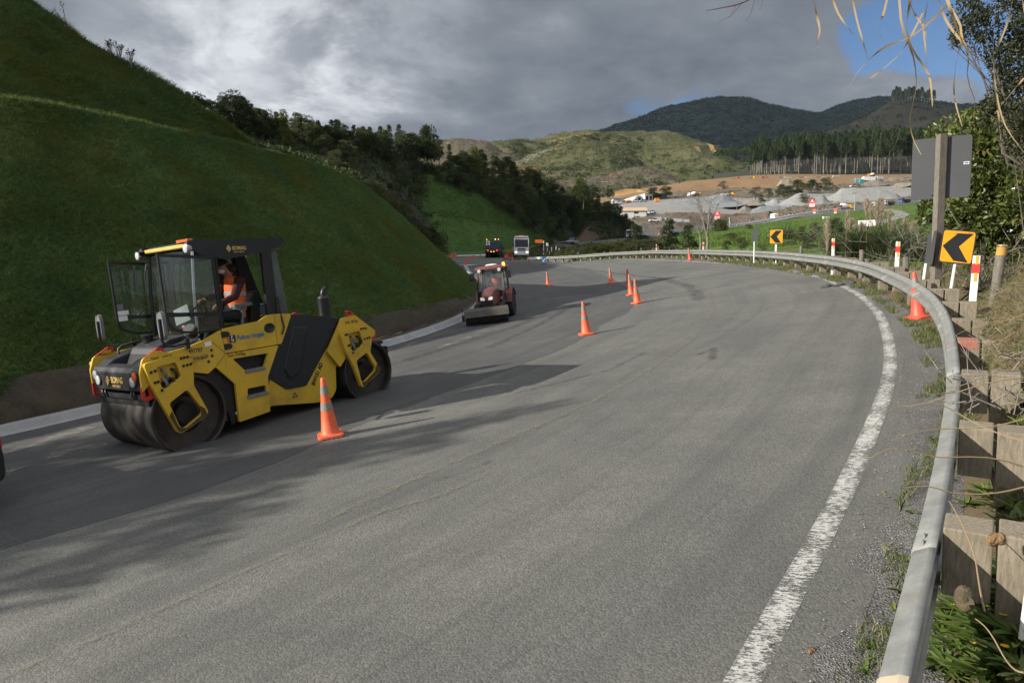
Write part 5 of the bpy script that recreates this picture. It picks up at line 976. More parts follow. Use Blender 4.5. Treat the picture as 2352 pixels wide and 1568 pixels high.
chevron(2199, 567, 13.35, .585, .28, 'yellow and black arrow sign pointing left, beside the tall timber sign post', 668, .12)
chevron(2137, 571, 13.7, .6, 1.81, 'dark edge-on arrow sign just left of the tall timber sign post', 640, .1)
chevron(1783, 543.5, 31.6, .60, .1, 'distant yellow and black arrow sign behind the far guardrail', 580)
chevron(1735, 540, 33.5, .62, 1.98, 'dark edge-on sign on a white post left of the distant arrow sign', 580)
# big sign seen from behind on a squared timber post
c = Vector(P(2160, 386, 13.55)); yw = yaw_cam(c); sg = thing('road_sign', 'tall grey back of a square road sign on a timber post by the rail', 'road sign', at(c, yw + .02, (.0, 0.0, 1)))
q = MB(); q.prism(fillet([(-.5, -.6), (.5, -.6), (.5, .6), (-.5, .6)], .06), 'x', -.006, .0); q.v = [Vector((v.x, v.y + .01, v.z)) for v in q.v]; pn = q.build('sign_panel', SG, sg, bevel=.002)
q = MB(); q.box((.072, 0, -.85), (.14, .15, 2.98), Matrix.Rotation(.6, 3, 'Z')); q.build('sign_post', WOODG, sg, bevel=.006)
q = MB(); q.box((.002, .43, .06), (.004, .09, .05)); q.build('sticker', INKW, pn); q = MB(); q.box((.0025, .43, .06), (.004, .07, .03)); q.build('sticker_stripe', INKBL, pn)
for y, z in ((.10, -.55), (-.12, -.53)): q = MB(); q.ball((.004, y, z), .015, 8); q.build('bolt', BLK, pn, smooth=80)
# old round fence post with painted top, and thin posts with wire
p = Vector(P(2291, 640, 10.2)); t = thing('fence_post', 'leaning round timber post with faded yellow top on the bank', 'fence post', at(p, 0, (.1, 0, 1))); q = MB(); q.tube([(0, 0, -.4), (0, 0, .34)], .068, 14); q.build('post_body', WOODG, t, smooth=40); q = MB(); q.tube([(0, 0, .341), (0, 0, .50)], [.069, .066], 14); q.build('painted_top', mat('faded_yellow', (.42, .25, .05), .85, dirt=(.2, .15, .08)), t, smooth=40); q = MB(); q.lathe([(.072, .47), (.075, .48), (.072, .49)], 14); q.build('wire_wrap', CHROME, t)
FPs = []
for n, (x, y, D, h_) in enumerate([(1979, 600, 20, .33), (1840, 590, 29, .45), (2080, 618, 17, .3), (1720, 586, 38, .35)]):
    p = Vector(P(x, y, D)); t = thing('fence_post', ('weathered grey fence post standing in the pampas grass', 'grey fence post between the arrow sign and the pampas grass', 'short grey fence post behind the right marker post', 'thin grey fence post left of the edge-on sign')[n], 'fence post', at(p, n)); q = MB(); q.tube([(0, 0, -.5), (0, 0, h_)], .07, 9); q.build('post_body', WOODG, t, smooth=40); FPs.append(p + Vector((0, 0, h_ * .8)))
FPs = [FPs[3], FPs[1], FPs[0], FPs[2]]
for n, (a, b_) in enumerate(zip(FPs, FPs[1:])):
    t = MB(); t.tube([a, (a + b_) / 2 - Vector((0, 0, .1)), b_], .005, 4); tag(t.build('fence_wire', GREYP), 'slack fence wire between weathered posts behind the guardrail', 'wire', 'wires behind the guardrail')
# broken slab of asphalt lifted at the edge line
h = hit(1935, 655); t = thing('asphalt_lump', 'broken black lumps of asphalt heaved up on the white edge line', 'asphalt lump', at(h, .3, RN(h[0], h[1])))
for n, (dx, dy, sx, sy) in enumerate(((0, 0, .55, .22), (.45, .2, .35, .14), (-.3, .3, .4, .15), (.1, -.25, .3, .12))):
    q = MB(); q.ball((dx, dy, .02), 1, 12, (sx * .6, sy * .8, .075)); q.v = [Vector((v.x, v.y, v.z)) * 1.0 + Vector((0, 0, vnoise(np.array([[v.x * 9, v.y * 9, n]]))[0] * .1)) for v in q.v]; q.build('lump', M_NEW, t)
# ------------------------------------------------------------------ vegetation
BARK = mat('grey_bark', (.13, .11, .09), .9, var=.35, scale=8); BARKP = mat('pale_pine_bark', (.2, .178, .15), .9, var=.3, scale=1.2); DEADB = mat('dead_branch', (.2, .175, .15), .9, var=.3, scale=5)
L_DARK = leafmat('dark_bush_leaves', [(.028, .046, .018), (.045, .066, .024), (.062, .082, .032), (.09, .1, .045)], .3, spec=.1, objvar=.4)
L_MID = leafmat('olive_leaves', [(.045, .06, .022), (.07, .085, .03), (.095, .105, .04), (.12, .12, .058)], .3, spec=.12, objvar=.35)
L_BRT = leafmat('yellow_green_leaves', [(.07, .09, .018), (.10, .125, .026), (.14, .15, .035)], .3, spec=.1, objvar=.25)
L_GREY = leafmat('grey_brown_leaves', [(.065, .06, .045), (.10, .09, .068), (.12, .12, .08)], .25, spec=.1, objvar=.3)
L_PINE = leafmat('pine_needles', [(.036, .056, .026), (.055, .08, .035), (.08, .105, .046)], .2, spec=.08, objvar=.3)
L_GLOSS = leafmat('glossy_shrub_leaves', [(.04, .065, .014), (.075, .105, .022), (.125, .15, .033), (.2, .2, .055)], .3, rough=.35, spec=.6, objvar=.1)
L_SMALL = leafmat('small_grey_green_leaves', [(.025, .035, .014), (.045, .055, .024), (.075, .08, .04)], .25, objvar=.15)
def blobs(n, h0, h1, r, size, rng, conical=0.0):
    out = []
    for i in range(n):
        z = rng.uniform(h0, h1); t = (z - h0) / (h1 - h0); w = r * (1 - conical * t) * (0.45 + 0.55 * math.sin(math.pi * min(.98, .25 + t * .75))) if conical < .5 else r * (1.03 - conical * t)
        a = rng.uniform(0, 6.283); q = w * math.sqrt(rng.uniform(0.1, 1)); out.append((q * math.cos(a), q * math.sin(a), z, size * rng.uniform(.6, 1.25)))
    return np.array(out)
def foliage(bl, per, length, rng, m, name, up=.35, squash=.75):
    k = np.repeat(np.arange(len(bl)), per); d = unit(len(k), rng); d[:, 2] = np.abs(d[:, 2]) * np.where(rng.random(len(k)) < .8, 1, -1)
    rr_ = bl[k, 3] * rng.uniform(.55, 1.05, len(k)); p = bl[k, :3] + d * rr_[:, None] * np.array([1, 1, squash]); g = d * .8 + unit(len(k), rng) * .7; g[:, 2] += up; g /= np.linalg.norm(g, axis=1, keepdims=True)
    return leaves(name, p, g, length * rng.uniform(.6, 1.3, len(k)), length * rng.uniform(.4, .75, len(k)), m, rng)
def trunk_mesh(name, h, r, bl, m, rng, k=10, bend=.04):
    q = MB(); pts = [(rng.normal() * bend * h * i / 5, rng.normal() * bend * h * i / 5, h * i / 5) for i in range(6)]; pts[0] = (0, 0, -h * .12); q.tube(pts, [r * (1 - .16 * i) for i in range(6)], 7)
    for b in bl[rng.choice(len(bl), min(k, len(bl)), replace=False)]:
        s = Vector(pts[int(rng.integers(1, 5))]); e = Vector(b[:3]); s.z = min(s.z, e.z * .9); q.tube([s, s.lerp(e, .5) + Vector((0, 0, .03 * h)), e], [r * .4, r * .25, r * .08], 5)
    return q.mesh(name, m, 60)
def tree_proto(name, kind, rng, h=10.0):
    if kind == 'broad': bl = blobs(26, h * .28, h * .92, h * .33, h * .15, rng); fm, per, ln_ = L_DARK, 130, .045 * h
    elif kind == 'olive': bl = blobs(30, h * .18, h * .9, h * .34, h * .13, rng); fm, per, ln_ = L_MID, 110, .04 * h
    elif kind == 'cone': bl = blobs(34, h * .12, h * .97, h * .24, h * .1, rng, .95); fm, per, ln_ = L_BRT, 100, .038 * h
    elif kind == 'point': bl = blobs(30, h * .1, h * .97, h * .21, h * .085, rng, .85); fm, per, ln_ = L_DARK, 120, .036 * h
    elif kind == 'tall': bl = blobs(15, h * .45, h * .98, h * .2, h * .1, rng); fm, per, ln_ = L_DARK, 130, .035 * h
    elif kind == 'grey': bl = blobs(26, h * .2, h * .9, h * .34, h * .12, rng); fm, per, ln_ = L_GREY, 70, .04 * h
    elif kind == 'dome': bl = blobs(30, h * .15, h * .85, h * .42, h * .15, rng, .3); fm, per, ln_ = L_DARK, 120, .05 * h
    return trunk_mesh('trunk', h * .8, h * .018 + .04, bl, BARK, rng, 12), foliage(bl, per, ln_, rng, fm, 'crown')
PROTO = {}
_rg = np.random.default_rng(11)
for k, n in (('broad', 4), ('olive', 3), ('cone', 2), ('tall', 3), ('grey', 2), ('dome', 3), ('point', 3)): PROTO[k] = [tree_proto(k, k, _rg) for _ in range(n)]
def plant(name, kind, p, h, label, group=None, wide=1.0, cat='tree', rot=None):
    tm, cm = PROTO[kind][int(_rg.integers(len(PROTO[kind])))]; s = h / 10.0
    t = thing(name, label, cat, Matrix.Translation(p) @ Matrix.Rotation(_rg.uniform(0, 6.28) if rot is None else rot, 4, 'Z') @ Matrix.Diagonal((s * wide, s * wide, s, 1)), group)
    addmesh('trunk', tm, t); addmesh('crown', cm, t); return t
def plant_px(name, kind, px, ptop, pbase, label, group=None, wide=1.0, cat='tree', dflt=150):
    p = GR(px, pbase, dflt); D = depth(p); return plant(name, kind, p, max(.4, (pbase - ptop) / FPX * D), label, group, wide, cat)
# trees on the ridge of the forested hill: x, top, base, kind, width
G_F = 'trees of the forest on the hill left of the road'
LBL = {'broad': 'dark broadleaf tree in the forest on the left hill', 'olive': 'olive green bushy tree in the forest on the left hill', 'tall': 'slender tree with sparse high crown on the forested left hill', 'grey': 'grey brown scrubby tree in the forest on the left hill', 'dome': 'dark round headed tree in the forest on the left hill', 'cone': 'small pointed green conifer in the forest on the left hill', 'point': 'dark pointed tree in the forest on the left hill'}
for x, t_, b_, k, w_, lab in [(652, 258, 345, 'cone', .9, 'bright yellow green pointed conifer among dark trees, below the skyline ridge'), (540, 215, 300, 'broad', 1.1, 'big dark rounded tree highest on the left forest skyline'), (982, 290, 400, 'broad', .62, 'tall gum like tree with open crown rising above the forest ridge'),
  (1090, 343, 425, 'cone', .95, 'green conical conifer in front of the pale slash hill'), (1180, 374, 440, 'cone', 1.0, 'green conical conifer below the orange cutting'), (1332, 412, 505, 'cone', 1.2, 'rounded olive conifer at the lower end of the forest'), (915, 415, 520, 'grey', .7, 'pale feathery young tree at the end of the near green slope'), (1135, 355, 420, 'broad', .75, 'dark pointed tree between the two conical conifers'), (1215, 385, 450, 'tall', .9, 'thin flat topped tree right of the lower conical conifer')]:
    p = GR(x, b_, 150); D0 = float(np.interp(x, [450, 560, 700, 850, 960, 1060, 1200, 1300, 1400], [82, 92, 108, 122, 142, 156, 174, 192, 208])); p = p if 50 < depth(p) < 320 else Vector(P(x, b_, D0)); plant('forest_tree', k, p, (b_ - t_) / FPX * depth(p), lab, None, w_)
sky_x = [330, 450, 500, 540, 580, 620, 700, 760, 850, 900, 960, 1010, 1060, 1110, 1160, 1230, 1300, 1360, 1400, 1440, 1470]; sky_y = [160, 232, 238, 225, 250, 262, 275, 285, 292, 300, 312, 318, 352, 352, 365, 395, 438, 445, 468, 490, 520]
for i in range(78):
    x = 430 + i * 13.3 + _rg.uniform(-8, 8); y = np.interp(x, sky_x, sky_y) + _rg.uniform(-6, 16); k = _rg.choice(['broad', 'dome', 'olive', 'point', 'broad', 'point', 'point'])
    p = GR(x, y + (48 if x < 1200 else 40) * _rg.uniform(.8, 1.1), 150); D = depth(p)
    if D > 330 or D < 50: D = float(np.interp(x, [450, 560, 700, 850, 960, 1060, 1200, 1300, 1400], [82, 92, 108, 122, 142, 156, 174, 192, 208])); p = Vector(P(x, y + 45, D))
    plant('forest_tree', k, p, (p.z - (((784 - y) / FPX * math.cos(PITCH) - math.sin(PITCH)) * D)) * -1 if False else max(3.5, 46 / FPX * D * _rg.uniform(.85, 1.25)), LBL[k], G_F, _rg.uniform(.8, 1.15))
lo_x = [560, 690, 800, 900, 960, 980, 1000, 1090, 1135, 1190, 1268, 1310, 1340, 1385, 1460]; lo_y = [345, 385, 430, 510, 590, 560, 425, 455, 485, 520, 556, 548, 518, 498, 520]
for i in range(150):
    x = _rg.uniform(500, 1462); yt = np.interp(x, sky_x, sky_y) + 30; yb = np.interp(x, lo_x, lo_y); 
    if yb - yt < 12: continue
    y = lerp(yt, yb, _rg.uniform(.1, 1.0) ** .8); p = GR(x, y, 150); D = depth(p)
    if not 52 < D < 300 or BV.ray_cast(Vector((0, 0, 0)), Vector(ray(x, y - 12)).normalized(), D - 14)[0] is not None: continue
    k = _rg.choice(['broad', 'olive', 'grey', 'grey', 'olive', 'broad', 'point', 'point'] if x < 1000 else ['broad', 'dome', 'point', 'olive', 'broad', 'dome'])
    plant('forest_tree', k, p - Vector((0, 0, .3)), max(2.5, _rg.uniform(30, 58) / FPX * D), LBL[k], G_F, _rg.uniform(.85, 1.3))
for i in range(40):
    x = _rg.uniform(600, 1010); y = np.interp(x, sky_x, sky_y) + _rg.uniform(8, 24); D = float(np.interp(x, [450, 560, 700, 850, 960, 1060], [82, 92, 108, 122, 142, 156])) + _rg.uniform(-6, 6); p = Vector(P(x, y + 44, D)); k = _rg.choice(['broad', 'dome', 'dome', 'olive']); plant('forest_tree', k, p, _rg.uniform(40, 54) / FPX * D, LBL[k], G_F, _rg.uniform(1.1, 1.5))
for i, x in enumerate(np.linspace(838, 1016, 22)):
    k = ['olive', 'grey', 'dome', 'cone', 'olive'][i % 5]; yb = np.interp(x, [830, 900, 950, 1010], [432, 486, 534, 590]) + _rg.uniform(-4, 4); D = float(np.interp(x, [830, 900, 1010], [62, 74, 96])); p = Vector(P(x, yb, D)); plant('shrub', k, p - Vector((0, 0, .6)), _rg.uniform(34, 60) / FPX * D, {'olive': 'olive bush', 'grey': 'grey brown bush', 'dome': 'dark low bush', 'cone': 'pale green feathery young tree'}[k] + ' at the forest edge behind the near slope', 'bushes behind the end of the near slope', 1.3, 'shrub')
# undergrowth of the forest, one mass
def mass(name, Gs, n, size, h, m, rng, label, cat, clumps=60, v=(0.05, .95), u=(0, 1)):
    P_, D_ = [], []
    for G_, share in Gs:
        p, nn = sample(G_, int(n * share), rng, u, v); k = max(1, int(len(p) / clumps)); c = rng.integers(0, k, len(p)); base = p[:k][c]; d = unit(len(p), rng); d[:, 2] = np.abs(d[:, 2])
        s = (size * rng.uniform(.5, 1.3, k))[c]; P_.append(base + d * s[:, None] * np.array([1, 1, .8]) * rng.uniform(.6, 1, len(p))[:, None] + np.array([0, 0, h])); D_.append(d + unit(len(p), rng) * .7)
    p = np.concatenate(P_); d = np.concatenate(D_); d /= np.linalg.norm(d, axis=1, keepdims=True); ln_ = size * .42 * rng.uniform(.5, 1.3, len(p))
    return tag(addmesh(name, leaves(name, p, d, ln_, ln_ * .6, m, rng)), label, cat, kind='stuff')
mass('undergrowth', [(GF, 1)], 120000, .9, .1, L_DARK, _rg, 'dark undergrowth between the trees on the left hill', 'undergrowth', 50, (0.3, .8))
mass('lower_undergrowth', [(GF, 1)], 40000, .9, .1, L_DARK, _rg, 'dark low bush along the end of the near slope and the second slope', 'undergrowth', 50, (0.0, .36), (.36, 1))
mass('dry_scrub', [(GH2, .45), (GH5, .55)], 42000, 2.2, -.6, leafmat('dry_scrub_leaves', [(.07, .06, .042), (.12, .105, .07), (.11, .11, .05), (.24, .22, .18)], .15, objvar=0), _rg, 'dry grey brown brush over the nearer cleared knolls', 'scrub', 24, (0.02, .75))
mass('scrub', [(GH1, .56), (GH3, .44)], 70000, 2.6, -.7, leafmat('hill_scrub_leaves', [(.03, .042, .015), (.06, .078, .026), (.1, .115, .045), (.2, .19, .13)], .15, objvar=0), _rg, 'low regrowth scrub over the sunlit cleared hills', 'scrub', 26, (0.02, .75))
mass('hollow_bush', [(GH1, 1)], 14000, 4.0, -.6, L_DARK, _rg, 'dark bush in the hollow behind the green knoll', 'bush', 36, (.22, .5), (.26, .64))
mass('gully_bush', [(GH1, .45), (GH3, .3), (GH5, .25)], 22000, 4.0, -.8, L_DARK, _rg, 'darker bush in the gullies at the foot of the sunlit hills', 'bush', 40, (0.0, .34))
mass('mountain_forest', [(GM, 1)], 300000, 8, -3, leafmat('mountain_leaves', [(.007, .013, .013), (.009, .016, .0145), (.012, .018, .0155)], .3, spec=0, objvar=0), _rg, 'unbroken dark bush covering the far mountain', 'forest', 16, (0.1, .72))  # leaf colours darkened to carry the cloud shade on the mountain
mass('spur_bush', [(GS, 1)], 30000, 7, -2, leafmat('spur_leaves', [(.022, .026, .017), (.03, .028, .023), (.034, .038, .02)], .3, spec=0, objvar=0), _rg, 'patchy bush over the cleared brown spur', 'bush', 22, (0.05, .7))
mass('strip_scrub', [(GP, 1)], 26000, .9, -.1, L_MID, _rg, 'low rough scrub between the guardrail and the far dark road', 'scrub', 40, (.06, .92), (0, .235)); mass('strip_brush', [(GP, 1)], 12000, .8, -.1, L_GREY, _rg, 'dry brown brush between the guardrail and the far dark road', 'scrub', 40, (.06, .9), (0, .25))
mass('quarry_scrub', [(GQ1, .6), (GQ3, .4)], 16000, 1.1, -.1, L_GREY, _rg, 'rough brown scrub over the quarry banks', 'scrub', 30, (.05, .95), (.1, .62))
# pine plantation: pale bare trunks along the front, needles only in the top
def pine_proto(rng, h=30.0):
    q = MB(); ln_ = rng.normal() * .6; q.tube([(0, 0, -1), (ln_ * .3, 0, h * .3), (ln_ * .7, .2, h * .65), (ln_, .2, h * .97)], [.36, .3, .22, .06], 6)
    for k in range(20):
        z = h * rng.uniform(.3, .72); a = rng.uniform(0, 6.28); l = rng.uniform(1.4, 3.6) * (1.15 - .5 * abs(z / h - .6)); q.tube([(ln_ * z / h, .1, z), (ln_ * z / h + l * .6 * math.cos(a), l * .6 * math.sin(a), z + l * .35), (ln_ * z / h + l * math.cos(a), l * math.sin(a), z + l * .85)], [.05, .035, .015], 4)
    n = 1100; t = rng.uniform(0, 1, n) ** .85; z = h * (.5 + .5 * t); rr_ = (3.3 * (1 - t) ** .7 + .35) * rng.uniform(.25, 1, n); a = rng.uniform(0, 6.28, n) ; a = np.round(a * 2.2) / 2.2 + rng.normal(size=n) * .22
    p = np.stack([ln_ * z / h + rr_ * np.cos(a), rr_ * np.sin(a), z + rr_ * .25], 1); d = np.stack([np.cos(a), np.sin(a), np.full(n, .9)], 1) + unit(n, rng) * .5; d /= np.linalg.norm(d, axis=1, keepdims=True)
    return q.mesh('trunk', BARKP, 60), leaves('crown', p, d, rng.uniform(.9, 2.0, n), rng.uniform(.35, .8, n), L_PINE, rng)
PROTO['pine'] = [pine_proto(_rg) for _ in range(6)]
def pine(p, h, label, group, dark=False):
    tm, cm = PROTO['pine'][int(_rg.integers(6))]; s = h / 30; t = thing('pine_tree', label, 'tree', Matrix.Translation(p) @ Matrix.Rotation(_rg.uniform(0, 6.28), 4, 'Z') @ Matrix.Diagonal((s * _rg.uniform(.9, 1.15),) * 2 + (s, 1)), group); addmesh('trunk', tm, t); addmesh('crown', cm, t)
n = 0
for x in np.arange(1726, 2110, 4.6):
    D = 562 + _rg.uniform(-4, 26); yb = np.interp(x, [1720, 1800, 2000, 2100], [401, 398, 396, 396]); xx = x + _rg.uniform(-3.2, 3.2); p = Vector(P(xx, yb, D)); top = np.interp(x, [1720, 1735, 1800, 1950, 2110], [352, 338, 326, 315, 306]) + _rg.uniform(-10, 22); pine(p, (yb - top) / FPX * D, 'tall pine with bare pale trunk along the front of the plantation', 'pines along the front of the plantation')
for i in range(150):
    x = _rg.uniform(1722, 2240); D = _rg.uniform(590, 760); p = down(Vector(P(x, 380, D)), 80); pine(p, _rg.uniform(27, 34), 'pine rising in the dark green block behind the front row of trunks', 'pines inside the plantation')
mass('plantation_canopy', [(GPB, 1)], 60000, 4.0, 20, L_PINE, _rg, 'dark green canopy of the pine plantation climbing the slope', 'forest', 30, (0.34, .8))
for i in range(15):
    x = 2052 + i * 6.4 + _rg.uniform(-2, 2); p = Vector(P(x, 240, 1650)); p = down(Vector(P(x, 250, 1340)), 90) - Vector((0, 0, 8)); D = depth(p); pine(p, _rg.uniform(36, 48) / FPX * D, 'lone pine standing in the clump on the far ridge top', 'pine clump on the ridge top')
# the dark scrubby trees along the foot of the hills left of the plantation and in the quarry
QT = [(1400, 432, 457, 'dome', 1, 'dark tree left of the yellow clay face'), (1500, 430, 458, 'dome', 1.6, 'dark bushes right of the yellow clay face, behind the grey shed'), (1530, 428, 456, 'broad', 1.4, 'dark tree behind the right end of the grey shed'), (1660, 415, 442, 'grey', 1.3, 'greyish tree below the clay terrace, above the parked trucks'),
 (1735, 428, 462, 'grey', 1.3, 'grey green tree at left of the dark tree clump in the quarry'), (1765, 432, 462, 'olive', 1.1, 'olive tree in the middle of the quarry, under the concrete pipes'), (1800, 420, 456, 'dome', 1.3, 'big dark tree at left end of the quarry tree clump'), (1830, 412, 450, 'dome', 1.3, 'largest dark tree of the clump in the quarry'), (1862, 413, 448, 'broad', 1.2, 'dark tree at right of the quarry tree clump'), (1895, 408, 445, 'olive', 1.3, 'green tree at the right end of the quarry tree clump'), (1918, 424, 447, 'grey', 1.2, 'brownish bush right of the quarry tree clump'), (1748, 446, 468, 'dome', 1.0, 'small dark bush between the gravel heaps'), (1845, 445, 470, 'olive', 1.4, 'yellow green bush under the quarry tree clump'), (1770, 484, 498, 'dome', 1.0, 'small round bush beside the white tank')]
for x, t_, b_, k, w_, lab in QT: plant_px('quarry_tree', k, x, t_, b_, lab, 'trees in the quarry', w_)
# near shrubs and conifers beyond the guardrail
NB = [(1538, 500, 582, 'dome', .62, 'taller of the two dark conifers behind the far guardrail'), (1580, 513, 584, 'dome', .72, 'shorter of the two dark conifers, right of the taller one'), (1918, 500, 545, 'dome', 1.2, 'dark round shrub on the paddock behind the pampas plumes'), (1872, 508, 556, 'grey', 1.0, 'brown leaved shrub left of the dark round shrub'), (1842, 518, 562, 'dome', .9, 'dark shrub right of the distant arrow sign'), (1815, 528, 570, 'olive', .9, 'olive bush touching the distant arrow sign'), (1860, 540, 580, 'olive', 1.3, 'greenish tangle between the arrow sign and pampas'), (1700, 545, 578, 'olive', 1.5, 'spreading yellow green shrub left of the edge-on sign'), (1668, 552, 580, 'olive', 1.2, 'yellow green shrub by the bare tree'), (1750, 560, 582, 'grey', 1.4, 'low brown bush under the edge-on sign'), (1900, 550, 590, 'grey', 1.5, 'brown twiggy shrub left of the pampas grass'), (1655, 500, 530, 'dome', 1.3, 'dark bush at the left foot of the bridge'), (1720, 515, 530, 'olive', 1.8, 'low green bush under the bridge'), (1680, 535, 553, 'olive', 2.6, 'green hedge clump in the paddock below the bridge')]
for x, t_, b_, k, w_, lab in NB: plant_px('shrub', k, x, t_, b_, lab, 'shrubs beyond the guardrail', w_, 'shrub', 80)
for i in range(34):
    x = 1246 + i * 8.3 + _rg.uniform(-3, 3); k = _rg.choice(['olive', 'grey', 'cone', 'olive']); top = np.interp(x, [1240, 1300, 1350, 1440, 1530], [585, 574, 566, 556, 556]) + _rg.uniform(-6, 5); p = Vector(P(x, 592, np.interp(x, [1240, 1400, 1530], [98, 90, 78]) + _rg.uniform(0, 8))); D = depth(p)
    plant('shrub', k, p, (592 - top) / FPX * D, {'olive': 'olive green bush', 'grey': 'dry brown bush', 'cone': 'bright green bush'}[k] + ' in the scrub strip behind the far guardrail', 'scrub strip behind the far guardrail', 1.7, 'shrub')
# bare forked tree (cabbage tree remains) and dead stump
def bare_tree(name, px, top, base, D, label, rng, forks=7, r=.09):
    p = Vector(P(px, base, D)); h = (base - top) / FPX * D; t = thing(name, label, 'tree', Matrix.Translation(p)); q = MB(); f = h * .5
    q.tube([(0, 0, -.3), (.02 * h, 0, f * .5), (0, 0, f)], [r, r * .85, r * .7], 8)
    for k in range(forks):
        a = rng.uniform(0, 6.28); l = h * rng.uniform(.25, .5); e = Vector((l * .5 * math.cos(a), l * .5 * math.sin(a), f + l)); q.tube([(0, 0, f * rng.uniform(.6, 1)), e * .5 + Vector((0, 0, f * .45)), e], [r * .5, r * .4, r * .15], 5)
        for j in range(3): d = Vector((rng.normal(), rng.normal(), 1)).normalized(); s = e * .9 + Vector((0, 0, f * .1)); q.tube([s, s + d * h * .1, s + d * h * .17], [r * .2, r * .12, r * .04], 4)
    q.build('trunk', DEADB, t, smooth=60)
    n = 160; c = rng.uniform(-1, 1, (n, 3)) * np.array([h * .2, h * .2, h * .2]) + np.array([0, 0, h * .8]); d = unit(n, rng); d[:, 2] = -np.abs(d[:, 2]); addmesh('dead_leaves', leaves('dead_leaves', c, d, rng.uniform(.3, .7, n) * h * .07, rng.uniform(.02, .05, n) * h * .2, L_GREY, rng), t)
bare_tree('bare_tree', 1622, 452, 590, 60, 'tall leafless forked tree right of the two dark conifers', _rg, 8, .13); bare_tree('bare_tree', 1607, 490, 590, 62, 'shorter leafless trunk touching the tall forked one', _rg, 5, .1)
# crest seedlings of the near slope against the sky
for x, t_, b_, lab in [(262, 3, 78, 'lone spindly sapling on the skyline of the near green slope'), (446, 165, 205, 'left clump of thin twiggy shoots on the green skyline'), (487, 175, 222, 'middle clump of thin twiggy shoots on the green skyline'), (520, 190, 245, 'right clump of thin twiggy shoots on the green skyline')]:
    D = np.interp(x, [0, 175, 410, 572], [26.6, 27.5, 28.4, 29.2]); p = Vector(P(x * .585 if x == 262 else x * .585, b_, D)); 
    x2 = {262: 152, 446: 254, 487: 276, 520: 300}[x]; b2 = np.interp(x2, [0, 60, 175, 410], [-55, 5, 78, 211]) + 2; t2 = {262: 3, 446: 92, 487: 98, 520: 108}[x]; p = Vector(P(x2, b2, 27.6)); h = (b2 - t2) / FPX * 27.6; t = thing('sapling', lab, 'sapling', Matrix.Translation(p), 'saplings on the green skyline'); q = MB(); tips = []
    for k in range(2 if x == 262 else 7):
        e = Vector((_rg.normal() * h * .22 - (.1 if x == 262 else 0), _rg.normal() * h * .2, h * _rg.uniform(.65, 1))); q.tube([(_rg.normal() * .04, _rg.normal() * .04, -.1), e * .5 + Vector((_rg.normal() * .04, 0, 0)), e], [.016, .012, .005], 4); tips += [e * f for f in (.75, .85, .95, 1.0)]
    q.build('stem', DEADB, t); n = len(tips) * 5; c = np.repeat(np.array(tips), 5, 0) + _rg.normal(size=(n, 3)) * h * .04; addmesh('foliage', leaves('foliage', c, unit(n, _rg), np.full(n, .06), np.full(n, .035), L_DARK, _rg), t)
# turf on the batters
L_TURF = leafmat('turf_blades', [(.065, .14, .045), (.085, .165, .05), (.12, .19, .055), (.24, .28, .12)], .45, rough=.7, spec=.1, objvar=0, patch=((.15, .155, .028), (.05, .125, .06)))
def turf(name, G_, n, ln_, wd, label, rng, m=L_TURF, v=(0.04, 1), u=(0, 1), lean=.55):
    p, nn = sample(G_, n, rng, u, v); down_ = np.array([0, 0, -1.0]) + nn * nn[:, 2:3]; down_ /= np.linalg.norm(down_, axis=1, keepdims=True) + 1e-6
    d = nn * .55 + down_ * lean + unit(n, rng) * .45; d[:, 2] += .35; d /= np.linalg.norm(d, axis=1, keepdims=True); f = fbm(p * .8, 3) * .9 + 1
    return tag(addmesh(name, blades(name, p, d, ln_ * rng.uniform(.5, 1.35, n) * np.clip(f, .35, 1.8), wd * rng.uniform(.6, 1.3, n), m, rng, .5)), label, 'grass', kind='stuff')
turf('slope_grass', G1, 270000, .19, .014, 'long green grass hanging down the near cut slope', _rg, v=(.075, 1)); turf('slope_foot_grass', G1, 26000, .17, .012, 'thin grass straggling over the bare foot of the slope', _rg, v=(.03, .11)); turf('upper_slope_grass', G2, 90000, .26, .015, 'green grass on the upper cut slope against the sky', _rg)
turf('far_slope_grass', G3, 40000, .5, .05, 'short green grass on the second cut slope', _rg)
tb_ = np.array(bench); turf('bench_edge_grass', interp_rows([bench, back_ := blend(bench, [np.array(p) + np.array([-1.0, .7, .03]) for p in bench], 1)], 120, 4), 16000, .15, .012, 'sunlit grass along the bench edge of the near slope', _rg, leafmat('bench_grass', [(.05, .075, .018), (.09, .11, .025), (.14, .14, .045)], .4, objvar=0), (0, 1), lean=.1)
turf('paddock_tussocks', GP, 60000, .5, .09, 'bright green pasture grass on the paddock', _rg, leafmat('pasture_blades', [(.07, .13, .02), (.11, .19, .03), (.17, .22, .06)], .3, objvar=0), (.35, 1), (.2, 1))
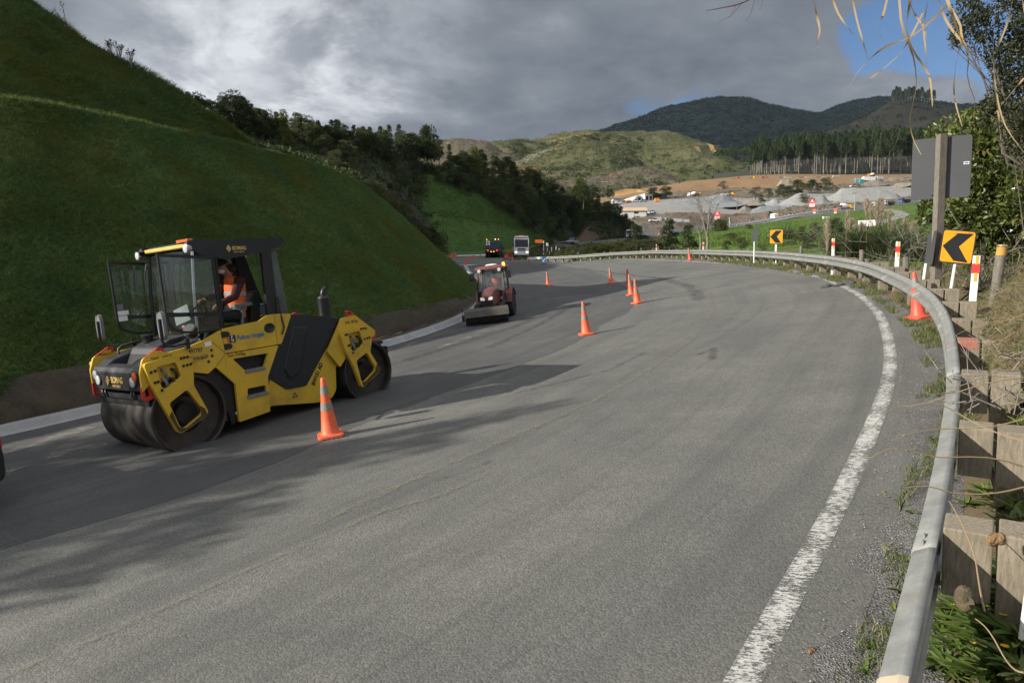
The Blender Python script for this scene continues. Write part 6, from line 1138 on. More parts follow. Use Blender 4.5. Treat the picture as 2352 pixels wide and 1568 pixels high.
# ------------------------------------------------------------------ roadside plants on the right
L_WEED = leafmat('weed_leaves', [(.06, .11, .02), (.1, .16, .03), (.14, .2, .045), (.2, .23, .075)], .3, rough=.45, spec=.45, objvar=.15)
L_DRY = leafmat('dry_stalks', [(.22, .16, .085), (.32, .24, .13), (.42, .33, .2)], .25, rough=.7, objvar=.1)
L_TUFT = leafmat('verge_grass_blades', [(.05, .085, .02), (.085, .125, .03), (.15, .17, .06), (.28, .24, .13)], .3, objvar=.1)
rg = np.random.default_rng(23)
def strip_grass(name, a0, a1, d0, d1, n, ln_, label, m=L_TUFT, wd=.006, clump=1.0):
    a = rg.uniform(a0, a1, n); d = rg.uniform(d0, d1, n); k = fbm(np.stack([a * 1.7, d * 3, np.zeros(n)], 1), 3); keep = k > -.1 * clump; a, d = a[keep], d[keep]; n = len(a)
    pts = np.array([railat(x, y, -.72)[0] for x, y in zip(a, d)]); pts[:, 2] = [down(p, 1.2).z for p in pts]
    dd = unit(n, rg) * .6 + np.array([0, 0, 1.0]); dd /= np.linalg.norm(dd, axis=1, keepdims=True)
    return tag(addmesh(name, blades(name, pts, dd, ln_ * rg.uniform(.4, 1.3, n), wd * rg.uniform(.6, 1.4, n), m, rg, .5)), label, 'grass', kind='stuff')
strip_grass('rail_foot_grass', 5.0, 45, -.28, .25, 26000, .12, 'short grass growing under the guardrail edge', wd=.008, clump=.5)
strip_grass('near_rail_grass', -1.5, 7, -.38, .02, 4500, .09, 'thin grass in the gravel at the foot of the near rail', clump=-.7)
strip_grass('verge_grass', -3, 14, .3, 6, 48000, .17, 'mixed green and dry grass behind the near timber posts', clump=1.6)
strip_grass('bank_grass', 14, 60, .4, 6, 9000, .45, 'rough grass on the verge beyond the rail', wd=.018)
# broad-leaved rosettes with a few yellow flowers
def rosette(p, size, n, label, flower=False, group='leafy weeds beside the near guardrail', name='weed', m=None, up=.35):
    t = thing(name, label, 'weed', Matrix.Translation(p), group); a = rg.uniform(0, 6.28, n); V, F = [], []
    for k in range(n):
        l = size * rg.uniform(.55, 1.1); w_ = l * rg.uniform(.13, .22); el = rg.uniform(.15, .9) * up * 2.2; dx, dy = math.cos(a[k]), math.sin(a[k]); sx, sy = -dy, dx; o = len(V); N_ = 6
        for i in range(N_ + 1):
            f = i / N_; r_ = l * f * math.cos(el * (1 - .6 * f)); z = l * (math.sin(el) * f - .55 * f * f * el * .6); ww = w_ * (math.sin(math.pi * min(1, f * .85 + .1)) ** .8) * (1 + .25 * (i % 2)); 
            V += [(dx * r_ + sx * ww * .5, dy * r_ + sy * ww * .5, z + ww * .18), (dx * r_, dy * r_, z), (dx * r_ - sx * ww * .5, dy * r_ - sy * ww * .5, z + ww * .18)]
        for i in range(N_): q = o + i * 3; F += [(q, q + 1, q + 4, q + 3), (q + 1, q + 2, q + 5, q + 4)]
    addmesh('leaf_rosette', mesh_np('leaf_rosette', V, F, m or L_WEED), t)
    if flower:
        q = MB(); h = size * .8; q.tube([(0, 0, 0), (.01, .01, h * .6), (.02, 0, h)], .0025, 5); q.build('flower_stalk', L_WEED, t)
        q = MB(); q.add([(.02, 0, h)] + [(.02 + (.022 if i % 2 else .014) * math.cos(i * .35), (.022 if i % 2 else .014) * math.sin(i * .35), h + .006) for i in range(18)], [(0, i + 1, (i + 1) % 18 + 1) for i in range(18)]); q.build('flower', mat('dandelion_yellow', (.85, .55, .01), .6, var=.05), t)
    return t
WD = [(2290, 1490, 2.5, .20, 16, True), (2240, 1420, 2.6, .17, 14, True), (2330, 1430, 2.7, .18, 14, False), (2200, 1500, 2.4, .17, 13, False), (2340, 1540, 2.4, .2, 15, False), (2260, 1560, 2.3, .2, 16, False), (2310, 1380, 2.8, .17, 13, False), (2180, 1560, 2.3, .16, 12, False), (2345, 1310, 3.0, .16, 12, False), (2230, 1340, 2.9, .15, 12, False), (2310, 1220, 3.3, .16, 12, False), (2220, 1165, 3.5, .15, 12, False), (2260, 1130, 3.7, .14, 11, False), (2340, 1140, 3.5, .15, 11, False), (2300, 1030, 4.4, .17, 12, False), (2340, 980, 4.8, .17, 12, False), (2330, 900, 5.5, .18, 12, False), (2310, 800, 7.0, .22, 12, False), (2340, 760, 7.6, .22, 12, False), (2240, 672, 10.5, .4, 16, False), (2262, 690, 9.8, .3, 14, False), (2280, 735, 8.6, .26, 12, False)]
WD += [(rg.uniform(2150, 2352), rg.uniform(1330, 1566), rg.uniform(2.3, 2.8), rg.uniform(.12, .22), int(rg.integers(10, 17)), i % 7 == 0) for i in range(44)] + [(rg.uniform(2235, 2352), rg.uniform(1060, 1200), rg.uniform(3.3, 4.2), rg.uniform(.1, .18), 11, False) for i in range(12)]
for n, (x, y, D, s_, k, fl) in enumerate(WD):
    p = GR(x, y, D); p = Vector(p) if depth(p) < D * 2 else Vector(P(x, y, D)); rosette(p + Vector((0, 0, .02)), s_ * .72 * depth(p) / D, int(k * 1.4), 'broad leaved green weed with a yellow flower behind the nearest timber post' if fl else 'broad leaved green weed on the bank behind the near guardrail', fl)
for x, y, s_ in [(2085, 1290, .12), (2070, 1360, .1), (2060, 1440, .11), (2010, 1490, .10), (1990, 1540, .09), (2100, 1180, .1), (2105, 1215, .12), (2125, 1080, .09), (2140, 1010, .08), (2055, 1400, .08)]:
    p = hit(x, y, .02); rosette(Vector(p), s_, 9, 'small leafy weed in the gravel against the road side of the near rail', y == 1440, 'weeds in the gravel along the near rail')
# clods and stones
def stone(p, s, m, label, name='clay_clod', group=None, sc=(1, .7, .55)):
    q = MB(); q.ball((0, 0, 0), 1, 14, sc); v = np.array([tuple(a) for a in q.v]); f = 1 + fbm(v * 1.6 + p[0] * 7, 5) * .8; q.v = [Vector(a * b * s) for a, b in zip(v, f)]
    return tag(q.build(name, m, None, smooth=70, M=at(p, rg.uniform(0, 6))), label, 'clod' if 'clod' in name else 'stone', group)
stone(Vector(P(2215, 1375, 2.75)), .07, M_VERGE, 'brown clay clod half in shade below the nearest timber post', sc=(1.2, .6, .55))
stone(Vector(P(2290, 1240, 3.1)), .05, M_CLAY, 'small orange clod on top of the nearest timber block')
for n, (x, y) in enumerate([(1865, 1493), (2095, 1088), (1320, 1010), (1640, 760), (2030, 1130), (1975, 1440), (2120, 845), (1770, 1480), (2080, 1000), (1935, 1545)]):
    h = hit(x, y, .01); d_ = (.028, .02, .012, .012, .02, .014, .018, .012, .015, .018)[n]; stone(h, d_ , M_CLAY if n in (0, 4, 5) else BARK, 'small pale or rusty fragment lying on the road and gravel', 'stone', 'fragments scattered on the road')
ap = []; 
for i in range(1600):
    a = rg.uniform(-1.5, 22); d = rg.uniform(-.75, -.08); ap.append(tuple(railat(a, d * (1 - .25 * rg.random()), -.715)[0]))
ap = np.array(ap); ap[:, 2] = RZ(ap[:, 0], ap[:, 1]) + .012; gv = MB(); 
base_ = np.array([(1, 0, 0), (-1, 0, 0), (0, 1, 0), (0, -1, 0), (0, 0, .8), (0, 0, -.8)]); fc = np.array([(0, 2, 4), (2, 1, 4), (1, 3, 4), (3, 0, 4), (2, 0, 5), (1, 2, 5), (3, 1, 5), (0, 3, 5)])
sz = rg.uniform(.003, .009, len(ap)); V = (base_[None] * rg.uniform(.6, 1.2, (len(ap), 6, 1)) * sz[:, None, None] + ap[:, None]).reshape(-1, 3); F = (fc[None] + (np.arange(len(ap)) * 6)[:, None, None]).reshape(-1, 3)
tag(addmesh('loose_stones', mesh_np('loose_stones', V, F, leafmat('loose_stone', [(.09, .088, .088), (.16, .155, .15), (.3, .29, .27), (.42, .4, .37)], 0, objvar=0))), 'loose chips of stone over the gravel shoulder', 'gravel', kind='stuff')
# dry stalks lying across the rail
for n, pts in enumerate([[(2000, 985, 4.0), (2060, 935, 4.1), (2180, 905, 4.0), (2350, 870, 3.9)], [(1998, 1052, 3.2), (2080, 1030, 3.2), (2200, 1046, 3.2), (2350, 1075, 3.2)], [(2080, 1120, 3.0), (2180, 1133, 3.0), (2352, 1115, 3.0)], [(2120, 925, 4.0), (2200, 950, 4.0), (2352, 1010, 3.7)], [(2050, 1010, 4.0), (2180, 985, 4.0), (2352, 960, 3.9)], [(2195, 770, 6.5), (2280, 740, 6.4), (2352, 720, 6.3)], [(2240, 1420, 2.5), (2300, 1500, 2.4), (2352, 1540, 2.35)], [(2180, 1150, 3.3), (2240, 1280, 3.0), (2262, 1400, 2.8)]]):
    q = MB(); pp_ = [P(*a) for a in pts]; pp_ = [tuple(lerp(pp_[int(t)], pp_[min(int(t) + 1, len(pp_) - 1)], t - int(t)) + np.array([0, 0, .02 * math.sin(3 * t)])) for t in np.linspace(0, len(pp_) - 1.001, 12)]; q.tube(pp_, [lerp(.002, .004, i / 11) for i in range(12)], 5); tag(q.build('dry_stalk', L_DRY), 'thin dry grass stalk bent across the near rail and timber posts', 'grass stalk', 'dry stalks across the near rail')
# dead twigs on the bank
def twig_mass(p, r, n, label, name='dead_twigs'):
    t = thing(name, label, 'brushwood', Matrix.Translation(p)); q = MB()
    for k in range(n):
        a = Vector(rg.normal(size=3)) * r * .5; d = Vector((rg.normal(), rg.normal(), abs(rg.normal()) * .7)).normalized(); l = r * rg.uniform(.5, 1.2); m_ = a + d * l * .5 + Vector(rg.normal(size=3)) * r * .12; q.tube([a, m_, a + d * l], [.006, .004, .0015], 4)
        for j in range(3): e = Vector(rg.normal(size=3)).normalized(); q.tube([m_, m_ + e * l * .22], [.003, .001], 3)
    q.build('dead_foliage', DEADB, t)  # bare twigs only, no leaves in this mesh
twig_mass(Vector(P(2300, 900, 5.2)), .35, 40, 'tangle of dead grey twigs behind the large timber posts'); twig_mass(Vector(P(2335, 755, 7.2)), .35, 24, 'dark dead twigs on the bank near the fence post'); twig_mass(Vector(P(2245, 630, 14)), .9, 60, 'grey brush pile behind the near arrow sign'); twig_mass(Vector(P(2080, 590, 19)), 1.1, 70, 'tangle of grey dead vines left of the tall sign post'); twig_mass(Vector(P(1900, 570, 34)), 1.6, 70, 'grey leafless brush between the arrow sign and the pampas')
# clay bank with hanging dry grass on the far right
bk = interp_rows([[P(2262, 800, 7.6), P(2285, 720, 8.0), P(2330, 640, 8.4), P(2420, 560, 8.6), P(2520, 540, 8.6)], [P(2285, 850, 7.0), P(2310, 790, 7.0), P(2350, 740, 7.0), P(2430, 700, 7.0), P(2530, 700, 6.8)], [P(2300, 960, 6.0), P(2330, 930, 5.9), P(2370, 900, 5.8), P(2440, 880, 5.7), P(2540, 880, 5.5)]], 40, 30)
bk[:, :, 0] += (fbm(bk.reshape(-1, 3) * 2.2, 4) * .22).reshape(30, 40); tag(addmesh('bank', grid_mesh('bank', bk, M_VERGE)), kind='structure')
p, nn = sample(bk, 500, rg, (.2, 1), (0, .8)); d = unit(500, rg) * .5 + np.array([-.5, -.3, -.1]) + nn * .3; d /= np.linalg.norm(d, axis=1, keepdims=True); tag(addmesh('bank_dry_grass', blades('bank_dry_grass', p, d, rg.uniform(.15, .5, 500), np.full(500, .005), L_DRY, rg, .9)), 'dry yellow grass hanging over the clay bank at the right edge', 'grass', kind='stuff')
p, nn = sample(bk, 2200, rg, (0, 1), (0, 1)); d = unit(2200, rg) * .7 + nn; d /= np.linalg.norm(d, axis=1, keepdims=True); tag(addmesh('bank_moss', blades('bank_moss', p, d, rg.uniform(.04, .12, 2200), np.full(2200, .008), L_TUFT, rg, .3)), 'green moss and weeds on the clay bank at the right edge', 'grass', kind='stuff')
# large glossy shrub behind the sign, and the small-leaved tree over it
def bush_from(name, label, cat, blobpx, D, dens, leaf, m, group=None, stems=None, wspread=1.0, branches=26, br=.03):
    bl = np.array([[*P(x, y, D + dz), r * (D + dz) / FPX] for x, y, dz, r in blobpx]); o = bl[:, :3].mean(0); root = Vector(stems) if stems is not None else Vector((o[0], o[1], bl[:, 2].min() - .5)); t = thing(name, label, cat, Matrix.Translation(root), group)
    bl2 = bl.copy(); bl2[:, :3] -= np.array(root)
    k = np.concatenate([np.full(int(dens * (b[3] ** 2)) + 20, i) for i, b in enumerate(bl2)]); d = unit(len(k), rg); rr_ = bl2[k, 3] * rg.uniform(.2, 1.08, len(k)) ** .6
    cl = fbm((bl2[k, :3] + d * rr_[:, None]) * 2.6, 3) > -.12; k, d, rr_ = k[cl], d[cl], rr_[cl]
    p = bl2[k, :3] + d * rr_[:, None]; g = d * .7 + unit(len(k), rg) * .8; g[:, 2] += .2; g /= np.linalg.norm(g, axis=1, keepdims=True)
    addmesh('foliage', leaves('foliage', p, g, leaf * rg.uniform(.6, 1.3, len(k)), leaf * rg.uniform(.34, .55, len(k)), m, rg), t)
    q = MB()
    for i in range(branches):
        b = bl2[rg.integers(len(bl2))]; e = Vector(b[:3]) + Vector(unit(1, rg)[0]) * b[3] * .8; mid = e * .5 + Vector(rg.normal(size=3)) * .2; q.tube([Vector(rg.normal(size=3)) * .1, mid, e], [br, br * .6, br * .15], 5)
        for j in range(5): f = Vector(unit(1, rg)[0]); s = mid.lerp(e, rg.uniform(.2, 1)); q.tube([s, s + f * b[3] * .5], [br * .25, br * .06], 4)
    q.build('branches', BARK, t, smooth=60); return t
bush_from('glossy_shrub', 'large glossy green shrub filling the space right of the tall sign', 'shrub', [(2190, 330, 1, 60), (2250, 320, 0, 60), (2310, 330, -.5, 60), (2160, 400, 1.5, 50), (2250, 400, 0, 70), (2320, 420, -.5, 65), (2170, 480, 1.2, 52), (2230, 490, 0, 65), (2310, 510, -.3, 65), (2360, 470, -1, 60), (2140, 490, 1.5, 28), (2280, 580, 0, 55), (2335, 580, 0, 45), (2200, 560, 1, 40), (2230, 285, 1, 28), (2290, 295, .5, 30), (2380, 370, 0, 70)], 17.5, 5200, .15, L_GLOSS, stems=P(2270, 640, 17.5), branches=40, br=.05)
bush_from('small_leaved_tree', 'tall dark small-leaved tree leaning in from the upper right corner', 'tree', [(2225, 30, 0, 36), (2260, 60, 0, 45), (2300, 30, 0, 55), (2345, 70, 0, 55), (2250, 110, 0, 26), (2200, 75, 0, 18), (2300, 130, 0, 38), (2200, 90, .4, 16), (2190, 100, .3, 10), (2340, 160, 0, 50), (2330, 220, 0, 52), (2300, 250, .3, 42), (2345, 290, 0, 50), (2275, 280, .4, 20), (2270, 245, .4, 16), (2380, 200, 0, 60), (2400, 80, 0, 80), (2390, 320, 0, 60), (2320, -30, 0, 60), (2250, -30, 0, 45)], 11.5, 6500, .075, L_SMALL, stems=P(2420, 420, 11.8), branches=30, br=.03)
bush_from('twiggy_shrub', 'brown twiggy shrub at the right edge beneath the leaning tree', 'shrub', [(2340, 350, 0, 40), (2355, 400, 0, 40), (2330, 640, 0, 35), (2350, 600, 0, 40)], 10.5, 900, .06, L_GREY, stems=P(2380, 700, 10.5), branches=9, br=.012)
# toetoe (pampas): arching green leaves and pale plumes on tall stalks
L_PAMP = leafmat('pampas_leaves', [(.035, .065, .022), (.055, .09, .03), (.09, .12, .05), (.2, .17, .1)], .3, objvar=.1); L_PLUME = leafmat('plume', [(.36, .29, .21), (.46, .38, .28), (.55, .47, .36)], .4, rough=.9, objvar=.12)
for n, (x, y, D, h, k) in enumerate([(1930, 588, 31, 1.5, 650), (1975, 592, 29, 1.7, 800), (2030, 596, 28, 1.8, 850), (2075, 598, 26, 1.6, 650), (2110, 600, 25, 1.3, 400), (1655, 530, 150, 4, 300), (1808, 548, 60, 1.6, 260)]):
    p = Vector(P(x, y, D)); t = thing('pampas_grass', ['leftmost arching clump of pampas grass behind the rail', 'pampas clump under the tall group of pale plumes', 'biggest arching pampas clump in the middle of the row', 'pampas clump left of the right marker post', 'low pampas clump beside the right marker post', 'distant pampas clump at the left end of the bridge', 'pale distant pampas clump right of the small arrow sign'][n], 'pampas grass', Matrix.Translation(p), 'pampas grass clumps'); a = rg.uniform(0, 6.28, k); V, F = [], []
    for j in range(k):
        l = h * rg.uniform(.7, 1.35); ox, oy = rg.normal(size=2) * .3 * h * .5; sp = rg.uniform(.4, 1.35); w_ = .012 * h; o = len(V)
        for i in range(6):
            f = i / 5; r_ = l * sp * f ** 1.25 * .8; z = l * (f * 1.05 - .62 * sp * f * f); V += [(ox + r_ * math.cos(a[j]) - w_ * (1 - f) * math.sin(a[j]), oy + r_ * math.sin(a[j]) + w_ * (1 - f) * math.cos(a[j]), z), (ox + r_ * math.cos(a[j]) + w_ * (1 - f) * math.sin(a[j]), oy + r_ * math.sin(a[j]) - w_ * (1 - f) * math.cos(a[j]), z)]
        F += [(o + 2 * i, o + 2 * i + 1, o + 2 * i + 3, o + 2 * i + 2) for i in range(5)]
    addmesh('leaf_clump', mesh_np('leaf_clump', V, F, L_PAMP), t)
PL = [(1345, 810, 1200, 1330), (1575, 725, 1000, 1120), (1615, 835, 960, 1100), (1810, 590, 800, 1060), (1862, 650, 830, 1080), (1925, 640, 870, 1130), (1948, 590, 870, 1130), (1978, 585, 860, 1130), (2000, 580, 850, 1120), (2075, 730, 860, 1080), (2130, 870, 990, 1060), (2250, 830, 980, 1100), (2335, 875, 990, 1100), (1750, 890, 990, 1080)]
for n, (cx, y0, y1, y2) in enumerate(PL):
    X = (2850 + cx * .34014) / 1.7415; Y = [(600 + y * .34014) / 1.7415 for y in (y0, y1, y2)]; D = 28 + (n % 3) * .8; top, mid, bot = (Vector(P(X + dx, y, D)) for y, dx in zip(Y, (3 if n in (1, 2, 11, 12) else 1, 0, -2 if n in (1, 2, 11, 12) else 0))); bot = bot + (bot - mid) * .5
    t = thing('pampas_plume', 'pale feathery pampas plume on a tall stalk above the green clumps', 'pampas plume', Matrix.Translation(bot), 'pampas plumes'); q = MB(); q.tube([(0, 0, 0), mid - bot, (top - bot) * .9], [.012, .009, .004], 5); q.build('stalk', L_DRY, t)
    k = 420; f = rg.uniform(0, 1, k); L = (top - mid).length; p = np.array([tuple((mid - bot).lerp(top - bot, a)) for a in f]); ax = np.array((top - mid).normalized()); d = ax * .9 + unit(k, rg) * .42; d /= np.linalg.norm(d, axis=1, keepdims=True); wd = np.sin(np.pi * np.clip(f * .8 + .12, 0, 1)); addmesh('plume_head', blades('plume_head', p, d, .32 * wd * rg.uniform(.5, 1.1, k) + .05, np.full(k, .016), L_PLUME, rg, .25), t)
# dry blades hanging into the top right of the view from a plant overhead
dg = thing('hanging_grass', 'long dry straw coloured grass blades hanging down from above at upper right', 'grass plant', Matrix.Translation(P(2100, -160, 1.9)))
HB = [[(1862, -30), (1875, 30), (1883, 70), (1875, 103)], [(1905, -30), (1925, 30), (1960, 80)], [(1955, -20), (1968, 45), (1985, 105), (1998, 150)], [(2042, -20), (2030, 30), (2020, 60), (2025, 88)], [(2065, -20), (2072, 60), (2098, 130), (2105, 200), (2090, 270), (2098, 320), (2116, 355)], [(2095, -20), (2085, 40), (2085, 80), (2100, 120), (2133, 170), (2140, 215), (2142, 245)], [(2080, -20), (2100, 30), (2120, 60), (2130, 95)], [(2136, -20), (2122, 60), (2126, 110), (2128, 160)], [(2152, -20), (2170, 40), (2200, 85), (2228, 110), (2250, 140)], [(2162, -20), (2185, 20), (2205, 55), (2210, 90), (2225, 130), (2222, 180), (2240, 235), (2236, 290), (2262, 320)], [(2170, -20), (2190, 40), (2218, 110), (2252, 135)], [(2210, 90), (2196, 150), (2192, 220), (2210, 290)], [(2290, -20), (2284, 60), (2282, 140), (2290, 220), (2310, 290), (2352, 350)], [(2330, -20), (2318, 40), (2300, 90), (2290, 110)], [(2345, -20), (2360, 50), (2380, 90)], [(2180, 10), (2100, 80), (2030, 110), (1975, 160), (1942, 215)], [(2120, 30), (2070, 120), (2000, 180)], [(2352, 180), (2310, 230), (2285, 262)], [(2282, 170), (2292, 250), (2296, 280)]]
def cat_rom(pts, n):
    A = np.array(pts, float); t = np.linspace(0, len(A) - 1.0001, n); i = t.astype(int); f = (t - i)[:, None]; p0, p1, p2, p3 = A[np.maximum(i - 1, 0)], A[i], A[i + 1], A[np.minimum(i + 2, len(A) - 1)]
    return .5 * (2 * p1 + (p2 - p0) * f + (2 * p0 - 5 * p1 + 4 * p2 - p3) * f ** 2 + (3 * p1 - p0 - 3 * p2 + p3) * f ** 3)
o_ = Vector(P(2100, -160, 1.9))
for n, b in enumerate(HB):
    D0 = 1.55 + (n * .37) % .9; c_ = cat_rom(b, 16); q = MB(); pts = [Vector(P(x, y, D0 + .12 * math.sin(i * .3 + n))) - o_ for i, (x, y) in enumerate(c_)]; vs = []
    for i, p in enumerate(pts):
        tg = (pts[min(i + 1, 15)] - pts[max(i - 1, 0)]).normalized(); s = tg.cross(Vector((math.sin(i * .5 + n), -1, .3 * math.cos(i * .4)))).normalized(); w_ = .0022 * (1 - (i / 15) ** 2.5) + .0006; vs += [p - s * w_, p + s * w_ + Vector((0, .0012, 0))]
    q.add(vs, [(2 * i, 2 * i + 1, 2 * i + 3, 2 * i + 2) for i in range(15)]); q.build('blade', L_DRY, dg, smooth=80)
tw = thing('bare_twig', 'thin bare reddish twig poking in at the top edge of the sky', 'twig', Matrix.Translation(P(1790, -40, 2.4))); q = MB(); o_ = Vector(P(1790, -40, 2.4))
for b, r in (([(1790, -40), (1710, 5), (1660, 18), (1622, 25)], .003), ([(1705, 5), (1680, 35), (1650, 50)], .0012), ([(1690, 12), (1675, 45)], .001), ([(1735, -10), (1725, 30), (1712, 50)], .0013), ([(1760, -25), (1745, 25)], .0012)): q.tube([Vector(P(x, y, 2.4)) - o_ for x, y in cat_rom(b, 10)], [lerp(r, r * .3, i / 9) for i in range(10)], 5)
q.build('stem', mat('twig_bark', (.11, .05, .035), .8), tw)
# shade trees standing on the rise left of and behind the camera; their tops throw the soft pointed shadows on the road
def shade_tree(px, py, t, h, wide, kind):
    tip = Vector(hit(px, py)) + SUN * t; base = tip - Vector((0, 0, h)); return plant('roadside_tree', kind, base, h, 'tall roadside tree standing out of view to the left', 'roadside trees left of the view', wide)
_t = MR @ Vector((2.35, .1, 1.2)) + SUN * 22; plant('roadside_tree', 'broad', _t - Vector((0, 0, 8.2)), 8.2, 'tall roadside tree standing out of view to the left', 'roadside trees left of the view', .75)
shade_tree(1165, 951, 24, 8.5, .42, 'cone'); shade_tree(900, 1030, 25, 8, .6, 'cone'); shade_tree(650, 1062, 22, 7.5, .5, 'cone'); shade_tree(560, 1130, 23, 8, .9, 'olive'); shade_tree(420, 1090, 21, 9, .9, 'dome'); shade_tree(380, 1185, 22, 8, .8, 'broad'); shade_tree(160, 1140, 20, 9, 1.0, 'dome')
# ------------------------------------------------------------------ vehicles
def wheel(parent, x, y, r, w_, m=RUB, rimm=GREYP):
    q = MB(); q.lathe([(r * .55, -w_ / 2), (r * .93, -w_ / 2), (r, -w_ * .3), (r, w_ * .3), (r * .93, w_ / 2), (r * .55, w_ / 2)], 24, 'y', (x, y, r)); o = q.build('wheel', m, parent, smooth=40)
    q = MB(); s = 1 if y > 0 else -1; q.lathe([(r * .56, s * w_ * .42), (r * .5, s * w_ * .3), (r * .2, s * w_ * .34), (1e-7, s * w_ * .36)], 16, 'y', (x, y, r)); q.build('rim', rimm, o, smooth=40); return o
PAINT = {}
def paint(c, name): return mat('paint_' + name, c, .35, var=.06, dirt=tuple(x * .5 + .05 for x in c), dirtamt=.3)
W_, DB, RD, YL, BL, SV, OR = paint((.72, .72, .7), 'white'), paint((.028, .05, .062), 'dark_blue'), paint((.42, .06, .045), 'red'), paint((.7, .38, .02), 'yellow'), paint((.03, .09, .25), 'blue'), paint((.36, .37, .38), 'silver'), paint((.62, .26, .04), 'orange_machine')
HEADL = mat('lit_headlight', (1, .95, .85), .3, var=0, emit=1.6); TAILL = mat('lit_tail_light', (1, .04, .03), .3, var=0, emit=2.0); AMBL = mat('lit_amber', (1, .35, .05), .3, var=0, emit=2.0)
def truck(name, label, M, cab, body, kind='tip', L=7.5, group=None, cat='truck', H=2.75, lights=False, rear_detail=False):
    t = thing(name, label, cat, M, group); hw = 1.2; xf = L / 2; cl = 2.0
    q = MB(); q.box((-.2, 0, .85), (L - .6, .9, .3)); q.build('chassis', DARKM, t)
    prof = fillet([(xf, .55), (xf + .02, 1.55), (xf - .18, H - .25), (xf - .45, H), (xf - cl, H), (xf - cl, .55)], .08); q = MB(); q.prism(prof, 'y', -hw, hw); c = q.build('cab', cab, t, bevel=.06)
    q = MB(); q.prism([(xf + .03, 1.62), (xf - .17, H - .32), (xf - .2, H - .32), (xf - .02, 1.62)], 'y', -hw * .9, hw * .9); q.build('windscreen', GLD, c)
    for s in (1, -1):
        q = MB(); q.prism(fillet([(xf - .2, 1.65), (xf - .35, H - .4), (xf - 1.3, H - .4), (xf - 1.3, 1.65)], .06), 'y', s * hw, s * (hw + .01)); q.build('side_window', GLD, c)
        q = MB(); q.box((xf - .05, s * (hw + .16), 1.95), (.12, .2, .5)); q.build('mirror', BLK, c, bevel=.02)
        q = MB(); q.box((xf + .03, s * .9, .82), (.05, .32, .2)); q.build('headlight', HEADL if lights else LENS, c, bevel=.02)
    for z, h in ((1.35, .2), (1.1, .14)): q = MB(); q.box((xf + .015, 0, z), (.04, 1.3, h)); q.build('grille', BLK, c, bevel=.01)
    q = MB(); q.box((xf + .04, 0, .52), (.12, 2.4, .34)); q.build('bumper', cab, c, bevel=.04); q = MB(); q.box((xf + .105, 0, .55), (.01, .5, .13)); q.build('number_plate', INKW, c)
    for x in ([xf - .75] + [-xf + .9, -xf + 2.1]):
        for s in (1, -1): wheel(t, x, s * (hw - .16), .48, .3)
    bl = L - cl - .35; xb = -xf + bl / 2
    if kind == 'tip':
        q = MB(); q.loftrings([[(xb + a * bl / 2, b * hw, z) for a, b in ((-1, -1), (1, -1), (1, 1), (-1, 1))] for z in (1.1, 2.25)]); b = q.build('tipper_body', body, t, bevel=.03)
        for k in range(5):
            for s in (1, -1): q = MB(); q.box((xb - bl / 2 + bl * (k + .5) / 5, s * (hw + .03), 1.68), (.1, .06, 1.1)); q.build('rib', body, b)
    elif kind == 'mixer':
        q = MB(); q.lathe([(.35, -bl * .52), (.7, -bl * .45), (1.15, -bl * .12), (1.2, bl * .1), (.85, bl * .38), (1e-7, bl * .4)], 20, 'x', (0, 0, 0)); R_ = Matrix.Rotation(math.radians(12), 3, 'Y'); q.v = [R_ @ v + Vector((xb, 0, 2.25)) for v in q.v]; d = q.build('drum', body, t, smooth=50)
        q = MB(); q.box((-xf + .45, 0, 2.1), (.5, 1.4, 1.7)); q.tube([(-xf + .3, 0, 2.3), (-xf - .3, .3, 1.3)], .2, 8); q.build('chute', DARKM, t, bevel=.04); q = MB(); q.box((xb, 0, 1.15), (bl, 2.2, .18)); q.build('deck', RD, t)
    elif kind == 'flat':
        q = MB(); q.box((xb, 0, 1.15), (bl, 2.4, .16)); q.build('deck', body, t, bevel=.02)
    return t
def car(name, label, M, col, group=None, pickup=False, cat='car'):
    t = thing(name, label, cat, M, group); q = MB(); L, w_ = 4.6, .9
    low = fillet([(-2.3, .35), (2.25, .35), (2.3, .6), (2.2, .85), (1.1, 1.0), (-2.25, 1.0), (-2.32, .7)], .1); q.prism(low, 'y', -w_, w_); b = q.build('body', col, t, bevel=.06)
    up = [(1.1, 1.0), (.45, 1.62), (-.75 if pickup else -1.5, 1.64), (-1.0 if pickup else -2.15, 1.0)]; q = MB(); q.loftrings([[(x, s * (w_ - (.06 if z < 1.1 else .2)), z) for x, z in up] for s in (1, -1)]); c = q.build('cabin', GLD, t, bevel=.03)
    q = MB(); q.box((-.15 if pickup else -.52, 0, 1.645), (1.15 if pickup else 1.9, 1.36, .05)); q.build('roof', col, c, bevel=.02)
    for x in (1.45, -1.45):
        for s in (1, -1): wheel(t, x, s * .8, .34, .22)
    for s in (1, -1):
        q = MB(); q.box((2.24, s * .65, .75), (.08, .35, .16)); q.build('headlight', LENS, b); q = MB(); q.box((-2.3, s * .72, .82), (.06, .26, .16)); q.build('tail_light', TRED, b)
    return t
def put(px, py, yaw, D=None, up=None, s=1.0): p = GR(px, py, D or 300); return at(p, yaw, up, s), depth(p)
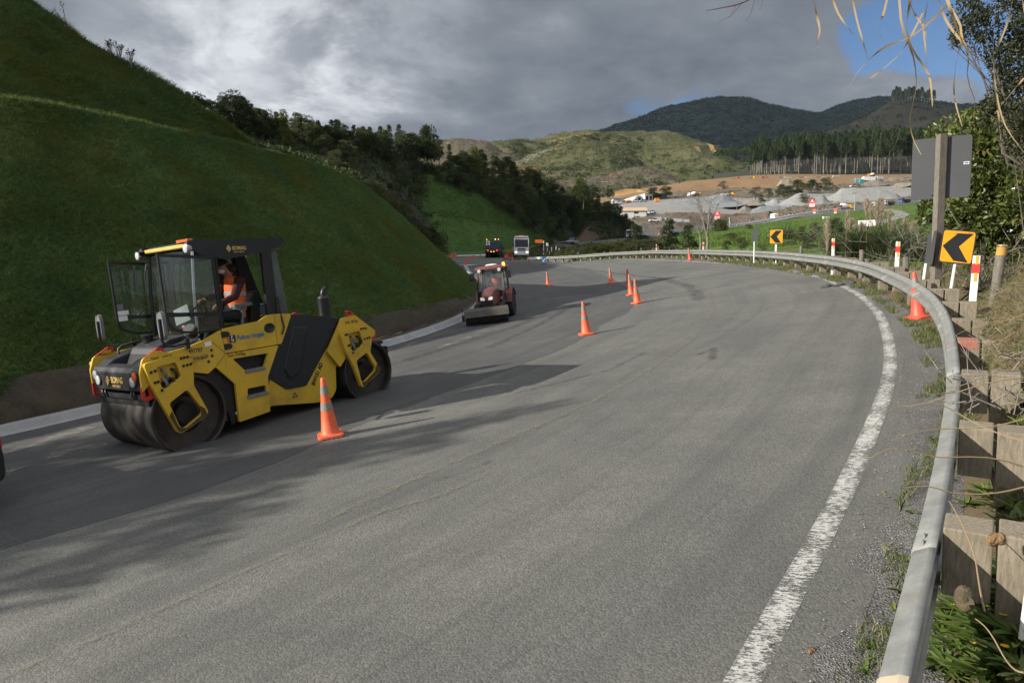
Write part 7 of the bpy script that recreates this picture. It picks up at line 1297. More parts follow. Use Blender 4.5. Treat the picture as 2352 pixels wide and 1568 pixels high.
# compact red tractor with a sweeping broom, coming towards the camera along the kerb
h = hit(1139, 731); TM = at((h[0], h[1], h[2] + .012), yaw_cam(h) - .20, RN(h[0], h[1]), .94)
tr = thing('tractor', 'small red cab tractor pushing a rotary broom beside the kerb', 'tractor', TM)
RT = paint((.15, .045, .04), 'tractor_red')  # red darkened so the paint itself carries the shade on the tractor
for x, r, w_, yy in ((-.62, .56, .34, .56), (.88, .36, .24, .5)):
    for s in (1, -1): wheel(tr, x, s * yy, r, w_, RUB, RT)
q = MB(); q.box((.2, 0, .55), (1.9, .42, .34)); q.build('chassis', DARKM, tr)
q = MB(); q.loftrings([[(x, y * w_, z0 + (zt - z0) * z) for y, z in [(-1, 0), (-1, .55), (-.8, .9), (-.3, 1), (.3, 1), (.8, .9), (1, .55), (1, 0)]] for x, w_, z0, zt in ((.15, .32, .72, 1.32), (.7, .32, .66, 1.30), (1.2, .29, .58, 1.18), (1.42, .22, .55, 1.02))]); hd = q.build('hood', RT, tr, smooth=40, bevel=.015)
q = MB(); q.prism(fillet([(-.22, .52), (.22, .52), (.25, .86), (-.25, .86)], .05), 'x', 1.38, 1.45); q.build('grille', BLK, hd, bevel=.01)
for s in (1, -1): q = MB(); q.prism(fillet([(s * .06, .86), (s * .24, .87), (s * .25, .99), (s * .1, .98)][::s], .03), 'x', 1.36, 1.44); q.build('headlight', mat('dim_headlight', (.8, .76, .66), .2, var=0, emit=.25), hd, bevel=.01)
for s in (1, -1):
    q = MB(); q.tube([(.32, s * .56, .75), (.30, s * .56, 1.3), (.10, s * .52, 2.06)], .035, 6); q.build('front_pillar', BLK, tr); q = MB(); q.tube([(-.35, s * .62, .85), (-.40, s * .60, 1.4), (-.50, s * .52, 2.06)], .03, 6); q.build('middle_pillar', BLK, tr); q = MB(); q.tube([(-1.0, s * .5, 1.0), (-.98, s * .5, 2.04)], .035, 6); q.build('rear_pillar', BLK, tr)
    q = MB(); q.add([(.31, s * .575, .8), (.09, s * .53, 2.02), (-.95, s * .53, 2.02), (-.98, s * .56, 1.05), (-.35, s * .62, .85)], [(0, 1, 2, 3, 4)]); q.build('side_window', GLS, tr)
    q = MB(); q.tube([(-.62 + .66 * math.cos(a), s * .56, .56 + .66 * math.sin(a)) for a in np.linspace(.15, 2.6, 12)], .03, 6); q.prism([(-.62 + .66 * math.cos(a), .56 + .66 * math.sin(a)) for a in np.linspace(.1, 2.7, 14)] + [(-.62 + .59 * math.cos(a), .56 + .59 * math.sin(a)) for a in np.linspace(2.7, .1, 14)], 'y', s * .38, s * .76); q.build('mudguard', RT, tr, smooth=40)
    q = MB(); q.tube([(.12, s * .55, 1.95), (.2, s * .72, 1.95)], .015, 5); q.box((.22, s * .76, 1.78), (.06, .2, .32)); q.build('mirror', BLK, tr, bevel=.01)
q = MB(); q.add([(.33, .55, 1.15), (.33, -.55, 1.15), (.10, -.52, 2.02), (.10, .52, 2.02)], [(0, 1, 2, 3)]); q.build('windscreen', GLSD, tr)
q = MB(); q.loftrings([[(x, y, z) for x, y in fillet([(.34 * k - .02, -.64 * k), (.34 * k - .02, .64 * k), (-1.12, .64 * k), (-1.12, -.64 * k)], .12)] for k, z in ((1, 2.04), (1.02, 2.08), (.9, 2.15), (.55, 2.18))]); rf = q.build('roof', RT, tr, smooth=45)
q = MB(); q.ball((-.5, -.05, 2.19), .17, 12, (1.3, 1.6, .3)); q.build('roof_hatch', WHITE, rf, smooth=60); q = MB(); q.lathe([(.06, 2.12), (.06, 2.24), (.04, 2.27), (1e-7, 2.28)], 12, 'z', (.1, .58, 0)); q.build('beacon', AMBL, rf, smooth=50)
for s in (1, -1): q = MB(); q.lathe([(1e-7, .30), (.07, .30), (.07, .36), (1e-7, .365)], 14, 'x', (0, s * .42, 2.0)); q.build('work_light', LENS, rf, smooth=40)
q = MB(); q.box((-.55, 0, .95), (.45, .5, .2)); q.box((-.78, 0, 1.25), (.12, .48, .6)); q.tube([(.18, 0, 1.0), (-.02, 0, 1.28)], .03, 6); q.tube([(-.04 + .06 * math.cos(a), .17 * math.sin(a), 1.3 + .16 * math.cos(a)) for a in np.linspace(0, 6.28, 17)], .014, 5); q.build('seat', BLK, tr)
person('person', 'driver in orange vest and blue cap behind the tractor windscreen', TM @ Matrix.Translation((-.55, .05, 0)), dict(pelvis=(.0, 0, 1.1), chest=(.0, 0, 1.5), neck=(.04, 0, 1.66), head=(.08, 0, 1.80), face=(1, 0, -.1), shl=(0, .19, 1.56), shr=(0, -.19, 1.56), ell=(.22, .24, 1.36), elr=(.22, -.24, 1.36), wrl=(.42, .14, 1.38), wrr=(.42, -.14, 1.38), hipl=(.05, .1, 1.08), hipr=(.05, -.1, 1.08), knl=(.46, .14, 1.1), knr=(.46, -.14, 1.1), anl=(.56, .14, .78), anr=(.56, -.14, .78)), DKCLOTH, DKCLOTH, DENIM, sleeve=MAROON)
bz = Matrix.Rotation(.26, 3, 'Z')
def brm(v): v = bz @ Vector((v.x - 1.95, v.y, v.z)); return Vector((v.x + 1.95, v.y + .05, v.z))
q = MB(); q.prism([(1.65, .36), (1.66, .54), (1.85, .64), (2.2, .56), (2.32, .32), (2.28, .31), (2.16, .5), (1.85, .58), (1.72, .5), (1.70, .36)], 'y', -.86, .86); q.v = [brm(v) for v in q.v]; bh = q.build('broom_hood', mat('dusty_olive_steel', (.06, .056, .044), .6, dirt=(.11, .1, .075)), tr, bevel=.008)
q = MB(); n = 40; prof = [(.27 + (.02 if i % 2 else -.02), -.83 + 1.66 * i / n) for i in range(n + 1)]; q.lathe([(1e-7, -.83)] + prof + [(1e-7, .83)], 26, 'y', (1.95, 0, .29)); q.v = [brm(v) for v in q.v]; q.build('brush', mat('broom_bristle', (.03, .028, .024), .95, var=.5, scale=40), tr)
q = MB(); q.box((1.95, -.91, .3), (.3, .1, .22)); q.tube([(1.9, -.91, .4), (1.75, -.93, .62), (1.6, -.78, .6)], .015, 6); q.v = [brm(v) for v in q.v]; q.build('broom_drive', DARKM, tr)
# the two trucks beyond the bend
p = GR(1193, 591, 112); wt = truck('truck', 'white truck with lit headlights facing the camera beyond the bend', at(p + Vector((.2, 3.6, .02)), yaw_cam(p) + .05), W_, SV, 'tip', 7.5, H=3.2, lights=True)
q = MB(); q.box((3.2, 0, 3.3), (.9, 2.2, .25)); q.build('sun_visor', W_, wt, bevel=.05)
for k in (-.5, 0, .5): q = MB(); q.box((3.45, k * .6, 3.46), (.08, .12, .06)); q.build('marker_light', TAILL, wt)
person('person', 'driver in an orange vest inside the white truck cab', at(p + Vector((.2, 3.6, .02)), yaw_cam(p) + .05) @ Matrix.Translation((2.75, -.55, .65)), dict(pelvis=(.0, 0, .9), chest=(.0, 0, 1.3), neck=(.04, 0, 1.46), head=(.08, 0, 1.60), shl=(0, .19, 1.36), shr=(0, -.19, 1.36), ell=(.22, .24, 1.16), elr=(.22, -.24, 1.16), wrl=(.42, .14, 1.2), wrr=(.42, -.14, 1.2), hipl=(.05, .1, .88), hipr=(.05, -.1, .88), knl=(.46, .14, .9), knr=(.46, -.14, .9), anl=(.5, .14, .6), anr=(.5, -.14, .6)), DKCLOTH, DKCLOTH, DKCLOTH)
p = GR(1134, 592, 112); bt = truck('truck', 'dark blue works truck seen from behind with red tail lights lit', at(p + Vector((0, 3.2, .02)), yaw_cam(p) + math.pi - .08), DB, DB, 'flat', 7.2, H=2.9)
q = MB(); q.box((-1.2, 0, 1.6), (4.6, 2.36, .75)); dk = q.build('tray_sides', DB, bt, bevel=.02)
q = MB(); q.box((-3.55, 0, 1.0), (.08, 2.4, .45)); q.build('tail_board', DARKM, bt, bevel=.01)
for y in (.75, -.75): q = MB(); q.box((-3.6, y, 1.15), (.06, .18, .14)); q.build('tail_light', TAILL, bt)
for y in (.22, -.22): q = MB(); q.box((-3.6, y, .95), (.06, .2, .12)); q.build('rear_lamp', AMBL, bt)
q = MB(); q.box((-3.4, .75, 2.3), (.05, .62, .75)); ab = q.build('arrow_board', INKW, bt); q = MB(); q.prism([(.75, 2.6), (.6, 2.32), (.68, 2.32), (.68, 2.0), (.82, 2.0), (.82, 2.32), (.9, 2.32)], 'x', -3.44, -3.425); q.build('arrow', SB, ab)
q = MB(); q.box((-2.6, -.7, 2.3), (1.0, .8, .8)); q.box((-2.9, 0, 2.25), (.5, .5, .6)); q.tube([(-2.7, .1, 2.2), (-2.7, .1, 3.0)], .06, 6); q.build('spray_unit', DB, bt, bevel=.02); 
for y, mm in ((.95, AMBL), (-.95, AMBL), (-.45, HEADL)): q = MB(); q.box((-3.35, y, 2.95 if y < .9 else 2.9), (.1, .16, .12)); q.build('beacon', mm, bt)
# signs by the rail end
def board(name, label, px0, px1, py0, py1, base, D, m, cat='sign', posts=1, pm=GREYP, group=None, yaw=0.0, th=.03):
    c = Vector(P((px0 + px1) / 2, (py0 + py1) / 2, D)); yw = yaw_cam(c) + yaw; t = thing(name, label, cat, at(c, yw), group); w_ = (px1 - px0) / FPX * D / max(.2, math.cos(yaw)); hh = (py1 - py0) / FPX * D
    q = MB(); q.box((0, 0, 0), (th, w_, hh)); pn = q.build('panel', m, t); zb = (((784 - base) / FPX * math.cos(PITCH) - math.sin(PITCH)) * D) - c.z - .3
    for y in ([0] if posts == 1 else [-w_ * .4, w_ * .4]): q = MB(); q.box((-th - .03, y, (zb + hh * .4) / 2), (.07, .07, hh * .4 - zb)); q.build('post', pm, t)
    return t, pn, w_, hh
def lab(pn, s, size, m, y, z, x=.02, bold=.02, sx=1.0): return text('lettering', s, size, m, pn, basis((x, y, z), Vector((0, 1, 0)), Vector((0, 0, 1)), Vector((1, 0, 0))), .003, bold=bold, sx=sx, align='CENTER')
ORG = mat('sign_orange', (.80, .13, .02), .5, var=.05)
_, pn, w_, hh = board('works_sign', 'orange slow down sign on a dark post at the bend end', 1229, 1246.5, 551, 557.6, 585, 100, ORG, pm=DARKM); lab(pn, 'SLOW DOWN', hh * .5, SB, 0, -hh * .18, sx=.85)
p = GR(1248.6, 588, 100); t = thing('post', 'tall white pole with dark bands right of the orange slow down sign', 'pole', at(p)); q = MB(); q.tube([(0, 0, -.2), (0, 0, 2.5)], .07, 8); q.build('pole_body', WHITE, t); 
for z in (.6, 1.9): q = MB(); q.lathe([(.075, z), (.075, z + .25)], 8); q.build('dark_band', SB, t)
board('small_sign', 'small white sign board in the scrub beyond the rail end', 1254, 1259.5, 558, 565.5, 575, 115, WHITE); board('small_sign', 'grey square sign back above the road edge by the far green slope', 1270, 1281, 551, 559, 566, 160, SG)
h = hit(1249.5, 607.5); t = thing('road_cone_sign', 'blue keep left board with a white arrow at the rail end', 'road sign', at(h, yaw_cam(h))); q = MB(); q.prism(fillet([(-.2, .08), (.2, .08), (.22, .95), (-.22, .95)], .05), 'x', -.03, .03); pn = q.build('board', paint((.02, .13, .38), 'sign_blue'), t); q = MB(); q.prism([(.12, .75), (-.12, .45), (-.12, .62), (-.17, .62), (-.17, .3), (.1, .3), (.1, .37), (-.05, .37), (.17, .68)], 'x', .03, .036); q.build('arrow', INKW, pn); q = MB(); q.box((0, 0, .04), (.5, .6, .08)); q.build('base', RUB, t)
for n, (x, y0, y1) in enumerate([(1257, 571, 579), (1267, 569, 577), (1277, 567, 575), (1262, 578, 586), (1284, 572, 578)]): p = Vector(P(x, y1, 108)); t = thing('edge_post', 'small white edge post in the scrub beyond the rail end', 'marker post', at(p), 'white edge posts in the scrub'); q = MB(); q.box((0, 0, .2), (.1, .05, (y1 - y0) / FPX * 108 * 1.6)); q.build('post_body', WHITE, t)
# ------------------------------------------------------------------ the far road, the bridge
M_, D = put(1315, 561, -1.9, 200); car('pickup', 'silver pickup coming along the dark far road left of the clay bank', at(Vector(M_.translation) + Vector((0, 0, 0)), -2.0, s=.95), SV, pickup=True, cat='pickup')
M_, D = put(1466, 548, -2.5, 235); lt = truck('truck', 'grey lowloader truck with two raised white ramps, on far road', at(M_.translation, -2.45, s=.92), W_, SV, 'flat', 9.5)
for y in (-.65, .65):
    rp = thing('ramp', None, None); rp.parent = lt; rp.location = (-4.6, y, 1.2); rp.rotation_euler = (0, .16, 0)
    q = MB(); q.box((0, -.42, 1.9), (.12, .1, 3.8)); q.box((0, .42, 1.9), (.12, .1, 3.8)); 
    for k in range(7): q.box((0, 0, .25 + .55 * k), (.1, .8, .26))
    q.build('ramp_frame', WHITE, rp)
q = MB(); q.box((-1.2, 0, 1.5), (3.5, 1.8, .5)); q.tube([(.6, 0, 1.3), (-.3, 0, 2.4), (-2.0, 0, 2.3), (-3.2, .2, 1.4)], .22, 8); q.build('load', SV, lt, bevel=.05)
fr0 = [(1280, 566, 166), (1330, 557.5, 186), (1390, 548, 200), (1440, 540.5, 214), (1462, 537, 222)]; q = MB(); fpts = [Vector(P(*a)) + Vector((0, 0, .9)) for a in fr0]; rt = thing('crash_barrier', 'thin grey crash barrier along the foot of the dark clay bank', 'guardrail'); q.tube(fpts, .13, 6); q.build('rail', GALV, rt, smooth=60)
for a in np.linspace(0, 1, 12): i = min(int(a * 4), 3); p = fpts[i].lerp(fpts[i + 1], a * 4 - i); q = MB(); q.box((p.x, p.y, p.z - .5), (.15, .15, 1.1)); q.build('post', GALV, rt)
for n, (x, y) in enumerate([(1345, 561), (1386, 554), (1407, 549), (1418, 546)]): p = Vector(P(x, y, 205)); t = thing('tube_delineator', 'thin red tube post along the far dark road below the clay bank', 'delineator', at(p), 'red tube posts on the far road'); q = MB(); q.lathe([(.18, 0), (.18, .08), (.07, .1), (.07, 1.9), (1e-7, 1.91)], 8); q.build('tube', COP, t)
for n, (x, y) in enumerate([(1513, 541), (1534, 538), (1521, 536), (1502, 545)]): p = GR(x, y, 260); dup(cone_a, at(p, n, s=1.35), 'tiny orange cone near the lowloader on the far road', 'cones by the lowloader')
br = thing('bridge', 'low concrete road bridge with white rails over the far stream', 'bridge', None)
def polyP(pts, n):
    c_ = cat_rom(pts, n); return [Vector(P(*a)) for a in c_]
near = polyP([(1640, 524, 318), (1690, 518.5, 328), (1760, 508, 336), (1815, 498, 340), (1870, 489.5, 345), (1960, 477, 355)], 40); far_ = polyP([(1650, 515, 338), (1700, 509, 344), (1760, 500, 350), (1800, 494, 354), (1830, 490, 358), (1870, 482.5, 362), (1900, 478, 366)], 40)
for nm, ln_ in (('near_rail', near), ('far_rail', far_)):
    q = MB(); q.tube([p + Vector((0, 0, .75)) for p in ln_], .17, 6); r_ = q.build('parapet_rail', WHITE if nm == 'near_rail' else GALV, br, smooth=60)
    for p in ln_[::2]: q = MB(); q.box((p.x, p.y, p.z + .2), (.2, .2, 1.3)); q.build('post', WHITE, r_)
q = MB(); q.tube([p + Vector((0, 0, -.55)) for p in near[:28]], .45, 4); q.build('beam', M_CONC, br)
for x, y in ((1730, 526), (1745, 523), (1790, 517)): p = Vector(P(x, y - 6, 336)); q = MB(); q.box((p.x, p.y, p.z - 1.2), (1.0, .8, 3.2)); q.build('pier', DARKM, br)
for n, a in enumerate(list(range(1, 30, 2))): p = near[a].lerp(far_[a], .15 if n % 3 else .85); dup(cone_b, at(p + Vector((0, 0, .35)), n, s=1.4), 'tiny red cone along the bridge deck', 'cones along the bridge')
# vehicles climbing away over the bridge
M_, D = put(1944, 480.5, 0, 370); truck('truck', 'yellow cabbed concrete mixer truck with a white drum climbing past the pole', at(M_.translation, .05, s=D / 370 * .92), YL, W_, 'mixer', 7.6)
M_, D = put(2007, 475.5, 0, 370); truck('truck', 'plain white truck cab coming down behind the pampas plumes', at(M_.translation, -2.2, s=D / 370 * .85), W_, W_, 'tip', 6)
M_, D = put(2041, 472, 0, 380); truck('truck', 'white tipper truck with a dark red edged tray on the far road', at(M_.translation, -2.75, s=D / 380 * .9), W_, mat('tray_maroon', (.12, .07, .06), .6), 'tip', 8.5)
M_, D = put(2078, 466, 0, 385); truck('truck', 'blue truck with an amber roof sign half hidden by the road sign', at(M_.translation, -2.7, s=D / 385 * .9), BL, DB, 'tip', 8.5)
# red quarry sign boards, timber yard sign on stone walls
RSG = mat('sign_red', (.58, .02, .035), .5, var=.05)
for n, (a, b_, c_, d_, e_, D) in enumerate([(1859, 1872, 458, 475.5, 483, 352), (1641, 1654, 487, 505.5, 516, 330)]):
    _, pn, w_, hh = board('quarry_sign', ('red and white quarry sign board beside the far pole, right of the stone piles', 'red and white quarry sign board at the left end of the bridge')[n], a, b_, c_, d_, e_, D, RSG, posts=2, pm=DARKM, th=.12)
    lab(pn, 'ATLAS', hh * .17, INKW, 0, hh * .10, .065, sx=.95); lab(pn, 'CONCRETE', hh * .12, RSG, 0, -hh * .14, .085, sx=.75); lab(pn, 'QUARRIES', hh * .12, RSG, 0, -hh * .36, .085, sx=.75)
    q = MB(); q.box((.065, 0, -hh * .11), (.02, w_ * .86, hh * .14)); q.box((.065, 0, -hh * .33), (.02, w_ * .86, hh * .22)); q.build('white_band', INKW, pn)
    q = MB(); q.lathe([(hh * .1, .062), (hh * .1, .08), (hh * .06, .08), (hh * .06, .062)], 16, 'x', (0, 0, hh * .34)); q.build('emblem', INKW, pn)
p = GR(1992, 521, 150); D = max(110, min(190, depth(p)))
_, pn, w_, hh = board('timber_sign', 'white timber yard sign on a pink stone entrance wall', 1973, 2009.5, 506, 519.3, 524, D, INKW, posts=2, pm=GREYP, th=.08, yaw=-.05)
lab(pn, 'TIMBERS', hh * .34, RSG, w_ * .2, hh * .1, .043, sx=.8); lab(pn, 'BBS', hh * .36, SB, -w_ * .32, hh * .1, .043, sx=.95); lab(pn, 'Treated Timber Supplies', hh * .16, SB, w_ * .14, -hh * .14, .043, sx=.8); lab(pn, 'PERMANENT ROUNDWOOD FENCE POSTS', hh * .17, SB, 0, -hh * .4, .043, sx=.62)
STONE = gravelmat('stone_wall', [(.2, .16, .14), (.3, .25, .22), (.38, .33, .29), (.24, .2, .18)], 3.5)
for n, (x0, x1, y0, y1) in enumerate([(1957, 1974, 514, 534), (2001, 2022, 512, 534)]):
    a, b_ = Vector(P(x0, y1, D)), Vector(P(x1, y1, D)); hgt = (y1 - y0) / FPX * D; w_ = (b_ - a).length; t = thing('stone_wall', ('left', 'right')[n] + ' pinkish stone gate wall under the white timber sign', 'stone wall', at((a + b_) / 2, 0)); q = MB(); q.prism(fillet([(-w_ / 2, -.6), (w_ / 2, -.6), (w_ / 2, hgt * .75), (0, hgt), (-w_ / 2, hgt * .7)], .25), 'y', -.35, .35); q.build('wall_body', STONE, t, bevel=.08)
# poles and wires
def pole(label, px, top, base, D, m, arms=True, name='power_pole'):
    p = Vector(P(px, base, D)); h = (base - top) / FPX * D; t = thing(name, label, 'power pole', at(p, .3)); q = MB(); q.tube([(0, 0, -1), (0, 0, h)], [.24, .14], 8); q.build('pole_body', m, t, smooth=50)
    if arms: q = MB(); q.box((0, 0, h * .93), (2.4, .16, .16)); q.build('crossarm', WOODG, t)
    return p + Vector((0, 0, h * .94))
pw = [pole('tall pale concrete power pole by the mixer truck', 1962.7, 441, 484.4, 352, M_CONC), pole('dark timber power pole beside the right red sign', 1857.8, 447, 484, 358, WOODG), pole('timber pole standing beside the white tank', 1788, 470, 499.6, 372, WOODG, False), pole('dark power pole in the middle of the quarry yard', 1693, 449, 486, 390, WOODG), pole('power pole in front of the small white shed', 1410, 447, 470, 440, WOODG), pole('pale lamp post by the left end of the bridge', 1675, 500, 522, 330, WHITE, False, 'lamp_post')]
for a, b_, lb in ((0, 1, 'overhead wire between the concrete and the timber pole'), (1, 3, 'overhead wire crossing in front of the gravel piles')):
    q = MB(); q.tube([pw[a].lerp(pw[b_], t_) - Vector((0, 0, 3 * t_ * (1 - t_))) for t_ in np.linspace(0, 1, 12)], .05, 4); tag(q.build('power_line', GREYP), lb, 'wire')
for x, lb in ((1870.5, 'orange diamond works sign beside the far road, left of the round one'), (1918.8, 'round orange works sign beside the far road near the pole')):
    c = Vector(P(x, 483, 346)); t = thing('works_sign', lb, 'road sign', at(c, yaw_cam(c))); q = MB(); 
    if x < 1900: q.prism([(0, -.95), (.95, 0), (0, .95), (-.95, 0)], 'x', -.03, .03)
    else: q.lathe([(1e-7, -.03), (.85, -.03), (.85, .03), (1e-7, .03)], 20, 'x')
    q.build('panel', ORG, t); q = MB(); q.box((.0, 0, -1.25), (.06, 1.2, .6)); q.build('plate', INKW, t); q = MB(); q.box((-.08, 0, -1.0), (.08, .08, 2.4)); q.build('post', GREYP, t)
p = GR(1779.5, 499.6, 372); t = thing('water_tank', 'round white water tank on the bank above the bridge', 'tank', at(p)); q = MB(); q.lathe([(2.25, -.5), (2.25, 1.7), (2.1, 1.85), (1e-7, 2.0)], 28); q.build('tank_wall', WHITE, t, smooth=30)
M_, D = put(1897, 503, .2, 300); t = thing('white_trough', 'small white bench like trough in the green paddock', 'trough', M_); q = MB(); q.box((0, 0, .55), (2.4, .7, .5)); q.box((-.9, 0, .2), (.15, .6, .5)); q.box((.9, 0, .2), (.15, .6, .5)); q.build('trough_body', WHITE, t, bevel=.03)
# gravel farm track through the paddock
trk = [(2000, 483.5), (2020, 482.5), (2046, 485), (2068, 490), (2072, 495), (2062, 500), (2038, 507), (2015, 514), (2000, 522)]; tp = [GR(x, y, 250) for x, y in cat_rom(trk, 50)]; q = MB(); vs = []
for i, p in enumerate(tp):
    d = tp[min(i + 1, 49)] - tp[max(i - 1, 0)]; s = Vector((-d.y, d.x, 0)).normalized() * 2.0
    for e in (-1, 0, 1): g = down(p + s * e, 8); vs.append(g + Vector((0, 0, .12)))
q.add(vs, [(i * 3 + k, i * 3 + k + 1, i * 3 + k + 4, i * 3 + k + 3) for i in range(49) for k in range(2)]); tag(q.build('farm_track', M_YARD), kind='structure')
ff = thing('farm_fence', 'post and wire farm fence along the top of the green paddock', 'fence'); fpts = [GR(x, y, 350) + Vector((0, 0, .9)) for x, y in cat_rom([(2033, 478.5), (2060, 474), (2090, 469.5), (2130, 464)], 22)]; q = MB(); q.tube(fpts, .04, 4); q.tube([p - Vector((0, 0, .4)) for p in fpts], .04, 4); q.build('wires', GREYP, ff)
for p in fpts: q = MB(); q.box((p.x, p.y, p.z - .35), (.18, .18, 1.3)); q.build('post', WOODG, ff)
# ------------------------------------------------------------------ quarry yard
def pile(label, pts, D, m, group='gravel piles in the quarry', dep=14, seed=0):
    """pts: outline of the heap's crest left to right (px, py); base line joins the ends"""
    xs = np.array([p[0] for p in pts]); ys = np.array([p[1] for p in pts]); x = np.linspace(xs[0], xs[-1], 46); top = np.interp(x, xs, ys); base = np.interp(x, [xs[0], xs[-1]], [ys[0], ys[-1]]) + np.sin(np.linspace(0, math.pi, 46)) * 2.0; rows = []
    cz = np.array([P(a, b, D) for a, b in zip(x, base)]); hgt = (base - top) / FPX * D
    for t_, hh in ((0, -.08), (.12, .12), (.3, .42), (.5, .8), (.62, .97), (.7, 1.0), (.8, .95), (1, .3)):
        r = cz.copy(); r[:, 1] += t_ * dep; r[:, 0] += t_ * dep * cz[:, 0] / cz[:, 1]; k = 1 + t_ * dep / D; r[:, 2] = cz[:, 2] * (1) + hgt * hh * k + t_ * dep * cz[:, 2] / cz[:, 1]; rows.append(r)
    G_ = np.array(rows); G_ = interp_rows(G_, 70, 26); G_[:, :, 2] += (fbm(G_.reshape(-1, 3) * .22 + seed, 4) * .9).reshape(26, 70) * np.sin(np.linspace(.2, math.pi, 70))[None]
    return tag(addmesh('gravel_pile', grid_mesh('gravel_pile', G_, m)), label, 'gravel pile', group)
PG = soilmat('grey_gravel', (.15, .165, .17), (.2, .215, .22), (.25, .26, .26), .18, .3); PT = soilmat('tan_gravel', (.2, .165, .12), (.26, .215, .16), (.3, .26, .2), .18, .3); PP = soilmat('pale_gravel', (.22, .225, .21), (.28, .285, .265), (.33, .33, .31), .15, .3); PB_ = soilmat('brown_gravel', (.15, .13, .105), (.2, .175, .14), (.24, .21, .17), .18, .3)
pile('long blue grey gravel pile at the left of the quarry yard', [(1505, 477), (1540, 465), (1575, 457), (1620, 453), (1648, 449), (1661, 446), (1674, 452), (1690, 461), (1712, 470)], 400, PG, seed=1)
pile('low pale blue gravel apron before the long grey pile', [(1590, 479), (1640, 470), (1665, 464), (1690, 463), (1715, 470)], 394, PG, seed=9)
pile('tan flat topped gravel pile right of the long grey pile', [(1692, 471), (1712, 461), (1726, 459), (1742, 460), (1756, 470)], 398, PT, seed=2)
pile('small pointed grey gravel pile between tan pile and big pile', [(1744, 473), (1765, 463), (1776, 457), (1784, 458), (1800, 472)], 402, PP, seed=3)
pile('small brown grey cone of gravel in front of the tan pile', [(1687, 489), (1703, 478), (1711, 474), (1722, 478), (1738, 489)], 378, PB_, seed=4)
pile('long low blue grey gravel bank above the bridge', [(1706, 493), (1730, 481), (1745, 475), (1790, 474), (1840, 476), (1866, 487)], 376, PG, seed=5)
pile('big steep pale grey gravel pile left of the right red sign', [(1776, 475), (1800, 463), (1825, 449), (1838, 443), (1856, 446), (1890, 448), (1915, 472)], 396, PP, seed=6)
pile('largest flat topped pale gravel pile behind the concrete pole', [(1850, 478), (1880, 464), (1905, 452), (1931, 436), (1960, 433), (1990, 435), (2030, 438), (2060, 446), (2075, 462), (2090, 468)], 402, PP, dep=20, seed=7)
pile('brown gravel pile by the portable toilets on the upper terrace', [(1972, 427), (1995, 416), (2008, 412.5), (2018, 412.5), (2042, 424)], 470, PB_, seed=8); pile('wide grey brown gravel pile at the top right of the quarry', [(2018, 419), (2045, 409), (2060, 407), (2075, 408), (2100, 418)], 492, PB_, seed=10); pile('flat brown pile with a pale rim beside the road sign', [(2046, 434), (2056, 422), (2075, 419.5), (2110, 419)], 455, PT, seed=11)
pile('brown spoil slope under the line of parked trailers', [(1756, 452), (1780, 430), (1793, 414), (1812, 413), (1850, 440)], 488, PT, dep=20, seed=12)
def house(name, label, px0, px1, ytop, ybase, D, wallm, roofm, pitch=.25, dep=9, yaw=0.0, doors=(), wins=(), roof='gable', cat='building'):
    a, b_ = Vector(P(px0, ybase, D)), Vector(P(px1, ybase, D)); c = (a + b_) / 2; w_ = (b_ - a).length; hh = (ybase - ytop) / FPX * D; M_ = basis(c, Vector((math.sin(0), -1, 0)) if False else Vector((0, -1, 0)), Vector((1, 0, 0)), Vector((0, 0, 1))) @ Matrix.Rotation(yaw, 4, 'Z')
    t = thing(name, label, cat, M_); wh = hh * (1 - pitch) if roof != 'arch' else 0
    if roof == 'arch':
        n = 16; pr = [(w_ / 2 * math.cos(math.pi * i / n), hh * math.sin(math.pi * i / n)) for i in range(n + 1)]; q = MB(); q.prism(pr, 'x', -dep, -.2); q.build('roof', roofm, t, smooth=40); q = MB(); q.prism([(x * .985, z * .985) for x, z in pr], 'x', -.2, 0); q.build('wall', wallm, t)
    else:
        q = MB(); q.box((-dep / 2, 0, wh / 2 - .3), (dep, w_, wh + .6)); q.build('wall', wallm, t)
        if roof == 'gable': q = MB(); q.prism([(.7, wh - .05), (.7, wh + .1), (-dep / 2, hh), (-dep - .7, wh + .1), (-dep - .7, wh - .05), (-dep / 2, hh - .2)], 'y', -w_ / 2 - .5, w_ / 2 + .5)
        else: q = MB(); q.prism([(.5, wh), (.5, hh * .96), (-dep - .3, hh), (-dep - .3, wh)], 'y', -w_ / 2 - .3, w_ / 2 + .3)
        q.build('roof', roofm, t)
    for y0, y1, z0, z1 in doors: q = MB(); q.box((.03, lerp(-w_ / 2, w_ / 2, (y0 + y1) / 2), hh * (z0 + z1) / 2), (.12, w_ * (y1 - y0), hh * (z1 - z0))); q.build('door', DARKM, t)
    for y0, y1, z0, z1 in wins: q = MB(); q.box((.03, lerp(-w_ / 2, w_ / 2, (y0 + y1) / 2), hh * (z0 + z1) / 2), (.12, w_ * (y1 - y0), hh * (z1 - z0))); q.build('window', GLD, t)
    return t
CREAM = mat('cream_wall', (.5, .49, .46), .8, dirt=(.35, .33, .3)); TANR = mat('tan_roof', (.5, .36, .23), .7); GRS = mat('grey_steel_shed', (.12, .125, .13), .6); PALES = mat('pale_steel', (.5, .52, .5), .5)
house('house', 'two storey cream building with a tan roof below the quarry sheds', 1428, 1484, 474.5, 504.5, 340, CREAM, TANR, .34, 9, -.12, doors=((.50, .53, 0, .3), (.6, .74, 0, .27)), wins=((.5, .68, .45, .6), (.53, .58, .45, .6)))
house('shed', 'small white shed with a grey roof left of the arched shed', 1408, 1428, 453, 464, 445, PALES, GREYP, .35, 7, .1, doors=())
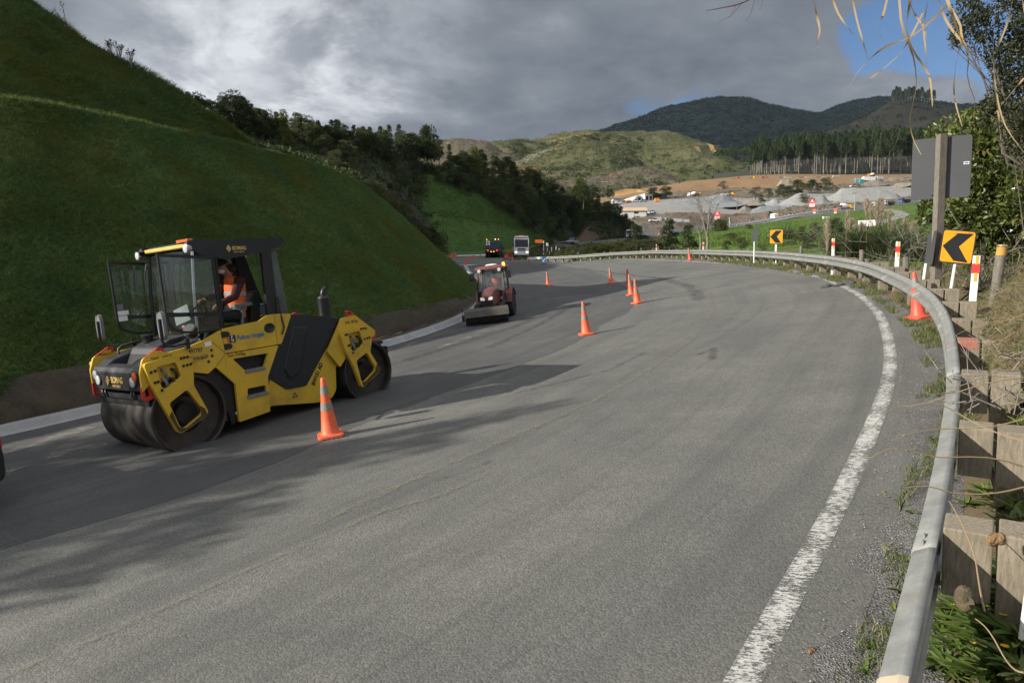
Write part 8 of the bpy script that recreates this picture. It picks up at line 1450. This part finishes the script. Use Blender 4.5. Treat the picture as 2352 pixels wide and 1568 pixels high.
house('shed', 'pale arched steel shed with a dark doorway', 1455, 1482, 449, 465, 447, PALES, PALES, 0, 16, .35, roof='arch', doors=((.38, .62, 0, .72),))
house('shed', 'large white fronted shed with two tall dark doors', 1480, 1500, 444.5, 465, 452, INKW, PALES, .12, 20, .3, roof='flat', doors=((.12, .45, 0, .72), (.58, .9, 0, .72)))
house('shed', 'long dark grey shed joined to the white fronted one', 1500, 1534, 444, 463, 456, GRS, GRS, .08, 14, .3, roof='flat', doors=((.2, .6, 0, .35),))
def box_thing(name, label, px0, px1, y0, y1, D, m, cat, dep=2.5, yaw=0.0, group=None, lid=None):
    a, b_ = Vector(P(px0, y1, D)), Vector(P(px1, y1, D)); w_ = (b_ - a).length; hh = (y1 - y0) / FPX * D; t = thing(name, label, cat, at((a + b_) / 2, yaw), group); q = MB(); q.box((0, dep / 2, hh / 2), (w_, dep, hh)); bd = q.build('box_body', m, t, bevel=.05)
    for k in range(max(2, int(w_ / 1.2))): q = MB(); q.box((-w_ / 2 + w_ * (k + .5) / max(2, int(w_ / 1.2)), -.03, hh * .5), (.12, .06, hh * .9)); q.build('rib', m, bd)
    q = MB(); q.box((0, dep / 2, hh + .06), (w_ * 1.03, dep * 1.03, .14)); q.build('lid', lid or m, bd); return t
TEAL = paint((.02, .28, .3), 'teal'); SKYB = paint((.08, .3, .6), 'sky_blue'); GRN = paint((.12, .17, .13), 'grey_green')
for a, b_, y0, y1, D, m, lb in ((1965, 1970, 411, 419, 482, SKYB, 'sky blue portable toilet left of the teal ones'), (1975.5, 1980, 412, 420, 480, TEAL, 'left teal portable toilet on the upper terrace'), (1980.5, 1985, 412, 420, 480, TEAL, 'right teal portable toilet on the upper terrace')): box_thing('portable_toilet', lb, a, b_, y0, y1, D, m, 'portable toilet', 1.4, 0, 'portable toilets', INKW)
box_thing('site_office', 'long white site office cabin behind the portable toilets', 1984, 2012, 406, 414.5, 500, W_, 'cabin', 3, .05); box_thing('tank_trailer', 'white cylindrical looking trailer right of the site office', 2016, 2030, 405, 412, 500, SV, 'trailer', 3)
box_thing('container', 'small grey green container at the foot of the clay terrace', 1678, 1687, 438, 444.5, 490, GRN, 'container', 2.6); box_thing('container', 'tan and blue container on the yard below the sheds', 1505, 1515, 455.5, 463, 430, OR, 'container', 3)
for n, (a, b_, g) in enumerate([(1788, 1799, 'first'), (1803, 1818, 'second'), (1834, 1845, 'third'), (1851, 1865, 'fourth'), (1874, 1885, 'fifth'), (1889, 1901, 'sixth')]): box_thing('trailer', g + ' grey tipper trailer from the left in the row before the pines', a, b_, 406.5, 413, 524, SV if n % 2 else GREYP, 'trailer', 3, 0, 'trailers parked in a row before the pines')
pc = thing('pipe_stack', 'stack of pale concrete pipes among the quarry trees', 'pipes', at(P(1771, 448, 470))); 
for k in range(5): q = MB(); q.tube([(-3.6 + (k % 2) * .3, 0, .55 + .9 * (k // 2) ), (3.4, 0, .55 + .9 * (k // 2))], .5, 12); q.v = [v + Vector((0, (k % 2) * 1.05, 0)) for v in q.v]; q.build('pipe', M_CONC, pc, smooth=50)
for x, y, yw, D, col, pk, lb, g in [(1469, 503.5, -1.2, 345, W_, 0, 'leftmost white car parked by the cream building', 1), (1481, 502.5, -1.2, 347, GREYP, 0, 'dark grey car between two white ones by the cream building', 1), (1490, 500, -1.2, 350, W_, 0, 'white car right of the grey one by the cream building', 1), (1499, 499.5, -1.2, 352, SV, 0, 'rightmost silver car parked by the cream building', 1), (1503, 522, .1, 300, W_, 1, 'white and red marked pickup in the lower yard', 0), (1478, 466, .2, 436, SV, 1, 'pale pickup in front of the white fronted shed', 0), (1459, 467, .2, 436, W_, 1, 'white pickup in front of the arched shed doorway', 0), (1422, 464, .1, 438, W_, 1, 'white vehicle in front of the small shed', 0), (1920, 411.5, .1, 520, W_, 0, 'white car alone on the terrace before the pines', 0), (1960, 424, .3, 470, W_, 1, 'white pickup left of the blue portable toilet', 0), (2084, 410, .2, 505, W_, 0, 'white van at the top edge beside the big road sign', 0), (1664, 449.5, .1, 420, W_, 1, 'white pickup on top of the long grey pile', 0), (1612, 451, .3, 430, DB, 0, 'first dark car in the row behind the grey pile', 2), (1620, 450, .3, 430, RD, 0, 'dark red car in the row behind the grey pile', 2), (1631, 449, .3, 430, GREYP, 0, 'grey car at right of the row behind the grey pile', 2)]:
    p = Vector(P(x, y, D)); g0 = down(p, 12); p = g0 if abs(g0.z - p.z) < 4 else p; car('pickup' if pk else 'car', lb, at(p, yw, s=1.05), col, {0: None, 1: 'cars parked by the cream building', 2: 'row of cars behind the grey pile'}[g], bool(pk), 'pickup' if pk else 'car')
for x, y, yw, D, cb, bd, kd, lb in [(1447, 467, .15, 436, W_, OR, 'tip', 'orange tipper truck parked by the arched shed'), (1589, 451, 2.6, 425, W_, W_, 'mixer', 'white concrete mixer truck behind the long grey pile'), (1603, 451, .3, 430, YL, GRN, 'tip', 'lime green truck beside the white mixer'), (1678, 450, .1, 425, YL, YL, 'flat', 'yellow flat machine right of the white pickup'), (2000, 406, 2.9, 512, YL, W_, 'mixer', 'yellow and white mixer truck above the site office'), (1728, 412, .1, 530, YL, DARKM, 'flat', 'yellow dump truck on the clay terrace'), (1690, 413.5, .1, 530, RD, RD, 'flat', 'small red machine at the left end of the clay terrace')]:
    p = Vector(P(x, y, D)); truck('truck', lb, at(p, yw, s=.8), cb, bd, kd, 6.5)
def digger(label, px, py, D, col, s=1.0, yaw=0.2):
    t = thing('excavator', label, 'excavator', at(P(px, py, D), yaw, s=s)); q = MB(); 
    for y in (-1, 1): q = MB(); q.prism(fillet([(-1.8, 0), (1.8, 0), (2.1, .4), (1.8, .8), (-1.8, .8), (-2.1, .4)], .25), 'y', y - .3, y + .3); q.build('track', DARKM, t)
    q = MB(); q.box((-.5, 0, 1.5), (2.6, 2.2, 1.1)); q.build('engine_house', col, t, bevel=.1); q = MB(); q.box((.7, .6, 2.1), (1.2, .9, 1.6)); q.build('cab', GLD, t, bevel=.08)
    q = MB(); q.tube([(.9, -.3, 1.6), (2.6, -.3, 3.6), (4.2, -.3, 3.0)], [.3, .28, .22], 6); q.build('boom', col, t); q = MB(); q.tube([(4.2, -.3, 3.1), (4.7, -.3, 1.2)], [.2, .15], 6); q.box((4.5, -.3, .8), (.8, .9, .8)); q.build('bucket', DARKM, t); return t
digger('red excavator working on the clay terrace before the pines', 1752, 412, 528, RD, .8); digger('yellow excavator in the lower yard beside the white pickup', 1524, 524, 298, YL, .8, .3)
for n, (x, y) in enumerate([(1512, 506), (1522, 507), (1545, 509), (1558, 510), (1575, 511)]): p = GR(x, y, 335); t = thing('concrete_bin', 'grey concrete block bay in the lower yard below the cars', 'block bay', at(p, -.2), 'concrete block bays in the lower yard'); q = MB(); q.box((0, 0, .7), (3.2, .6, 1.4)); q.box((-1.4, 1.4, .7), (.5, 2.4, 1.4)); q.build('bay_wall', M_CONC, t, bevel=.06)
# black rounded end of a machine just at the left edge
yw = math.atan2(-.80, -.59); tip = Vector(P(23, 1029, 8.3)); R2 = Matrix.Rotation(yw, 3, 'Z'); o2 = tip - R2 @ Vector((-2.32, .86, 0)); o2.z = RZ(o2.x, o2.y) + .012; car('pickup', 'black vehicle of which only a rounded end shows at the left edge', at(o2, yw, RN(o2.x, o2.y)), BLK, pickup=True, cat='pickup')
# ------------------------------------------------------------------ the air of the valley
hz_ = MB(); hz_.box((0, 1200, 340), (6400, 5200, 704)); ho = hz_.build('haze', (lambda: (lambda m: m)(bpy.data.materials.new('haze_air')))()); tag(ho, kind='stuff', label='thin pale haze filling the whole valley', cat='haze')
hm = ho.data.materials[0]; hm.use_nodes = True; hn = hm.node_tree.nodes; hn.clear(); hv = hn.new('ShaderNodeVolumePrincipled'); hv.inputs['Color'].default_value = (0.62, 0.8, 1.0, 1); hv.inputs['Density'].default_value = 0.000025; hv.inputs['Anisotropy'].default_value = 0.0; hw = hn.new('ShaderNodeOutputMaterial'); hm.node_tree.links.new(hv.outputs[0], hw.inputs['Volume'])
